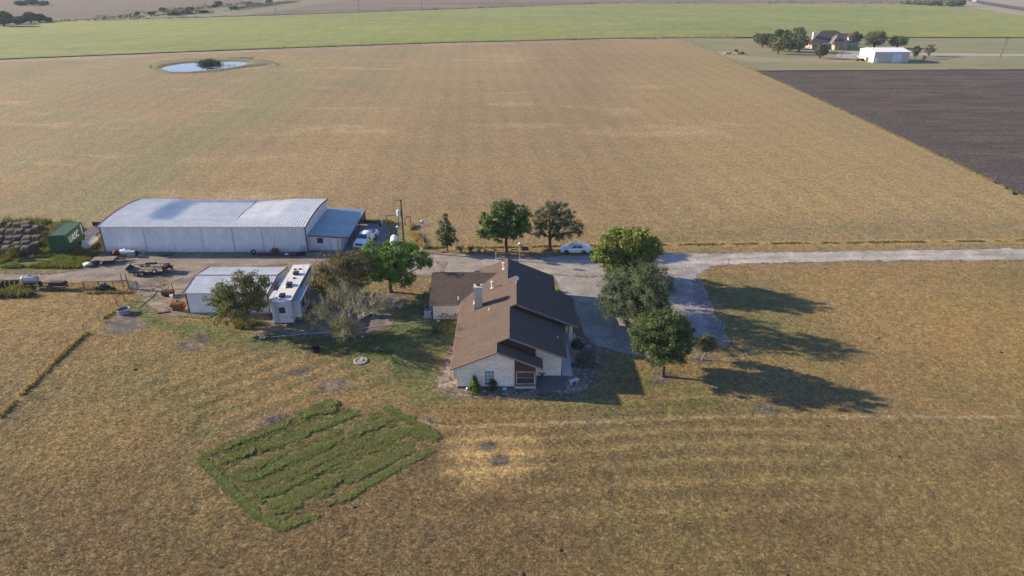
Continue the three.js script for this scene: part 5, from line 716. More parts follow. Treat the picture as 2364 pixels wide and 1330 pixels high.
// ---- propane and stock tanks
function propane(label, p, turn, L, r, m, o = {}) { const t = thing('propane_tank', label, 'tank', p, turn), y = r + 0.25; const tk = put('tank', new THREE.CapsuleGeometry(r, L - 2 * r, 8, 20).rotateX(Math.PI / 2).translate(0, y, 0), m, t); put('dome', lathe([[0.001, 0.22], [0.13, 0.18], [0.17, 0], [0.001, 0]], 14).translate(0, y + r - 0.03, 0), o.dome ?? m, tk); for (const u of [-0.25, 0.25]) put('leg', B(r * 1.3, 0.4, 0.12, 0, 0.16, u * L), o.leg ?? mConc, t); return t; }
propane('white propane tank lying on the grass left of the brick wing', at(905, 710), 0.06, 2.1, 0.42, mWhite);
propane('white propane tank showing its round end behind the bright green tree', at(910, 566), 0.1, 3.0, 0.56, mWhite);
propane('rust-orange old tank lying beside the small shed', at(413, 716), Math.PI / 2 - 0.15, 2.3, 0.52, M(0.42, 0.17, 0.075, { map: texRust, roughness: 0.9 }), { leg: mRust });
{ const p = at(286, 723), t = thing('stock_tank', 'round blue-grey galvanized stock tank at the fence corner', 'tank', p); put('wall', lathe([[0.66, 0], [0.7, 0.05], [0.74, 0.58], [0.77, 0.6], [0.77, 0.63], [0.72, 0.63], [0.66, 0.06]], 30), M(0.4, 0.46, 0.52, { roughness: 0.5, metalness: 0.3, map: texMetal }), t); put('water', new THREE.CircleGeometry(0.7, 28).rotateX(-Math.PI / 2).translate(0, 0.42, 0), MP(0.02, 0.03, 0.03, { roughness: 0.05 }), t); }
// ---- garden furniture and small things round the house
{ const p = at(1325, 886), t = thing('garden_bench', 'pale concrete bench in the mulch bed by the terrace', 'bench', p, 0.5); put('seat', RB(1.1, 0.09, 0.42, 0.03, 0, 0.45, 0), M(0.5, 0.5, 0.48), t); for (const x of [-0.36, 0.36]) put('leg', prism([[-0.16, 0], [0.16, 0], [0.1, 0.2], [0.15, 0.41], [-0.15, 0.41], [-0.1, 0.2]], 0.1).rotateY(Math.PI / 2).translate(x, 0, 0), M(0.5, 0.5, 0.48), t); }
{ const p = at(1187, 583), t = thing('garden_bench', 'plain wooden bench under the roadside trees', 'bench', p, 0.05); put('seat', B(0.95, 0.06, 0.32, 0, 0.45, 0), mWood, t); for (const x of [-0.38, 0.38]) put('leg', B(0.06, 0.43, 0.28, x, 0.21, 0), mWood, t); }
{ const p = at(1212, 583), t = thing('porch_swing', 'dark metal swing seat with a pipe frame under the roadside trees', 'swing', p); put('frame', [T([-0.7, 0, 0.3], [-0.7, 1.3, 0], 0.03), T([-0.7, 0, -0.3], [-0.7, 1.3, 0], 0.03), T([0.7, 0, 0.3], [0.7, 1.3, 0], 0.03), T([0.7, 0, -0.3], [0.7, 1.3, 0], 0.03), T([-0.7, 1.3, 0], [0.7, 1.3, 0], 0.03)], mSteel, t); put('seat', [B(1.1, 0.06, 0.45, 0, 0.42, 0), B(1.1, 0.4, 0.06, 0, 0.65, -0.22)], M(0.16, 0.06, 0.06), t); }
function pot(label, px, py, kind, s = 1) {
  const p = at(px, py), t = thing('potted_plant', label, 'potted plant', p), h = 0.38 * s; put('pot', lathe([[0.001, 0], [0.18 * s, 0], [0.26 * s, h], [0.28 * s, h], [0.28 * s, h + 0.04], [0.22 * s, h + 0.04], [0.2 * s, h - 0.04], [0.001, h - 0.04]], 16), kind === 'terracotta' ? M(0.3, 0.12, 0.07) : M(0.26, 0.22, 0.19), t);
  const L = new Leaves(); for (let i = 0; i < 46; i++) { const a = rr(0, 6.28), e = rr(0.1, 1.1), len = 0.75 * s * (kind === 'small' ? 0.6 : 1); for (let k = 0; k < 5; k++) { const u = (k + 0.5) / 5, x = Math.cos(a) * Math.cos(e) * len * u, z = Math.sin(a) * Math.cos(e) * len * u, y = h + Math.sin(e) * len * u - 0.35 * u * u * len * Math.cos(e); L.leaf(x, y, z, -Math.cos(a) * 0.5, 1, -Math.sin(a) * 0.5, len * 0.24, 0.45, leafTone([[0.035, 0.06, 0.022], [0.05, 0.075, 0.028]]), Math.cos(a), 0.3, Math.sin(a)); } }
  const f = new THREE.Mesh(L.build(), mLeaf); f.name = 'fronds'; f.castShadow = true; t.add(f); return t;
}
pot('large dark potted sago palm beside the small conical tree', 1063, 583, 'grey', 1.25); pot('dark potted sago palm, middle one of the three in the row', 1086, 583, 'grey', 1.25); pot('small potted palm at the end of the sago row', 1106, 584, 'small', 0.9); pot('small clay pot with a low plant by the road', 1120, 582, 'terracotta', 0.55); pot('clay pot with a tall leafy plant beside the large round tree', 1143, 582, 'terracotta', 0.8);
{ const p = at(1022, 583); solo('hose_reel', 'tangled red garden hose on the ground near the conical tree', 'hose', [bentTube([[-0.6, 0.05, 0], [-0.2, 0.08, 0.2], [0.3, 0.06, 0.1], [0.6, 0.05, -0.15], [0.1, 0.12, -0.2], [-0.4, 0.14, -0.05], [0.2, 0.2, 0.1]], 0.045, 40, 5)], M(0.4, 0.06, 0.06), p); }
{ const p = at(1165, 900); solo('feed_bag', 'bright blue plastic bag lying at the foot of the gable wall', 'bag', RB(0.5, 0.22, 0.55, 0.08, 0, 0.14, 0, 0.1, -0.3), M(0.12, 0.42, 0.68, { roughness: 0.5 }), p); }
{ const p = at(1079, 899); solo('lamp_globe', 'small white ball lying at the wall beside the green shrub', 'ball', [new THREE.SphereGeometry(0.13, 14, 10).translate(0, 0.13, 0)], mWhite, p); }
{ const p = at(1012, 743); solo('plastic_ball', 'small white ball on the lawn under the brick wing', 'ball', [new THREE.SphereGeometry(0.13, 14, 10).translate(0, 0.13, 0)], mWhite, p); }
{ const p = at(837, 779); solo('golf_ball', 'tiny white ball near the foot of the bare tree', 'ball', [new THREE.SphereGeometry(0.1, 12, 8).translate(0, 0.1, 0)], mWhite, p); }
{ const p = at(1205, 862), t = thing('fire_bowl', 'dark planter bowl on the terrace beside the corner window', 'planter', at(1252, 868)); put('bowl', lathe([[0.001, 0.1], [0.1, 0.1], [0.12, 0.2], [0.38, 0.4], [0.4, 0.42], [0.34, 0.42], [0.001, 0.3]], 18), mDark, t); put('foot', lathe([[0.001, 0], [0.2, 0], [0.12, 0.12], [0.001, 0.12]], 14), mDark, t); }
{ const p = at(985, 716), t = thing('air_conditioner', 'grey air conditioning unit at the end of the brick wing', 'air conditioner', [-10.55, 0, -77.4]); put('case', RB(0.85, 0.85, 0.85, 0.04, 0, 0.5, 0), M(0.32, 0.34, 0.36), t); put('fan_grille', [lathe([[0.12, 0], [0.36, 0], [0.36, 0.03], [0.12, 0.03]], 18).translate(0, 0.93, 0)], mDark, t); put('pad', B(1.1, 0.08, 1.1, 0, 0.04, 0), mConc, t); }
{ const t = thing('air_conditioner', 'second air conditioning unit further along the end of the brick wing', 'air conditioner', [-10.6, 0, -78.8]); put('case', RB(0.8, 0.75, 0.8, 0.04, 0, 0.45, 0), M(0.36, 0.38, 0.4), t); put('fan_grille', [lathe([[0.12, 0], [0.34, 0], [0.34, 0.03], [0.12, 0.03]], 18).translate(0, 0.83, 0)], mDark, t); }
function bicycle(label, p, turn) { const t = thing('bicycle', label, 'bicycle', p, turn); for (const x of [-0.5, 0.5]) put('wheel', [new THREE.TorusGeometry(0.32, 0.025, 6, 24).translate(x, 0.34, 0), ...[0, 1, 2].map((i) => T([x - 0.3 * Math.cos(i), 0.34 - 0.3 * Math.sin(i), 0], [x + 0.3 * Math.cos(i), 0.34 + 0.3 * Math.sin(i), 0], 0.006, 0.006, 4))], mTyre, t); put('frame', [T([-0.5, 0.34, 0], [-0.15, 0.8, 0], 0.02), T([-0.15, 0.8, 0], [0.35, 0.82, 0], 0.02), T([0.35, 0.82, 0], [0.0, 0.32, 0], 0.02), T([0.0, 0.32, 0], [-0.15, 0.85, 0], 0.02), T([-0.5, 0.34, 0], [0, 0.32, 0], 0.02), T([0.5, 0.34, 0], [0.35, 0.9, 0], 0.02)], mDark, t); put('saddle', RB(0.24, 0.06, 0.14, 0.03, -0.16, 0.9, 0), mBlack, t); put('handlebar', T([0.33, 0.95, -0.25], [0.33, 0.95, 0.25], 0.018), mSteel, t); return t; }
bicycle('dark bicycle leaning on the brick wing wall', [-8.4, 0, -76.35], 0); bicycle('bicycle standing by the inner corner of the brick wing', [-6.9, 0, -76.3], 0.05);
{ const p = at(730, 811), t = thing('fire_barrel', 'black fire ring barrel on the lawn', 'fire ring', p); put('ring', lathe([[0.42, 0], [0.44, 0], [0.47, 0.5], [0.44, 0.5], [0.4, 0.02]], 24), mBlack, t); put('ash', new THREE.CircleGeometry(0.42, 20).rotateX(-Math.PI / 2).translate(0, 0.12, 0), M(0.03, 0.03, 0.03), t); }
{ const p = at(833, 834), t = thing('septic_cover', 'round concrete cover ring set in the lawn', 'well cover', p); put('ring', lathe([[0.55, 0], [0.8, 0], [0.8, 0.1], [0.72, 0.14], [0.55, 0.1]], 28), M(0.27, 0.25, 0.21), t); put('lid', lathe([[0.001, 0.08], [0.54, 0.06], [0.54, 0.02]], 24), M(0.2, 0.19, 0.19), t); put('riser', [T([0.1, 0.05, -0.1], [0.1, 0.35, -0.1], 0.08, 0.08, 10)], mWhite, t); }
{ const p = at(606, 780), t = thing('pump_box', 'small yellowed plastic box at the end of the white water pipe', 'box', p, 0.15); put('box', RB(0.75, 0.22, 0.5, 0.04, 0, 0.11, 0), M(0.5, 0.46, 0.3), t); put('lid', RB(0.5, 0.05, 0.3, 0.02, 0.1, 0.24, 0), M(0.42, 0.38, 0.24), t); put('spout', T([0.35, 0.1, 0], [0.7, 0.1, 0.05], 0.05), M(0.42, 0.38, 0.24), t); }
{ const a = at(625, 779), pts = [[625, 779], [680, 774], [740, 769], [800, 763], [860, 756], [920, 749], [985, 742]].map(([x, y]) => { const q = at(x, y); return [q.x - a.x, 0.05, q.z - a.z]; }); solo('water_pipe', 'long white plastic pipe lying across the lawn to the brick wing', 'pipe', bentTube(pts, 0.04, 50, 6), M(0.5, 0.52, 0.54), a); }
function stake(label, px, py, top) { const p = at(px, py), h = heightAt(px, py, top); return solo('garden_stake', label, 'stake', [T([0, 0, 0], [0.04, h, 0.02], 0.03, 0.02, 6), T([0.01, h * 0.55, 0.01], [0.16, h * 0.9, 0.05], 0.012, 0.006, 4), T([0.02, h * 0.5, 0.01], [-0.14, h * 0.85, -0.04], 0.012, 0.006, 4)], mRust2, p); }
stake('bare sapling stake in a mulch ring on the lawn above the garden', 692, 860, 838); stake('bare stake in rough grass in front of the small shed', 461, 778, 757); stake('leafless sapling at the head of the worn path beside the garden', 993, 974, 948); stake('leafless sapling in a dirt mound at the far end of the worn path', 1764, 945, 925); stake('thin steel stake beside the bare tree', 779, 770, 750); stake('thin post at the edge of the driveway, nearer the road', 1607, 652, 630); stake('thin post at the edge of the driveway, by the lawn trees', 1665, 762, 740); stake('leaning marker stick at the driveway mouth, left of two', 1666, 612, 597); stake('leaning marker stick at the driveway mouth, right of two', 1680, 613, 597); stake('marker stick on the verge of the gravel road to the right', 1990, 605, 590);
{ const p = at(848, 728), t = thing('patio_grill', 'dark clutter of a covered grill and chairs under the bare tree', 'grill', p); put('lid', new THREE.SphereGeometry(0.55, 16, 10, 0, 6.3, 0, 1.6).translate(0, 0.7, 0), mBlack, t); put('cart', B(1.2, 0.65, 0.55, 0, 0.38, 0), mBlack, t); put('shelf', B(0.4, 0.04, 0.5, 0.8, 0.72, 0), mSteel, t); for (const x of [-0.5, 0.5]) put('wheel', CX(0.12, 0.06, x, 0.12, 0.26, 12), mTyre, t); }
function lawnChair(label, p, turn, m) { const t = thing('lawn_chair', label, 'chair', p, turn); put('seat', B(0.5, 0.05, 0.5, 0, 0.42, 0), m, t); put('backrest', B(0.5, 0.6, 0.05, 0, 0.75, -0.25, 0, -0.2), m, t); for (const x of [-0.22, 0.22]) for (const z of [-0.22, 0.22]) put('leg', T([x, 0, z], [x, 0.42, z], 0.02), mSteel, t); return t; }
lawnChair('white lawn chair beside the grill under the bare tree', at(842, 734), 0.5, mWhite); lawnChair('white lawn chair between the travel trailer and the bare tree', at(742, 716), -0.6, mWhite); lawnChair('dark lawn chair beside the slide-out of the travel trailer', at(738, 730), 1.2, mDark);
{ const p = at(755, 735), t = thing('picnic_table', 'weathered picnic table in the shade of the travel trailer', 'table', p, 0.5); put('tabletop', B(1.7, 0.06, 0.75, 0, 0.74, 0), M(0.25, 0.25, 0.26), t); for (const z of [-0.7, 0.7]) put('bench', B(1.7, 0.05, 0.28, 0, 0.44, z), M(0.25, 0.25, 0.26), t); for (const x of [-0.6, 0.6]) put('leg', [T([x, 0, -0.65], [x, 0.72, 0], 0.04), T([x, 0, 0.65], [x, 0.72, 0], 0.04), T([x, 0.42, -0.7], [x, 0.42, 0.7], 0.04)], mWood, t); }
// ---- the junk row at the left and along the barn
{ const p = at(137, 668), t = thing('farm_implement', 'red farm implement frame carrying a long black bin in the junk row', 'implement', p, -0.05); put('bin', prism([[-1.1, 0.6], [1.0, 0.6], [1.25, 0.95], [1.0, 1.2], [-1.1, 1.1]], 0.7).translate(0, 0, 0), mBlack, t); put('frame', [B(2.6, 0.12, 0.12, -0.1, 0.45, 0.4), B(2.6, 0.12, 0.12, -0.1, 0.45, -0.4), B(0.12, 0.12, 1.0, -1.3, 0.45, 0), B(0.12, 0.12, 1.0, 1.1, 0.45, 0)], M(0.2, 0.03, 0.03), t); for (const x of [-0.9, 0, 0.9]) put('shank', T([x, 0.45, 0.4], [x + 0.1, 0, 0.6], 0.04), M(0.2, 0.03, 0.03), t); }
{ const p = at(187, 664), t = thing('disc_harrow', 'long yellow disc harrow in the junk row', 'harrow', p, 0.02); put('frame', [B(4.4, 0.1, 0.12, 0, 0.75, 0), B(4.4, 0.1, 0.12, 0, 0.55, -0.5), ...[-1.5, 0, 1.5].map((x) => B(0.1, 0.12, 0.7, x, 0.7, -0.25))], M(0.42, 0.27, 0.04), t); for (let i = 0; i < 16; i++) { const x = -2.1 + i * 0.28; put('shank', bentTube([[x, 0.75, 0], [x + 0.08, 0.6, 0.22], [x + 0.02, 0.25, 0.3], [x - 0.06, 0.02, 0.15]], 0.03, 8, 5), i % 2 ? M(0.4, 0.26, 0.05) : M(0.33, 0.2, 0.05), t); } }
{ const p = at(240, 670), g = []; for (let i = 0; i < 60; i++) { const x = gauss() * 1.3, z = gauss() * 0.55, h = Math.max(0.05, 0.75 * (1 - Math.abs(x) / 2.2)) * rnd(); g.push(new THREE.IcosahedronGeometry(rr(0.12, 0.3), 0).rotateY(rr(0, 6)).rotateX(rr(0, 6)).translate(x, h + 0.05, z)); } const o = solo('scrap_pile', 'heap of dark scrap and rubble behind the pipe rail fence', 'scrap heap', g, M(0.03, 0.03, 0.035, { roughness: 0.9 }), p); o.userData.kind = 'stuff'; }
{ const p = at(213, 672), g = []; for (let i = 0; i < 22; i++) g.push(T([rr(-0.8, 0.8), rr(0.05, 0.3), rr(-0.3, 0.3)], [rr(-0.8, 0.8), rr(0.05, 0.35), rr(-0.3, 0.3)], 0.035)); const o = solo('scrap_pile', 'tangle of dark metal bars next to the yellow harrow', 'scrap heap', g, mRust2, p); o.userData.kind = 'stuff'; }
{ const p = at(20, 660), t = thing('farm_implement', 'old green implement half hidden in weeds at the end of the junk row', 'implement', p, 0.1); put('frame', [B(3.6, 0.12, 0.12, 0, 0.8, 0), B(3.6, 0.12, 0.12, 0, 0.6, -0.6), T([-1.8, 0.8, 0], [-3.4, 1.1, 0.2], 0.06), ...[-1.4, -0.5, 0.5, 1.4].map((x) => B(0.1, 0.5, 0.3, x, 0.6, 0.1))], M(0.05, 0.07, 0.03), t); for (const x of [-1.2, -0.6, 0, 0.6, 1.2]) put('disc', CX(0.42, 0.05, x, 0.42, 0.2, 18), mDark, t); }
{ const p = at(312, 668), t = thing('cattle_panel_stack', 'stack of grey steel gate panels at the fence corner', 'gate panels', p, 0.1); for (let i = 0; i < 4; i++) put('panel', [B(1.3, 0.05, 0.06, 0, 0.2 + i * 0.22, -0.3 * (i / 4)), B(1.3, 0.05, 0.06, 0, 0.3 + i * 0.22, -0.3 * (i / 4) - 0.05), B(0.06, 0.16, 0.06, -0.62, 0.25 + i * 0.22, -0.3 * (i / 4)), B(0.06, 0.16, 0.06, 0.62, 0.25 + i * 0.22, -0.3 * (i / 4))], M(0.35, 0.38, 0.4), t); }
{ const p = at(389, 682), t = thing('rusty_boiler', 'rusty old engine block with a red upright pipe near the shed', 'scrap engine', p, 0.15); put('drum', [CX(0.42, 1.5, 0, 0.45, 0, 16), B(1.1, 0.35, 0.8, 0.1, 0.55, 0)], M(0.24, 0.14, 0.1, { map: texRust }), t); put('pipe', T([0.75, 0.3, 0], [0.7, 1.7, 0], 0.09, 0.08, 8), M(0.26, 0.05, 0.035), t); put('cap', CX(0.3, 0.06, -0.78, 0.45, 0, 14), M(0.5, 0.47, 0.43), t); }
{ const p = at(396, 688); solo('white_bucket', 'white plastic bucket beside the rusty engine', 'bucket', lathe([[0.001, 0.02], [0.16, 0], [0.2, 0.42], [0.22, 0.42], [0.22, 0.45], [0.17, 0.45], [0.14, 0.05]], 16), mWhite, p); }
{ const p = at(365, 668), t = thing('hay_rake', 'old spoked steel wheel and frame in the dirt yard', 'implement', p, 0.3); put('wheel', [new THREE.TorusGeometry(0.6, 0.03, 6, 26).rotateX(-0.6).translate(0.9, 0.5, 0), ...[0, 0.6, 1.2, 1.8, 2.4].map((a) => T([0.9 - 0.58 * Math.cos(a), 0.5 - 0.48 * Math.sin(a), 0.3 * Math.sin(a)], [0.9 + 0.58 * Math.cos(a), 0.5 + 0.48 * Math.sin(a), -0.3 * Math.sin(a)], 0.015))], mRust2, t); put('frame', [T([-1.2, 0.1, 0.3], [0.9, 0.5, 0], 0.04), T([-1.0, 0.7, 0.2], [0.3, 0.3, 0.1], 0.035), T([-0.6, 0, 0.4], [-0.7, 0.8, 0.2], 0.035)], mRust2, t); }
for (const [x, y, l] of [[352, 695, 'thin iron frame lying in the dirt yard near the stock tank'], [363, 690, 'small iron tripod standing in the dirt yard']]) { const p = at(x, y); solo('iron_frame', l, 'iron frame', [T([-0.35, 0, 0], [0, 0.9, 0], 0.025), T([0.35, 0, 0.1], [0, 0.9, 0], 0.025), T([0, 0, -0.35], [0, 0.9, 0], 0.025), T([-0.2, 0.4, 0], [0.2, 0.4, 0.05], 0.02)], mRust2, p); }
{ const p = at(391, 712); solo('iron_frame', 'rusty angle-iron frame beside the orange tank', 'iron frame', [B(0.9, 0.05, 0.05, 0, 0.3, 0, 0.4, 0, 0.4), B(0.9, 0.05, 0.05, 0, 0.3, 0.3, 0.4, 0, 0.4), B(0.05, 0.05, 0.5, -0.3, 0.15, 0.1), B(0.05, 0.05, 0.5, 0.35, 0.45, 0.1)], mRust2, p); }
{ const p = at(378, 722); solo('steel_channel', 'rust-brown steel channel lying in front of the orange tank', 'steel bar', [B(1.5, 0.06, 0.2, 0, 0.05, 0, 0.35), B(1.5, 0.1, 0.03, 0, 0.09, 0.1, 0.35)], mRust, p); }
{ const p = at(279, 592), t = thing('cement_mixer', 'rusty drum and grey box on a small frame against the barn wall', 'machine', p); put('drum', new THREE.SphereGeometry(0.5, 14, 10).scale(1, 0.9, 0.9).translate(-0.6, 0.6, 0), mRust, t); put('frame', [T([-1.6, 0.1, 0.2], [-0.5, 0.6, 0.1], 0.04), T([-1, 0, -0.3], [-0.5, 0.6, 0], 0.04), B(1.2, 0.08, 0.5, -0.8, 0.12, 0)], mDark, t); }
propane('white propane cylinder with a grey cabinet standing at the barn wall', at(292, 590), Math.PI / 2, 1.9, 0.36, mWhite);
{ const p = at(301, 591), t = thing('metal_cabinet', 'grey metal box standing in front of the barn wall', 'cabinet', p); put('case', RB(1.2, 0.8, 0.55, 0.03, 0.25, 0.42, 0.2), M(0.3, 0.31, 0.33), t); put('lid', B(1.25, 0.05, 0.6, 0.25, 0.84, 0.2), M(0.36, 0.37, 0.38), t); }
for (const [x, y, r, l] of [[315, 590, 0.4, 'old tyre leaning at the barn wall beside the grey cabinet'], [586, 588, 0.42, 'dark tyre leaning on the barn wall near the sliding door']]) { const p = at(x, y); solo('old_tyre', l, 'tyre', new THREE.TorusGeometry(r * 0.72, r * 0.28, 8, 22).rotateX(-0.25).translate(0, r, 0), mTyre, p); }
{ const p = at(297, 600); solo('yellow_frame', 'yellow metal frame lying on the gravel near the barn', 'implement', [B(0.9, 0.06, 0.06, 0, 0.3, 0), B(0.9, 0.06, 0.06, 0, 0.15, 0.5), T([-0.4, 0.3, 0], [-0.5, 0, 0.6], 0.03), T([0.4, 0.3, 0], [0.5, 0, 0.6], 0.03), T([0, 0.3, 0], [0, 0, 0.5], 0.03)], M(0.36, 0.22, 0.05), p); }
{ const p = at(206, 614), t = thing('metal_sheets', 'bent silver roofing sheets dumped beside the plank trailer', 'scrap metal', p, 0.1); for (let i = 0; i < 3; i++) put('sheet', ribRoof(-0.75, 0.75, -0.4, 0.4, (x, z) => 0.1 + i * 0.18 + 0.1 * Math.sin(x * 3 + i), 0.2, 0.02, 3).rotateY(i * 0.3), mGalv, t); }
{ const p = at(250, 604), g = []; for (let i = 0; i < 8; i++) g.push(T([rr(-0.6, 0.3), rr(0.05, 0.5), rr(-0.3, 0.3)], [rr(0.1, 1.1), rr(0.05, 0.6), rr(-0.3, 0.3)], 0.04)); solo('scrap_pile', 'dark pile of steel bars between the plank trailer and the barn', 'scrap heap', g, mBlack, at(258, 590)).userData.kind = 'stuff'; }
for (const [x, y, l] of [[375, 590, 'black hose coil lying along the barn wall, left piece'], [388, 589, 'black hose loop lying along the barn wall, right piece']]) { const p = at(x, y); solo('rubber_hose', l, 'hose', bentTube([[-0.6, 0.05, 0.2], [-0.2, 0.06, -0.1], [0.2, 0.05, 0.15], [0.7, 0.06, 0.1], [0.8, 0.05, -0.2]], 0.06, 24, 5), mBlack, p); }
{ const p = at(634, 586), t = thing('wooden_crate', 'grey slatted wooden crate standing at the barn wall', 'crate', p); for (let i = 0; i < 5; i++) { put('slat', B(1.0, 0.1, 0.025, 0, 0.1 + i * 0.15, 0.4), mWood, t); put('slat', B(0.025, 0.1, 0.8, 0.51, 0.1 + i * 0.15, 0), mWood, t); } put('post', B(0.08, 0.75, 0.08, -0.47, 0.37, 0.36), mWood, t); put('post', B(0.08, 0.75, 0.08, 0.47, 0.37, 0.36), mWood, t); put('post', B(0.08, 0.75, 0.08, 0.47, 0.37, -0.36), mWood, t); put('back', B(1.0, 0.72, 0.03, 0, 0.38, -0.41), mWood, t); put('base', B(1.0, 0.04, 0.8, 0, 0.05, 0), mWood, t); }
{ const p = at(645, 590), t = thing('pipe_stack', 'long dark steel pipes stacked along the barn front', 'pipe stack', p); for (let i = 0; i < 7; i++) put('pipe', CX(0.07, rr(5, 7.5), rr(-0.8, 0.8), 0.08 + (i > 3 ? 0.14 : 0), -0.3 + (i % 4) * 0.18, 8), i % 3 ? mBlack : mRust2, t); }
{ const p = at(663, 590); solo('paper_sack', 'small white panel lying on the dark pipes', 'panel', B(0.5, 0.04, 0.4, 0, 0.32, 0.2, 0.2, 0.15), mWhite, p); }
{ const p = at(703, 588), t = thing('step_ladder', 'dark steel ladder rack leaning on the barn corner', 'ladder', p); put('rail', T([-0.25, 0, 0.3], [-0.25, 1.6, 0], 0.03), mDark, t); put('rail', T([0.25, 0, 0.3], [0.25, 1.6, 0], 0.03), mDark, t); for (let i = 0; i < 6; i++) put('rung', T([-0.25, 0.2 + i * 0.24, 0.3 - i * 0.045], [0.25, 0.2 + i * 0.24, 0.3 - i * 0.045], 0.022), mDark, t); }
{ const p = at(722, 586), t = thing('steel_gate', 'low framed wire-mesh panel leaning on the lean-to wall', 'gate', p, 0.03); put('frame', [B(2.6, 0.06, 0.05, 0, 0.95, 0), B(2.6, 0.06, 0.05, 0, 0.12, 0.2), B(0.06, 0.9, 0.05, -1.3, 0.53, 0.1, 0, -0.22), B(0.06, 0.9, 0.05, 1.3, 0.53, 0.1, 0, -0.22)], M(0.4, 0.42, 0.43), t); put('mesh', Array.from({ length: 12 }, (_, i) => T([-1.2 + i * 0.22, 0.13, 0.2], [-1.2 + i * 0.22, 0.95, 0], 0.012, 0.012, 4)), mDark, t).userData = { kind: 'stuff' }; }
{ const p = at(697, 588), g = []; for (let i = 0; i < 24; i++) g.push(B(rr(0.1, 0.5), rr(0.08, 0.3), rr(0.1, 0.4), rr(-0.9, 0.6), rr(0.05, 0.4), rr(-0.2, 0.35), rr(0, 3))); solo('scrap_pile', 'heap of dark boxes and scrap at the foot of the ladder rack', 'scrap heap', g, mBlack, p).userData.kind = 'stuff'; }
{ const p = at(878, 523), t = thing('hand_cart', 'tall dark upright pump with a pale cover behind the pickup truck', 'pump', p); put('body', [CX(0.2, 0.3, 0, 0.4, 0, 12), T([0, 0, 0], [0, 1.3, 0], 0.12, 0.1, 8)], mDark, t); put('cover', RB(0.35, 0.8, 0.3, 0.06, 0.25, 0.9, 0), M(0.5, 0.52, 0.5), t); }
{ const p = at(872, 545), t = thing('white_cooler', 'pale appliance lying by the tailgate of the pickup', 'appliance', p, 0.4); put('case', RB(0.6, 0.75, 0.5, 0.04, 0, 0.38, 0), M(0.42, 0.42, 0.4), t); put('lid', B(0.62, 0.05, 0.52, 0, 0.77, 0), mWhite, t); }
{ const p = at(928, 574), t = thing('loading_ramp', 'red steel frame leaning beside the utility pole', 'ramp', p, 0.3); put('panel', B(0.9, 1.2, 0.04, -0.2, 0.55, 0, 0, -0.5), M(0.24, 0.06, 0.05), t); put('leg', T([-0.2, 0, -0.6], [-0.2, 1.0, -0.25], 0.03), mRed, t); }
// ================================================================ THE DISTANT HOUSE, POND AND FIELDS
const mFarRoof = M(0.17, 0.15, 0.15, { map: texShingle, roughness: 0.95 }), mFarWall = M(0.45, 0.40, 0.33, { map: texBrick }), mFarCream = M(0.62, 0.55, 0.45), mGreenDoor = M(0.06, 0.2, 0.12);
{
  const c = at(1922, 113), h = thing('distant_house', 'tan brick house with a steep grey hipped roof, dormer and green garage doors', 'house', [c.x, 0, c.z], 0.0);
  const hip = (x0, x1, z0, z1, y0, y1, rx0, rx1, zr) => { const g = new THREE.BufferGeometry(), a = [x0, y0, z1], b = [x1, y0, z1], d = [x1, y0, z0], e = [x0, y0, z0], r = [rx0, y1, zr], s = [rx1, y1, zr]; g.setAttribute('position', new THREE.Float32BufferAttribute([...a, ...b, ...s, ...a, ...s, ...r, ...d, ...e, ...r, ...d, ...r, ...s, ...b, ...d, ...s, ...e, ...a, ...r], 3)); g.computeVertexNormals(); return g; };
  put('wall', B(22, 2.9, 12, 0, 1.45, -6), mFarWall, h); put('roof', hip(-13.2, 12, -13, 0.9, 2.7, 8.6, -4.5, 3.5, -6.5), mFarRoof, h);
  put('wing_wall', B(12, 2.9, 6, 4.5, 1.45, 2.6), mFarWall, h); put('wing_roof', hip(-2.5, 11.5, -6, 6.2, 2.7, 7.6, 1.5, 7.5, -0.5), mFarRoof, h);
  put('entry_gable', [prism([[-2.2, 0], [2.2, 0], [0, 3.6]], 3).translate(-0.6, 2.8, 1.8)], mFarRoof, h); put('gable_trim', [T([-2.8, 2.8, 3.4], [-0.6, 6.5, 3.4], 0.2, 0.2, 4), T([1.6, 2.8, 3.4], [-0.6, 6.5, 3.4], 0.2, 0.2, 4)], mFarCream, h);
  const d = put('dormer', [B(2.0, 1.5, 2.4, 6.6, 5.3, 2.8)], mFarCream, h); put('dormer_roof', prism([[-1.5, 0], [1.5, 0], [0, 1.2]], 3).translate(6.6, 6.0, 2.7), mFarRoof, d); for (const x of [6.15, 7.05]) put('window', B(0.7, 0.9, 0.06, x, 5.3, 4.02), mGlass, d);
  for (const x of [2.6, 6.3, 9.0]) put('garage_door', B(2.3, 2.3, 0.08, x, 1.2, 5.63), mGreenDoor, h);
  for (const x of [-9, -6.5, -4]) { const w = put('window', B(1.3, 1.5, 0.08, x, 1.6, 0.03), mWhite, h); put('pane', B(1.1, 1.3, 0.06, x, 1.6, 0.06), mGlass, w); }
  const ch = put('chimney', B(1.5, 7.8, 1.3, -9.6, 3.9, -3), mFarCream, h); put('chimney_cap', B(1.7, 0.3, 1.5, -9.6, 7.9, -3), mConc, ch); put('porch_post', B(0.5, 2.7, 0.5, -12.6, 1.35, 0.3), mFarCream, h); put('fascia', B(25.4, 0.25, 0.12, -0.6, 2.6, 0.95), mFarCream, h);
}
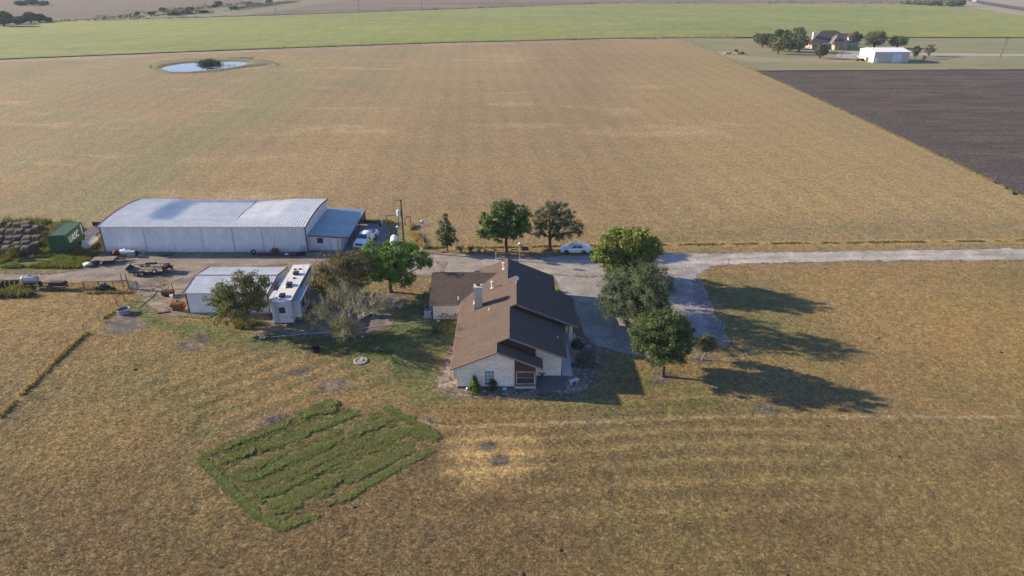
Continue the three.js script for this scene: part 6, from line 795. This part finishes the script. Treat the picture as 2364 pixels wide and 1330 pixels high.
{
  const a = at(1987, 143), b = at(2096, 145), L = (b.x - a.x) * 0.79, t = thing('metal_workshop', 'long plain white metal workshop with a pale sliding door beside the distant house', 'building', [b.x - L / 2, 0, b.z], 0.02), D = 14, H = 4.6;
  const mWk = M(0.6, 0.58, 0.55, { map: texMetal }); for (const z of [0, -D]) put('wall', B(L, H, 0.1, 0, H / 2, z), mWk, t); for (const x of [-L / 2, L / 2]) put('gable_wall', prism([[-D / 2, 0], [D / 2, 0], [D / 2, H], [0, H + 1.1], [-D / 2, H]], 0.1).rotateY(Math.PI / 2).translate(x, 0, -D / 2), mWk, t);
  put('roof', slab([[-L / 2 - 0.3, H + 0.1, 0.4], [L / 2 + 0.3, H + 0.1, 0.4], [L / 2 + 0.3, H + 1.25, -D / 2], [-L / 2 - 0.3, H + 1.25, -D / 2]], 0.1), mWhite, t); put('roof', slab([[-L / 2 - 0.3, H + 1.25, -D / 2 - 0.01], [L / 2 + 0.3, H + 1.25, -D / 2 - 0.01], [L / 2 + 0.3, H + 0.1, -D - 0.4], [-L / 2 - 0.3, H + 0.1, -D - 0.4]], 0.1), mWhite, t);
  put('sliding_door', B(4.2, 3.9, 0.1, 1.6 + L * 0.05, 1.97, 0.12), M(0.52, 0.6, 0.66), t); put('door', B(1.0, 2.1, 0.1, -L / 2 + 1, 1.05, 0.1), mWhite, t);
  const q = at(1986, 141), c = thing('farm_cart', 'small white canopy cart parked at the corner of the distant workshop', 'cart', q); put('canopy', RB(3.2, 0.2, 2.0, 0.06, 0, 2.1, 0), M(0.55, 0.6, 0.6), c); put('body', RB(2.6, 0.7, 1.4, 0.1, 0, 0.8, 0), mDark, c); for (const x of [-1.3, 1.3]) for (const z of [-0.7, 0.7]) { put('post', T([x, 0.8, z], [x, 2.1, z], 0.05), mSteel, c); put('wheel', CZ(0.4, 0.25, x, 0.4, z, 14), mTyre, c); }
}
function farPole(label, px, py, ptop, lean = 0) { const p = at(px, py), h = heightAt(px, py, ptop), t = thing('utility_pole', label, 'pole', p); put('pole', T([0, 0, 0], [lean, h, 0], 0.2, 0.15, 7), mPole, t); put('crossarm', B(2.2, 0.16, 0.14, lean, h - 0.5, 0), mWood, t); return t; }
farPole('wooden utility pole in front of the distant house', 1942, 131, 78, 1.2); farPole('leaning wooden utility pole on the lawn right of the distant workshop', 2308, 133, 86, 1.4); farPole('thin distant pole at the far edge of the green crop', 829, 27, 0); farPole('thin distant pole standing by the ridged brown field', 974, 20, -6); farPole('small distant pole beside the scrub strip', 636, 30, 17);
function farTree(label, px, py, rx, hpx, cols, group, o = {}) {
  const b = at(px, py), q = onPlane(px, py, b.z), R = rx * q.m, H = hpx * q.m * 1.03, t = thing(o.name ?? 'yard_tree', label, 'tree', [b.x, 0, b.z], 0, group), L = new Leaves(), n = (o.n ?? 70) * 2, cy = H * 0.6, ry = H * 0.42;
  put('trunk', [T([0, -0.1, 0], [0, H * 0.45, 0], R * 0.09 + 0.1, R * 0.06 + 0.06, 7, true), ...[0, 2.1, 4.2].map((a) => T([0, H * 0.3, 0], [Math.cos(a) * R * 0.5, H * 0.6, Math.sin(a) * R * 0.5], R * 0.05 + 0.05, 0.04, 5, true))], mBark, t);
  for (let i = 0; i < n; i++) { const d = sphereDir(), rad = 0.5 + 0.5 * Math.sqrt(rnd()), tone = rr(0.75, 1.25), c = V(d.x * R * rad, cy + d.y * ry * rad, d.z * R * rad * 0.9); for (let k = 0; k < 14; k++) L.leaf(c.x + gauss() * R * 0.22, Math.max(0.3, c.y + gauss() * R * 0.18), c.z + gauss() * R * 0.22, d.x + rr(-1, 1), d.y + rr(-0.6, 1), d.z + rr(-1, 1), (o.leaf ?? 0.55) * rr(0.6, 1.3), 0.8, leafTone(cols).map((v) => v * tone), rr(-1, 1), rr(-1, 1), rr(-1, 1)); }
  const cr = new THREE.Mesh(L.build(), mLeaf); cr.name = 'crown'; cr.castShadow = cr.receiveShadow = true; t.add(cr); return t;
}
const farLeafScale = 1;
const cOak = [[0.045, 0.06, 0.03], [0.055, 0.07, 0.035]], cMid = [[0.06, 0.09, 0.03], [0.05, 0.075, 0.025]], cOl = [[0.11, 0.1, 0.05], [0.085, 0.085, 0.04]];
const z8 = (x, y) => [1600 + x / 3.094, y / 3.094], gYT = 'oaks in the yard left of the distant house', lYT = 'dark round oak in the yard left of the distant house';
for (const [x, y, r, h] of [[495, 338, 17, 28], [455, 310, 10, 20], [610, 278, 11, 20], [668, 290, 10, 22], [570, 365, 14, 34], [530, 330, 15, 26], [640, 350, 15, 28], [700, 330, 14, 26], [690, 372, 14, 28]]) farTree(lYT, ...z8(x, y), r, h, cOak, gYT);
farTree('tall bright green tree behind the yard oaks of the distant house', ...z8(740, 300), 18, 31, cMid); farTree('broad dark oak touching the left end of the distant house', ...z8(755, 372), 22, 40, cOak); farTree('olive-brown thin oak on the dry ground left of the distant house', ...z8(604, 386), 18, 36, cOl, undefined, { n: 50 }); farTree('small round dark tree on the lawn in front of the distant house', ...z8(906, 418), 15, 30, cOak); farTree('dark tree behind the right end of the distant house', ...z8(1155, 318), 14, 26, cOak); farTree('large dark oak between the distant house and the workshop', ...z8(1292, 345), 25, 36, cOak, undefined, { n: 110 }); farTree('green tree behind the distant workshop roof', ...z8(1455, 345), 21, 26, cMid); farTree('small slim tree right of the distant workshop', ...z8(1583, 418), 8, 27, cMid, undefined, { n: 36 }); farTree('sparse olive tree right of the slim tree near the workshop', ...z8(1682, 402), 13, 25, cOl, undefined, { n: 26 }); farTree('tiny sapling in front of the sparse olive tree', ...z8(1648, 436), 4, 12, cMid, undefined, { n: 14, leaf: 0.35 });
{ const p = at(1688, 124), g = []; for (let i = 0; i < 26; i++) g.push(new THREE.IcosahedronGeometry(rr(0.4, 1.1), 1).scale(1.3, 0.6, 1).translate(gauss() * 5, rr(0, 0.4), gauss() * 3)); solo('brush_pile', 'pale brush and dirt heap on the lawn left of the distant house', 'brush pile', g, M(0.3, 0.24, 0.17, { roughness: 1 }), p).userData.kind = 'stuff'; farTree('small green bush on the pale brush heap', 1699, 124, 5, 9, cMid, undefined, { n: 18, leaf: 0.4, name: 'field_bush' }); farTree('low weedy bush at the edge of the pale brush heap', 1713, 126, 5, 6, cOl, undefined, { n: 16, leaf: 0.4, name: 'field_bush' }); }
// scrub and tree belts at the top of the picture
const cHaze = [[0.065, 0.085, 0.045], [0.085, 0.1, 0.05]], gB = 'scrub trees along the far field strip', lB = 'dark scrub tree in the strip beyond the green crop';
for (const [x, y, r, h] of [[10, 62, 22, 32], [45, 57, 16, 16], [72, 53, 15, 22], [92, 51, 14, 16], [112, 50, 8, 8]]) farTree('dense dark tree in the clump at the far left corner of the crop', x, y, r, h, cHaze, 'tree clump at the far left corner of the crop', { n: 90, leaf: 1.0, name: 'field_tree' });
for (const [x, y, r, h] of [[50, 12, 14, 8], [75, 12, 14, 12], [100, 12, 12, 8]]) farTree('hazy tree in the small far clump on the brown field', x, y, r, h, cHaze, 'far clump on the brown field', { n: 50, leaf: 1.4, name: 'field_tree' });
for (const [x, y, r, h] of [[318, 36, 5, 8], [376, 26, 8, 7], [400, 35, 14, 6], [430, 32, 12, 6], [440, 24, 8, 6], [505, 16, 8, 12], [495, 18, 6, 6], [540, 22, 10, 6], [575, 14, 7, 7], [470, 30, 12, 5], [622, 6, 8, 5], [595, 12, 6, 4], [350, 34, 8, 5]]) farTree(lB, x, y, r, h, cHaze, gB, { n: 40, leaf: 1.2, name: 'field_tree' });
for (const [x, y, r, h] of [[2095, 10, 16, 6], [2120, 11, 16, 8], [2145, 12, 16, 9], [2170, 12, 16, 11], [2195, 14, 16, 11], [2215, 14, 12, 12]]) farTree('hazy roadside tree in the belt beside the far highway', x, y, r, h, cHaze, 'tree belt beside the far highway', { n: 60, leaf: 1.5, name: 'field_tree' });
{ // the scrub belt itself and the weedy field margins: nobody could count them
  const L = new Leaves(), belt = (pts, w, n, h0, h1, sz) => { const P = G2(pts); for (let i = 0; i + 1 < P.length; i++) { const [ax, az] = P[i], [bx, bz] = P[i + 1], Ln = Math.hypot(bx - ax, bz - az); for (let k = 0; k < Ln * n; k++) { const u = rnd(), x = mix(ax, bx, u) + gauss() * w, z = mix(az, bz, u) + gauss() * w, f = fbm(x * 0.05, z * 0.05, 3); if (f < 0.42) continue; L.leaf(x, rr(0.2, mix(h0, h1, sst(0.42, 0.7, f))), z, rr(-1, 1), rr(0, 1), rr(-1, 1), sz * rr(0.6, 1.4), 0.8, leafTone([[0.075, 0.09, 0.045], [0.1, 0.105, 0.05], [0.13, 0.12, 0.06]]), rr(-1, 1), rr(-0.5, 1), rr(-1, 1)); } } };
  belt([[230, 45], [330, 38], [400, 34], [470, 30], [560, 20], [620, 12], [680, 4]], 12, 9, 0.8, 3, 1.3); belt([[330, 33], [430, 24], [520, 14], [600, 6]], 14, 6, 0.8, 3, 1.3); belt([[110, 52], [300, 45], [560, 38.5], [800, 31], [1100, 19.5], [1400, 8], [1900, 8.5], [2100, 10]], 2.5, 2.2, 0.5, 1.6, 1.1); belt([[1750, 7], [1900, 6], [2100, 7]], 8, 2, 0.8, 3, 1.3);
  const o = new THREE.Mesh(L.build(), mLeaf); o.name = 'hedgerow'; o.castShadow = true; o.userData = { kind: 'stuff', label: 'low grey-green scrub and weeds along the far field margins', category: 'hedge' }; scene.add(o);
}
// far field sheets
sheet('scrub_strip', (x, z) => sdPoly(x, z, G2S) + edgeNoise(x, z, 3), box2(G2S, 20), 8, -0.06, (x, z) => mix3([0.15, 0.14, 0.075], [0.2, 0.17, 0.1], fbm(x * 0.02, z * 0.03, 3)), mGrass);
sheet('fallow_field', (x, z) => sdPoly(x, z, G2F), box2(G2F, 20), 8, -0.1, (x, z) => { const r = fbm(x * 0.01, z * 0.02 + 0.5 * fbm(x * 0.01, z * 0.01, 2), 4); return mix3([0.25, 0.2, 0.145], [0.17, 0.145, 0.115], sst(0.4, 0.6, r)); }, mSoil);
sheet('fallow_field', (x, z) => sdPoly(x, z, G2L), box2(G2L, 20), 10, -0.1, (x, z) => { const r = fbm(x * 0.004, z * 0.02, 4); return mix3([0.22, 0.18, 0.135], [0.18, 0.16, 0.12], sst(0.4, 0.6, r)); }, mSoil);
sheet('highway', (x, z) => sdPoly(x, z, gHwy), box2(gHwy, 12), 4, 0.02, (x, z) => [0.06, 0.06, 0.065], mGravel);
for (const [x, y, l, m] of [[2249, 4, 'white car driving on the far highway', mWhite], [2231, 0.5, 'pale car furthest away on the far highway', mWhite]]) { const p = at(x, y), c = thing('far_car', l, 'car', p, 0.9); put('body', [RB(1.9, 0.8, 4.6, 0.2, 0, 0.75, 0), RB(1.6, 0.7, 2.6, 0.25, 0, 1.35, 0.3)], m, c); put('window', [B(1.62, 0.4, 2.2, 0, 1.38, 0.3)], mGlass, c); for (const k of [-0.8, 0.8]) for (const z of [-1.4, 1.4]) put('wheel', CX(0.35, 0.22, k, 0.35, z, 12), mTyre, c); }
// ---- the stock pond
{
  const W = gPond; sheet('pond_bank', (x, z) => Math.max(sdPoly(x, z, gPondBank), -sdPoly(x, z, gPond) - 0.4) + edgeNoise(x, z, 1.2), box2(gPondBank, 4), 1, 0.0, (x, z) => { const b = fbm(x * 0.2, z * 0.3, 3); return mix3(mix3([0.19, 0.17, 0.08], [0.12, 0.12, 0.05], b), [0.24, 0.18, 0.12], sst(14, 30, x + 128) * 0.8); }, mGrass, (x, z) => 0.55 * sst(0.3, 3.0, sdPoly(x, z, gPond)) * sst(0.3, -3.5, sdPoly(x, z, gPondBank)) + 0.02);
  sheet('pond_water', (x, z) => sdPoly(x, z, gPond) + edgeNoise(x, z, 0.5), box2(gPond, 3), 1.5, 0.05, () => [1, 1, 1], MP(0.03, 0.045, 0.05, { roughness: 0.03, ior: 1.33 }));
  const L = new Leaves(); for (let i = 0; i < 1800; i++) { const u = 484 + 30 * (rnd() + rnd() - 1), p = at(u, rr(146, 151)); p.x += gauss() * 1.5; p.z += gauss() * 2.5; const h = rr(0.8, 2.6) * (1 - 0.5 * Math.abs(u - 484) / 30); L.leaf(p.x, h / 2, p.z, rr(-1, 1), 0.2, rr(-1, 1), h, 0.12, leafTone([[0.05, 0.065, 0.03], [0.07, 0.08, 0.04]]), rr(-0.15, 0.15), 1, rr(-0.15, 0.15)); }
  for (let i = 0; i < 3000; i++) { const u = rr(345, 585), v = u < 460 ? mix(158, 143, sst(345, 440, u)) : mix(143, 138, sst(460, 600, u)); const p = at(u, v - rr(0, 6)); const h = rr(0.15, 0.5); L.leaf(p.x, h / 2, p.z, rr(-1, 1), 0.2, rr(-1, 1), h, 0.4, leafTone([[0.13, 0.13, 0.055], [0.17, 0.15, 0.065]]), rr(-0.4, 0.4), 1, rr(-0.4, 0.4)); }
  const r = new THREE.Mesh(L.build(), mLeaf); r.name = 'pond_reeds'; r.userData = { kind: 'stuff', label: 'dark reeds and rough grass growing round the pond', category: 'reeds' }; r.castShadow = true; scene.add(r);
  const p = at(494, 161), d = thing('fishing_dock', 'small wooden dock standing at the edge of the pond', 'dock', p); for (let i = 0; i < 8; i++) put('plank', B(2.6, 0.06, 0.4, 0, 0.7, -i * 0.45), mWood, d); for (const x of [-1.2, 1.2]) for (const z of [0, -3.2]) put('post', T([x, -0.1, z], [x, 1.3, z], 0.09), mWood, d); const w = at(520, 156), e = thing('fishing_dock', 'pale broken railing reaching into the pond', 'railing', w); put('rail', [T([-4, 0.9, 0], [4, 1.0, -1], 0.08), T([-4, 0.4, 0], [4, 0.5, -1], 0.08)], mPlank, e); for (const x of [-4, -1.5, 1.5, 4]) put('post', T([x, -0.1, -(x + 4) / 8], [x, 1.4, -(x + 4) / 8], 0.1), mPlank, e);
}
// ================================================================ GRASS, WEEDS AND THE GARDEN PLOT (uncounted ground cover)
function blades(n, r, h, w, spread = 0.6) {                          // a tuft: n thin blades leaning outwards
  const v = []; for (let i = 0; i < n; i++) { const a = i / n * 6.283 + rr(-0.4, 0.4), x = Math.cos(a) * r * rr(0, 0.6), z = Math.sin(a) * r * rr(0, 0.6), t = a + rr(-0.5, 0.5), L = h * rr(0.6, 1.15), px = -Math.sin(t) * w / 2, pz = Math.cos(t) * w / 2, o = L * spread * rr(0.4, 1.2); v.push(x - px, -0.02, z - pz, x + px, -0.02, z + pz, x + Math.cos(t) * o, L, z + Math.sin(t) * o); }
  const g = new THREE.BufferGeometry(); g.setAttribute('position', new THREE.Float32BufferAttribute(v, 3)); g.computeVertexNormals(); return g;
}
const mBlade = new THREE.MeshPhysicalMaterial({ color: 0xffffff, roughness: 1, side: THREE.DoubleSide, transmission: 0.35, thickness: 0, specularIntensity: 0 });
function scatter(name, label, geo, list) {                          // list of [x, y, z, scale, turn, r, g, b, yscale]
  const im = new THREE.InstancedMesh(geo, mBlade, list.length), m = new THREE.Matrix4(), q = new THREE.Quaternion(), up = V(0, 1, 0), c = new THREE.Color();
  list.forEach((e, i) => { m.compose(V(e[0], e[1], e[2]), q.setFromAxisAngle(up, e[4]), V(e[3], e[3] * (e[8] ?? 1), e[3])); im.setMatrixAt(i, m); im.setColorAt(i, c.setRGB(e[5], e[6], e[7])); });
  im.name = numbered(name); im.castShadow = im.receiveShadow = true; im.userData = { kind: 'stuff', label, category: 'grass' }; scene.add(im); return im;
}
const seen = (x, z, pad = 240) => { const [u, v] = proj(x, 0, z); return u > -pad && u < 2364 + pad && v > -pad && v < 1330 + pad; };
{
  const short = [], mid = [];
  for (let i = 0; i < 780000; i++) {
    const z = -30 - 85 * Math.pow(rnd(), 1.25), half = 14 + 0.86 * -z, x = rr(-half, half); if (!seen(x, z)) continue;
    const pd = Math.min(pavedSd(x, z), houseSd(x, z)); if (pd < 0.1 + 0.5 * (fbm(x * 0.9, z * 0.9, 2) - 0.5)) continue;
    const pt = z > -68 ? sdLine(x, z, path) : 9; if (pt < 0.42 * vn(x * 1.1, z * 1.1)) continue;
    const patch = fbm(x * 1.3, z * 1.3, 2); if (rnd() < sst(-88, -113, z + 8 * (patch - 0.5))) continue;
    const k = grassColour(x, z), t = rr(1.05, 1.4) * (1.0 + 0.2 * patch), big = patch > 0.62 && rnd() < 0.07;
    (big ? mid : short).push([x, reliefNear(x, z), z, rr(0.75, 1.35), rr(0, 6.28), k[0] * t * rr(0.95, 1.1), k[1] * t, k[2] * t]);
  }
  scatter('dry_grass', 'short dry brown grass covering the pasture and lawn', blades(6, 0.13, 0.05, 0.03, 0.9), short);
  scatter('dry_grass', 'slightly taller dry grass tufts in the pasture', blades(7, 0.12, 0.11, 0.035, 0.7), mid);
  // tall uncut grass along the fence lines
  const tall = [], along = (line, w, n, cols, h) => { for (let i = 0; i + 1 < line.length; i++) { const [ax, az] = line[i], [bx, bz] = line[i + 1], L = Math.hypot(bx - ax, bz - az), nx = -(bz - az) / L, nz = (bx - ax) / L; for (let k = 0; k < L * n; k++) { const u = rnd(), d = gauss() * w, x = mix(ax, bx, u) + nx * d, z = mix(az, bz, u) + nz * d; if (fbm(x * 0.5, z * 0.5, 2) < 0.38) continue; const c = cols[Math.floor(rnd() * cols.length)], t = rr(0.7, 1.25); tall.push([x, 0, z, h * rr(0.6, 1.3), rr(0, 6.28), c[0] * t, c[1] * t, c[2] * t]); } } };
  const cGold = [[0.42, 0.31, 0.13], [0.36, 0.27, 0.11], [0.3, 0.23, 0.09]], cGr = [[0.25, 0.25, 0.08], [0.33, 0.27, 0.09]];
  along(fenceLeft, 0.4, 42, [...cGold, cGr[1]], 0.75); along(fenceRoad, 0.45, 24, [...cGold, ...cGr], 0.75); along(fenceDiag.slice(1), 0.45, 16, [...cGold, cGr[1]], 0.8);
  along(G2([[950, 520], [965, 560], [985, 575]]), 0.6, 60, cGold, 1.3); along(G2([[800, 513], [880, 512], [905, 515]]), 0.6, 60, cGr, 1.2); along(G2([[196, 676], [300, 676]]), 0.5, 40, cGr, 0.8); along(gTrack.slice(6, 12).map((p) => [p[0], p[1] - 1]), 0.9, 5, cGr, 2.2);
  for (const P of [gRoad, gYard, gMulch]) along([...P], 0.35, 7, [...cGold, ...cGr], 0.55);
  scatter('tall_grass', 'tall golden uncut grass along the fence lines', blades(7, 0.2, 0.42, 0.07, 0.45), tall.filter((e) => seen(e[0], e[2])));
  // weeds among the bales and junk
  const weeds = [], patchy = (P, n, cols, h) => { const [x0, x1, z0, z1] = box2(P, 0.5, 0.01); for (let k = 0; k < n; k++) { const x = rr(x0, x1), z = rr(z0, z1); if (sdPoly(x, z, P) > 0 || fbm(x * 0.45, z * 0.45, 2) < 0.45) continue; const c = cols[Math.floor(rnd() * cols.length)], t = rr(0.7, 1.25); weeds.push([x, 0, z, h * rr(0.6, 1.5), rr(0, 6.28), c[0] * t, c[1] * t, c[2] * t]); } };
  const cWd = [[0.15, 0.17, 0.055], [0.2, 0.19, 0.065], [0.12, 0.15, 0.05], [0.26, 0.2, 0.07]];
  patchy(G2([[-60, 512], [170, 508], [190, 530], [125, 560], [110, 590], [-60, 600]]), 5200, cWd, 1.5); patchy(G2([[-60, 598], [110, 592], [232, 582], [205, 606], [180, 620], [-60, 618]]), 5000, [[0.14, 0.2, 0.045], [0.18, 0.21, 0.055], [0.24, 0.22, 0.07]], 0.8); patchy(G2([[-60, 655], [60, 656], [110, 662], [120, 678], [60, 686], [-60, 688]]), 3200, cWd, 1.2); patchy(G2([[540, 740], [610, 745], [600, 765], [540, 758]]), 900, cWd, 0.8);
  scatter('weeds', 'rank green and olive weeds among the hay bales and junk', blades(9, 0.3, 0.5, 0.1, 0.5), weeds);
}
{ // the garden plot: low green leafy plants in rows
  const z3 = (pts) => G2(pts.map(([x, y]) => [430 + x / 3.8, 880 + y / 3.8])), plants = [];
  const lf = []; for (let i = 0; i < 9; i++) { const a = rr(0, 6.28), e = rr(0.2, 1.2), L = rr(0.1, 0.2), cx = Math.cos(a) * Math.cos(e) * L, cz = Math.sin(a) * Math.cos(e) * L, cy = Math.sin(e) * L + 0.03, s = 0.075; lf.push(cx - Math.sin(a) * s, cy, cz + Math.cos(a) * s, cx + Math.sin(a) * s, cy, cz - Math.cos(a) * s, cx + Math.cos(a) * s * 1.6, cy + rr(-0.03, 0.07), cz + Math.sin(a) * s * 1.6); }
  const g = new THREE.BufferGeometry(); g.setAttribute('position', new THREE.Float32BufferAttribute(lf, 3)); g.computeVertexNormals();
  const cols = [[0.11, 0.175, 0.042], [0.15, 0.21, 0.055], [0.21, 0.23, 0.08], [0.14, 0.2, 0.05]];
  const row = (pts, w, n, h, dry = 0.1) => { const P = z3(pts); for (let i = 0; i + 1 < P.length; i++) { const [ax, az] = P[i], [bx, bz] = P[i + 1], L = Math.hypot(bx - ax, bz - az), nx = -(bz - az) / L, nz = (bx - ax) / L; for (let k = 0; k < L * n * 2.6; k++) { const u = rnd(), d = gauss() * w * 0.95, x = mix(ax, bx, u) + nx * d, z = mix(az, bz, u) + nz * d, f = fbm(x * 0.7, z * 0.7, 3); if (vn(x * 0.9 + 7, z * 0.9) < 0.22) continue; const c = rnd() < dry + 0.2 ? [0.28, 0.23, 0.1] : cols[Math.floor(rnd() * 4)], t = rr(0.75, 1.25); plants.push([x, 0, z, h * 0.42 * rr(0.4, 1.7) * (0.5 + f), rr(0, 6.28), c[0] * t, c[1] * t, c[2] * t, 0.62]); } } };
  row([[110, 670], [300, 860], [480, 1050], [600, 1160], [830, 1290]], 0.38, 150, 1.3); row([[110, 670], [480, 520], [880, 380]], 0.45, 130, 1.4); row([[880, 380], [1150, 240], [1300, 190]], 0.6, 190, 2.2); row([[1150, 260], [1290, 250]], 0.6, 150, 2);
  row([[300, 700], [640, 590], [900, 520], [1100, 440], [1490, 280]], 0.55, 150, 1.5); row([[430, 790], [620, 740], [850, 640]], 0.45, 70, 1.1, 0.3);
  row([[450, 850], [620, 840], [900, 690], [1250, 540], [1750, 360]], 0.5, 160, 1.5); row([[830, 720], [1150, 620], [1400, 490]], 0.4, 110, 1.3); row([[1500, 430], [1800, 330], [2000, 330]], 0.5, 90, 1.3);
  row([[590, 940], [660, 1000], [900, 930]], 0.45, 110, 1.3); row([[640, 920], [1050, 740], [1500, 560], [1900, 470]], 0.7, 110, 1.0, 0.35); row([[950, 900], [1300, 720], [1480, 640]], 0.3, 90, 1.2);
  row([[740, 1110], [1000, 990], [1300, 870], [1700, 680], [1960, 580]], 0.75, 130, 1.05, 0.3); row([[760, 1150], [1000, 1080]], 0.4, 120, 1.3); row([[1150, 1020], [1450, 870], [1750, 720], [2000, 600]], 0.4, 100, 1.2);
  row([[830, 1290], [1150, 1170], [1500, 960], [1900, 740], [2230, 560]], 0.42, 120, 1.2); row([[1750, 230], [1900, 320], [2150, 430], [2230, 560]], 0.42, 110, 1.2); row([[1650, 520], [1900, 430], [2100, 480]], 0.7, 110, 1.1);
  { const P = G2([[470, 1060], [740, 935], [880, 955], [1005, 1010], [655, 1205]]), [x0, x1, z0, z1] = box2(P, 0.5, 0.01); for (let k = 0; k < 22000; k++) { const x = rr(x0, x1), z = rr(z0, z1), q = (x - rowA.x) * rowN[0] + (z - rowA.z) * rowN[1]; if (sdPoly(x, z, P) > 0 || fbm(x * 0.6, z * 0.6, 3) + 0.12 * Math.sin(q * 3.1) < 0.49) continue; const c = rnd() < 0.5 ? [0.26, 0.235, 0.085] : cols[Math.floor(rnd() * 4)], t = rr(0.8, 1.25); plants.push([x, 0, z, rr(0.25, 0.6), rr(0, 6.28), c[0] * t, c[1] * t, c[2] * t]); } }
  scatter('garden_plants', 'low green leafy plants growing in rows in the garden plot', g, plants);
}
{ // dark cow pats and clods dotted over the pasture
  const g = clean(new THREE.IcosahedronGeometry(0.16, 1).scale(1.2, 0.35, 1)), im = [];
  for (let i = 0; i < 130; i++) { const z = rr(-110, -36), h = 6 + 0.82 * -z, x = rr(-h, h); if (Math.min(pavedSd(x, z), houseSd(x, z)) < 1 || !seen(x, z) || (x > -34 && x < 14 && z > -80 && z < -58)) continue; const t = rr(0.7, 1.4); im.push([x, 0.01, z, 0.35 + 0.75 * rnd() ** 3, rr(0, 6.28), 0.06 * t, 0.046 * t, 0.035 * t]); }
  scatter('cow_pats', 'small dark cow pats and clods dotted over the dry pasture', g, im);
}
renderer.render(scene, camera);
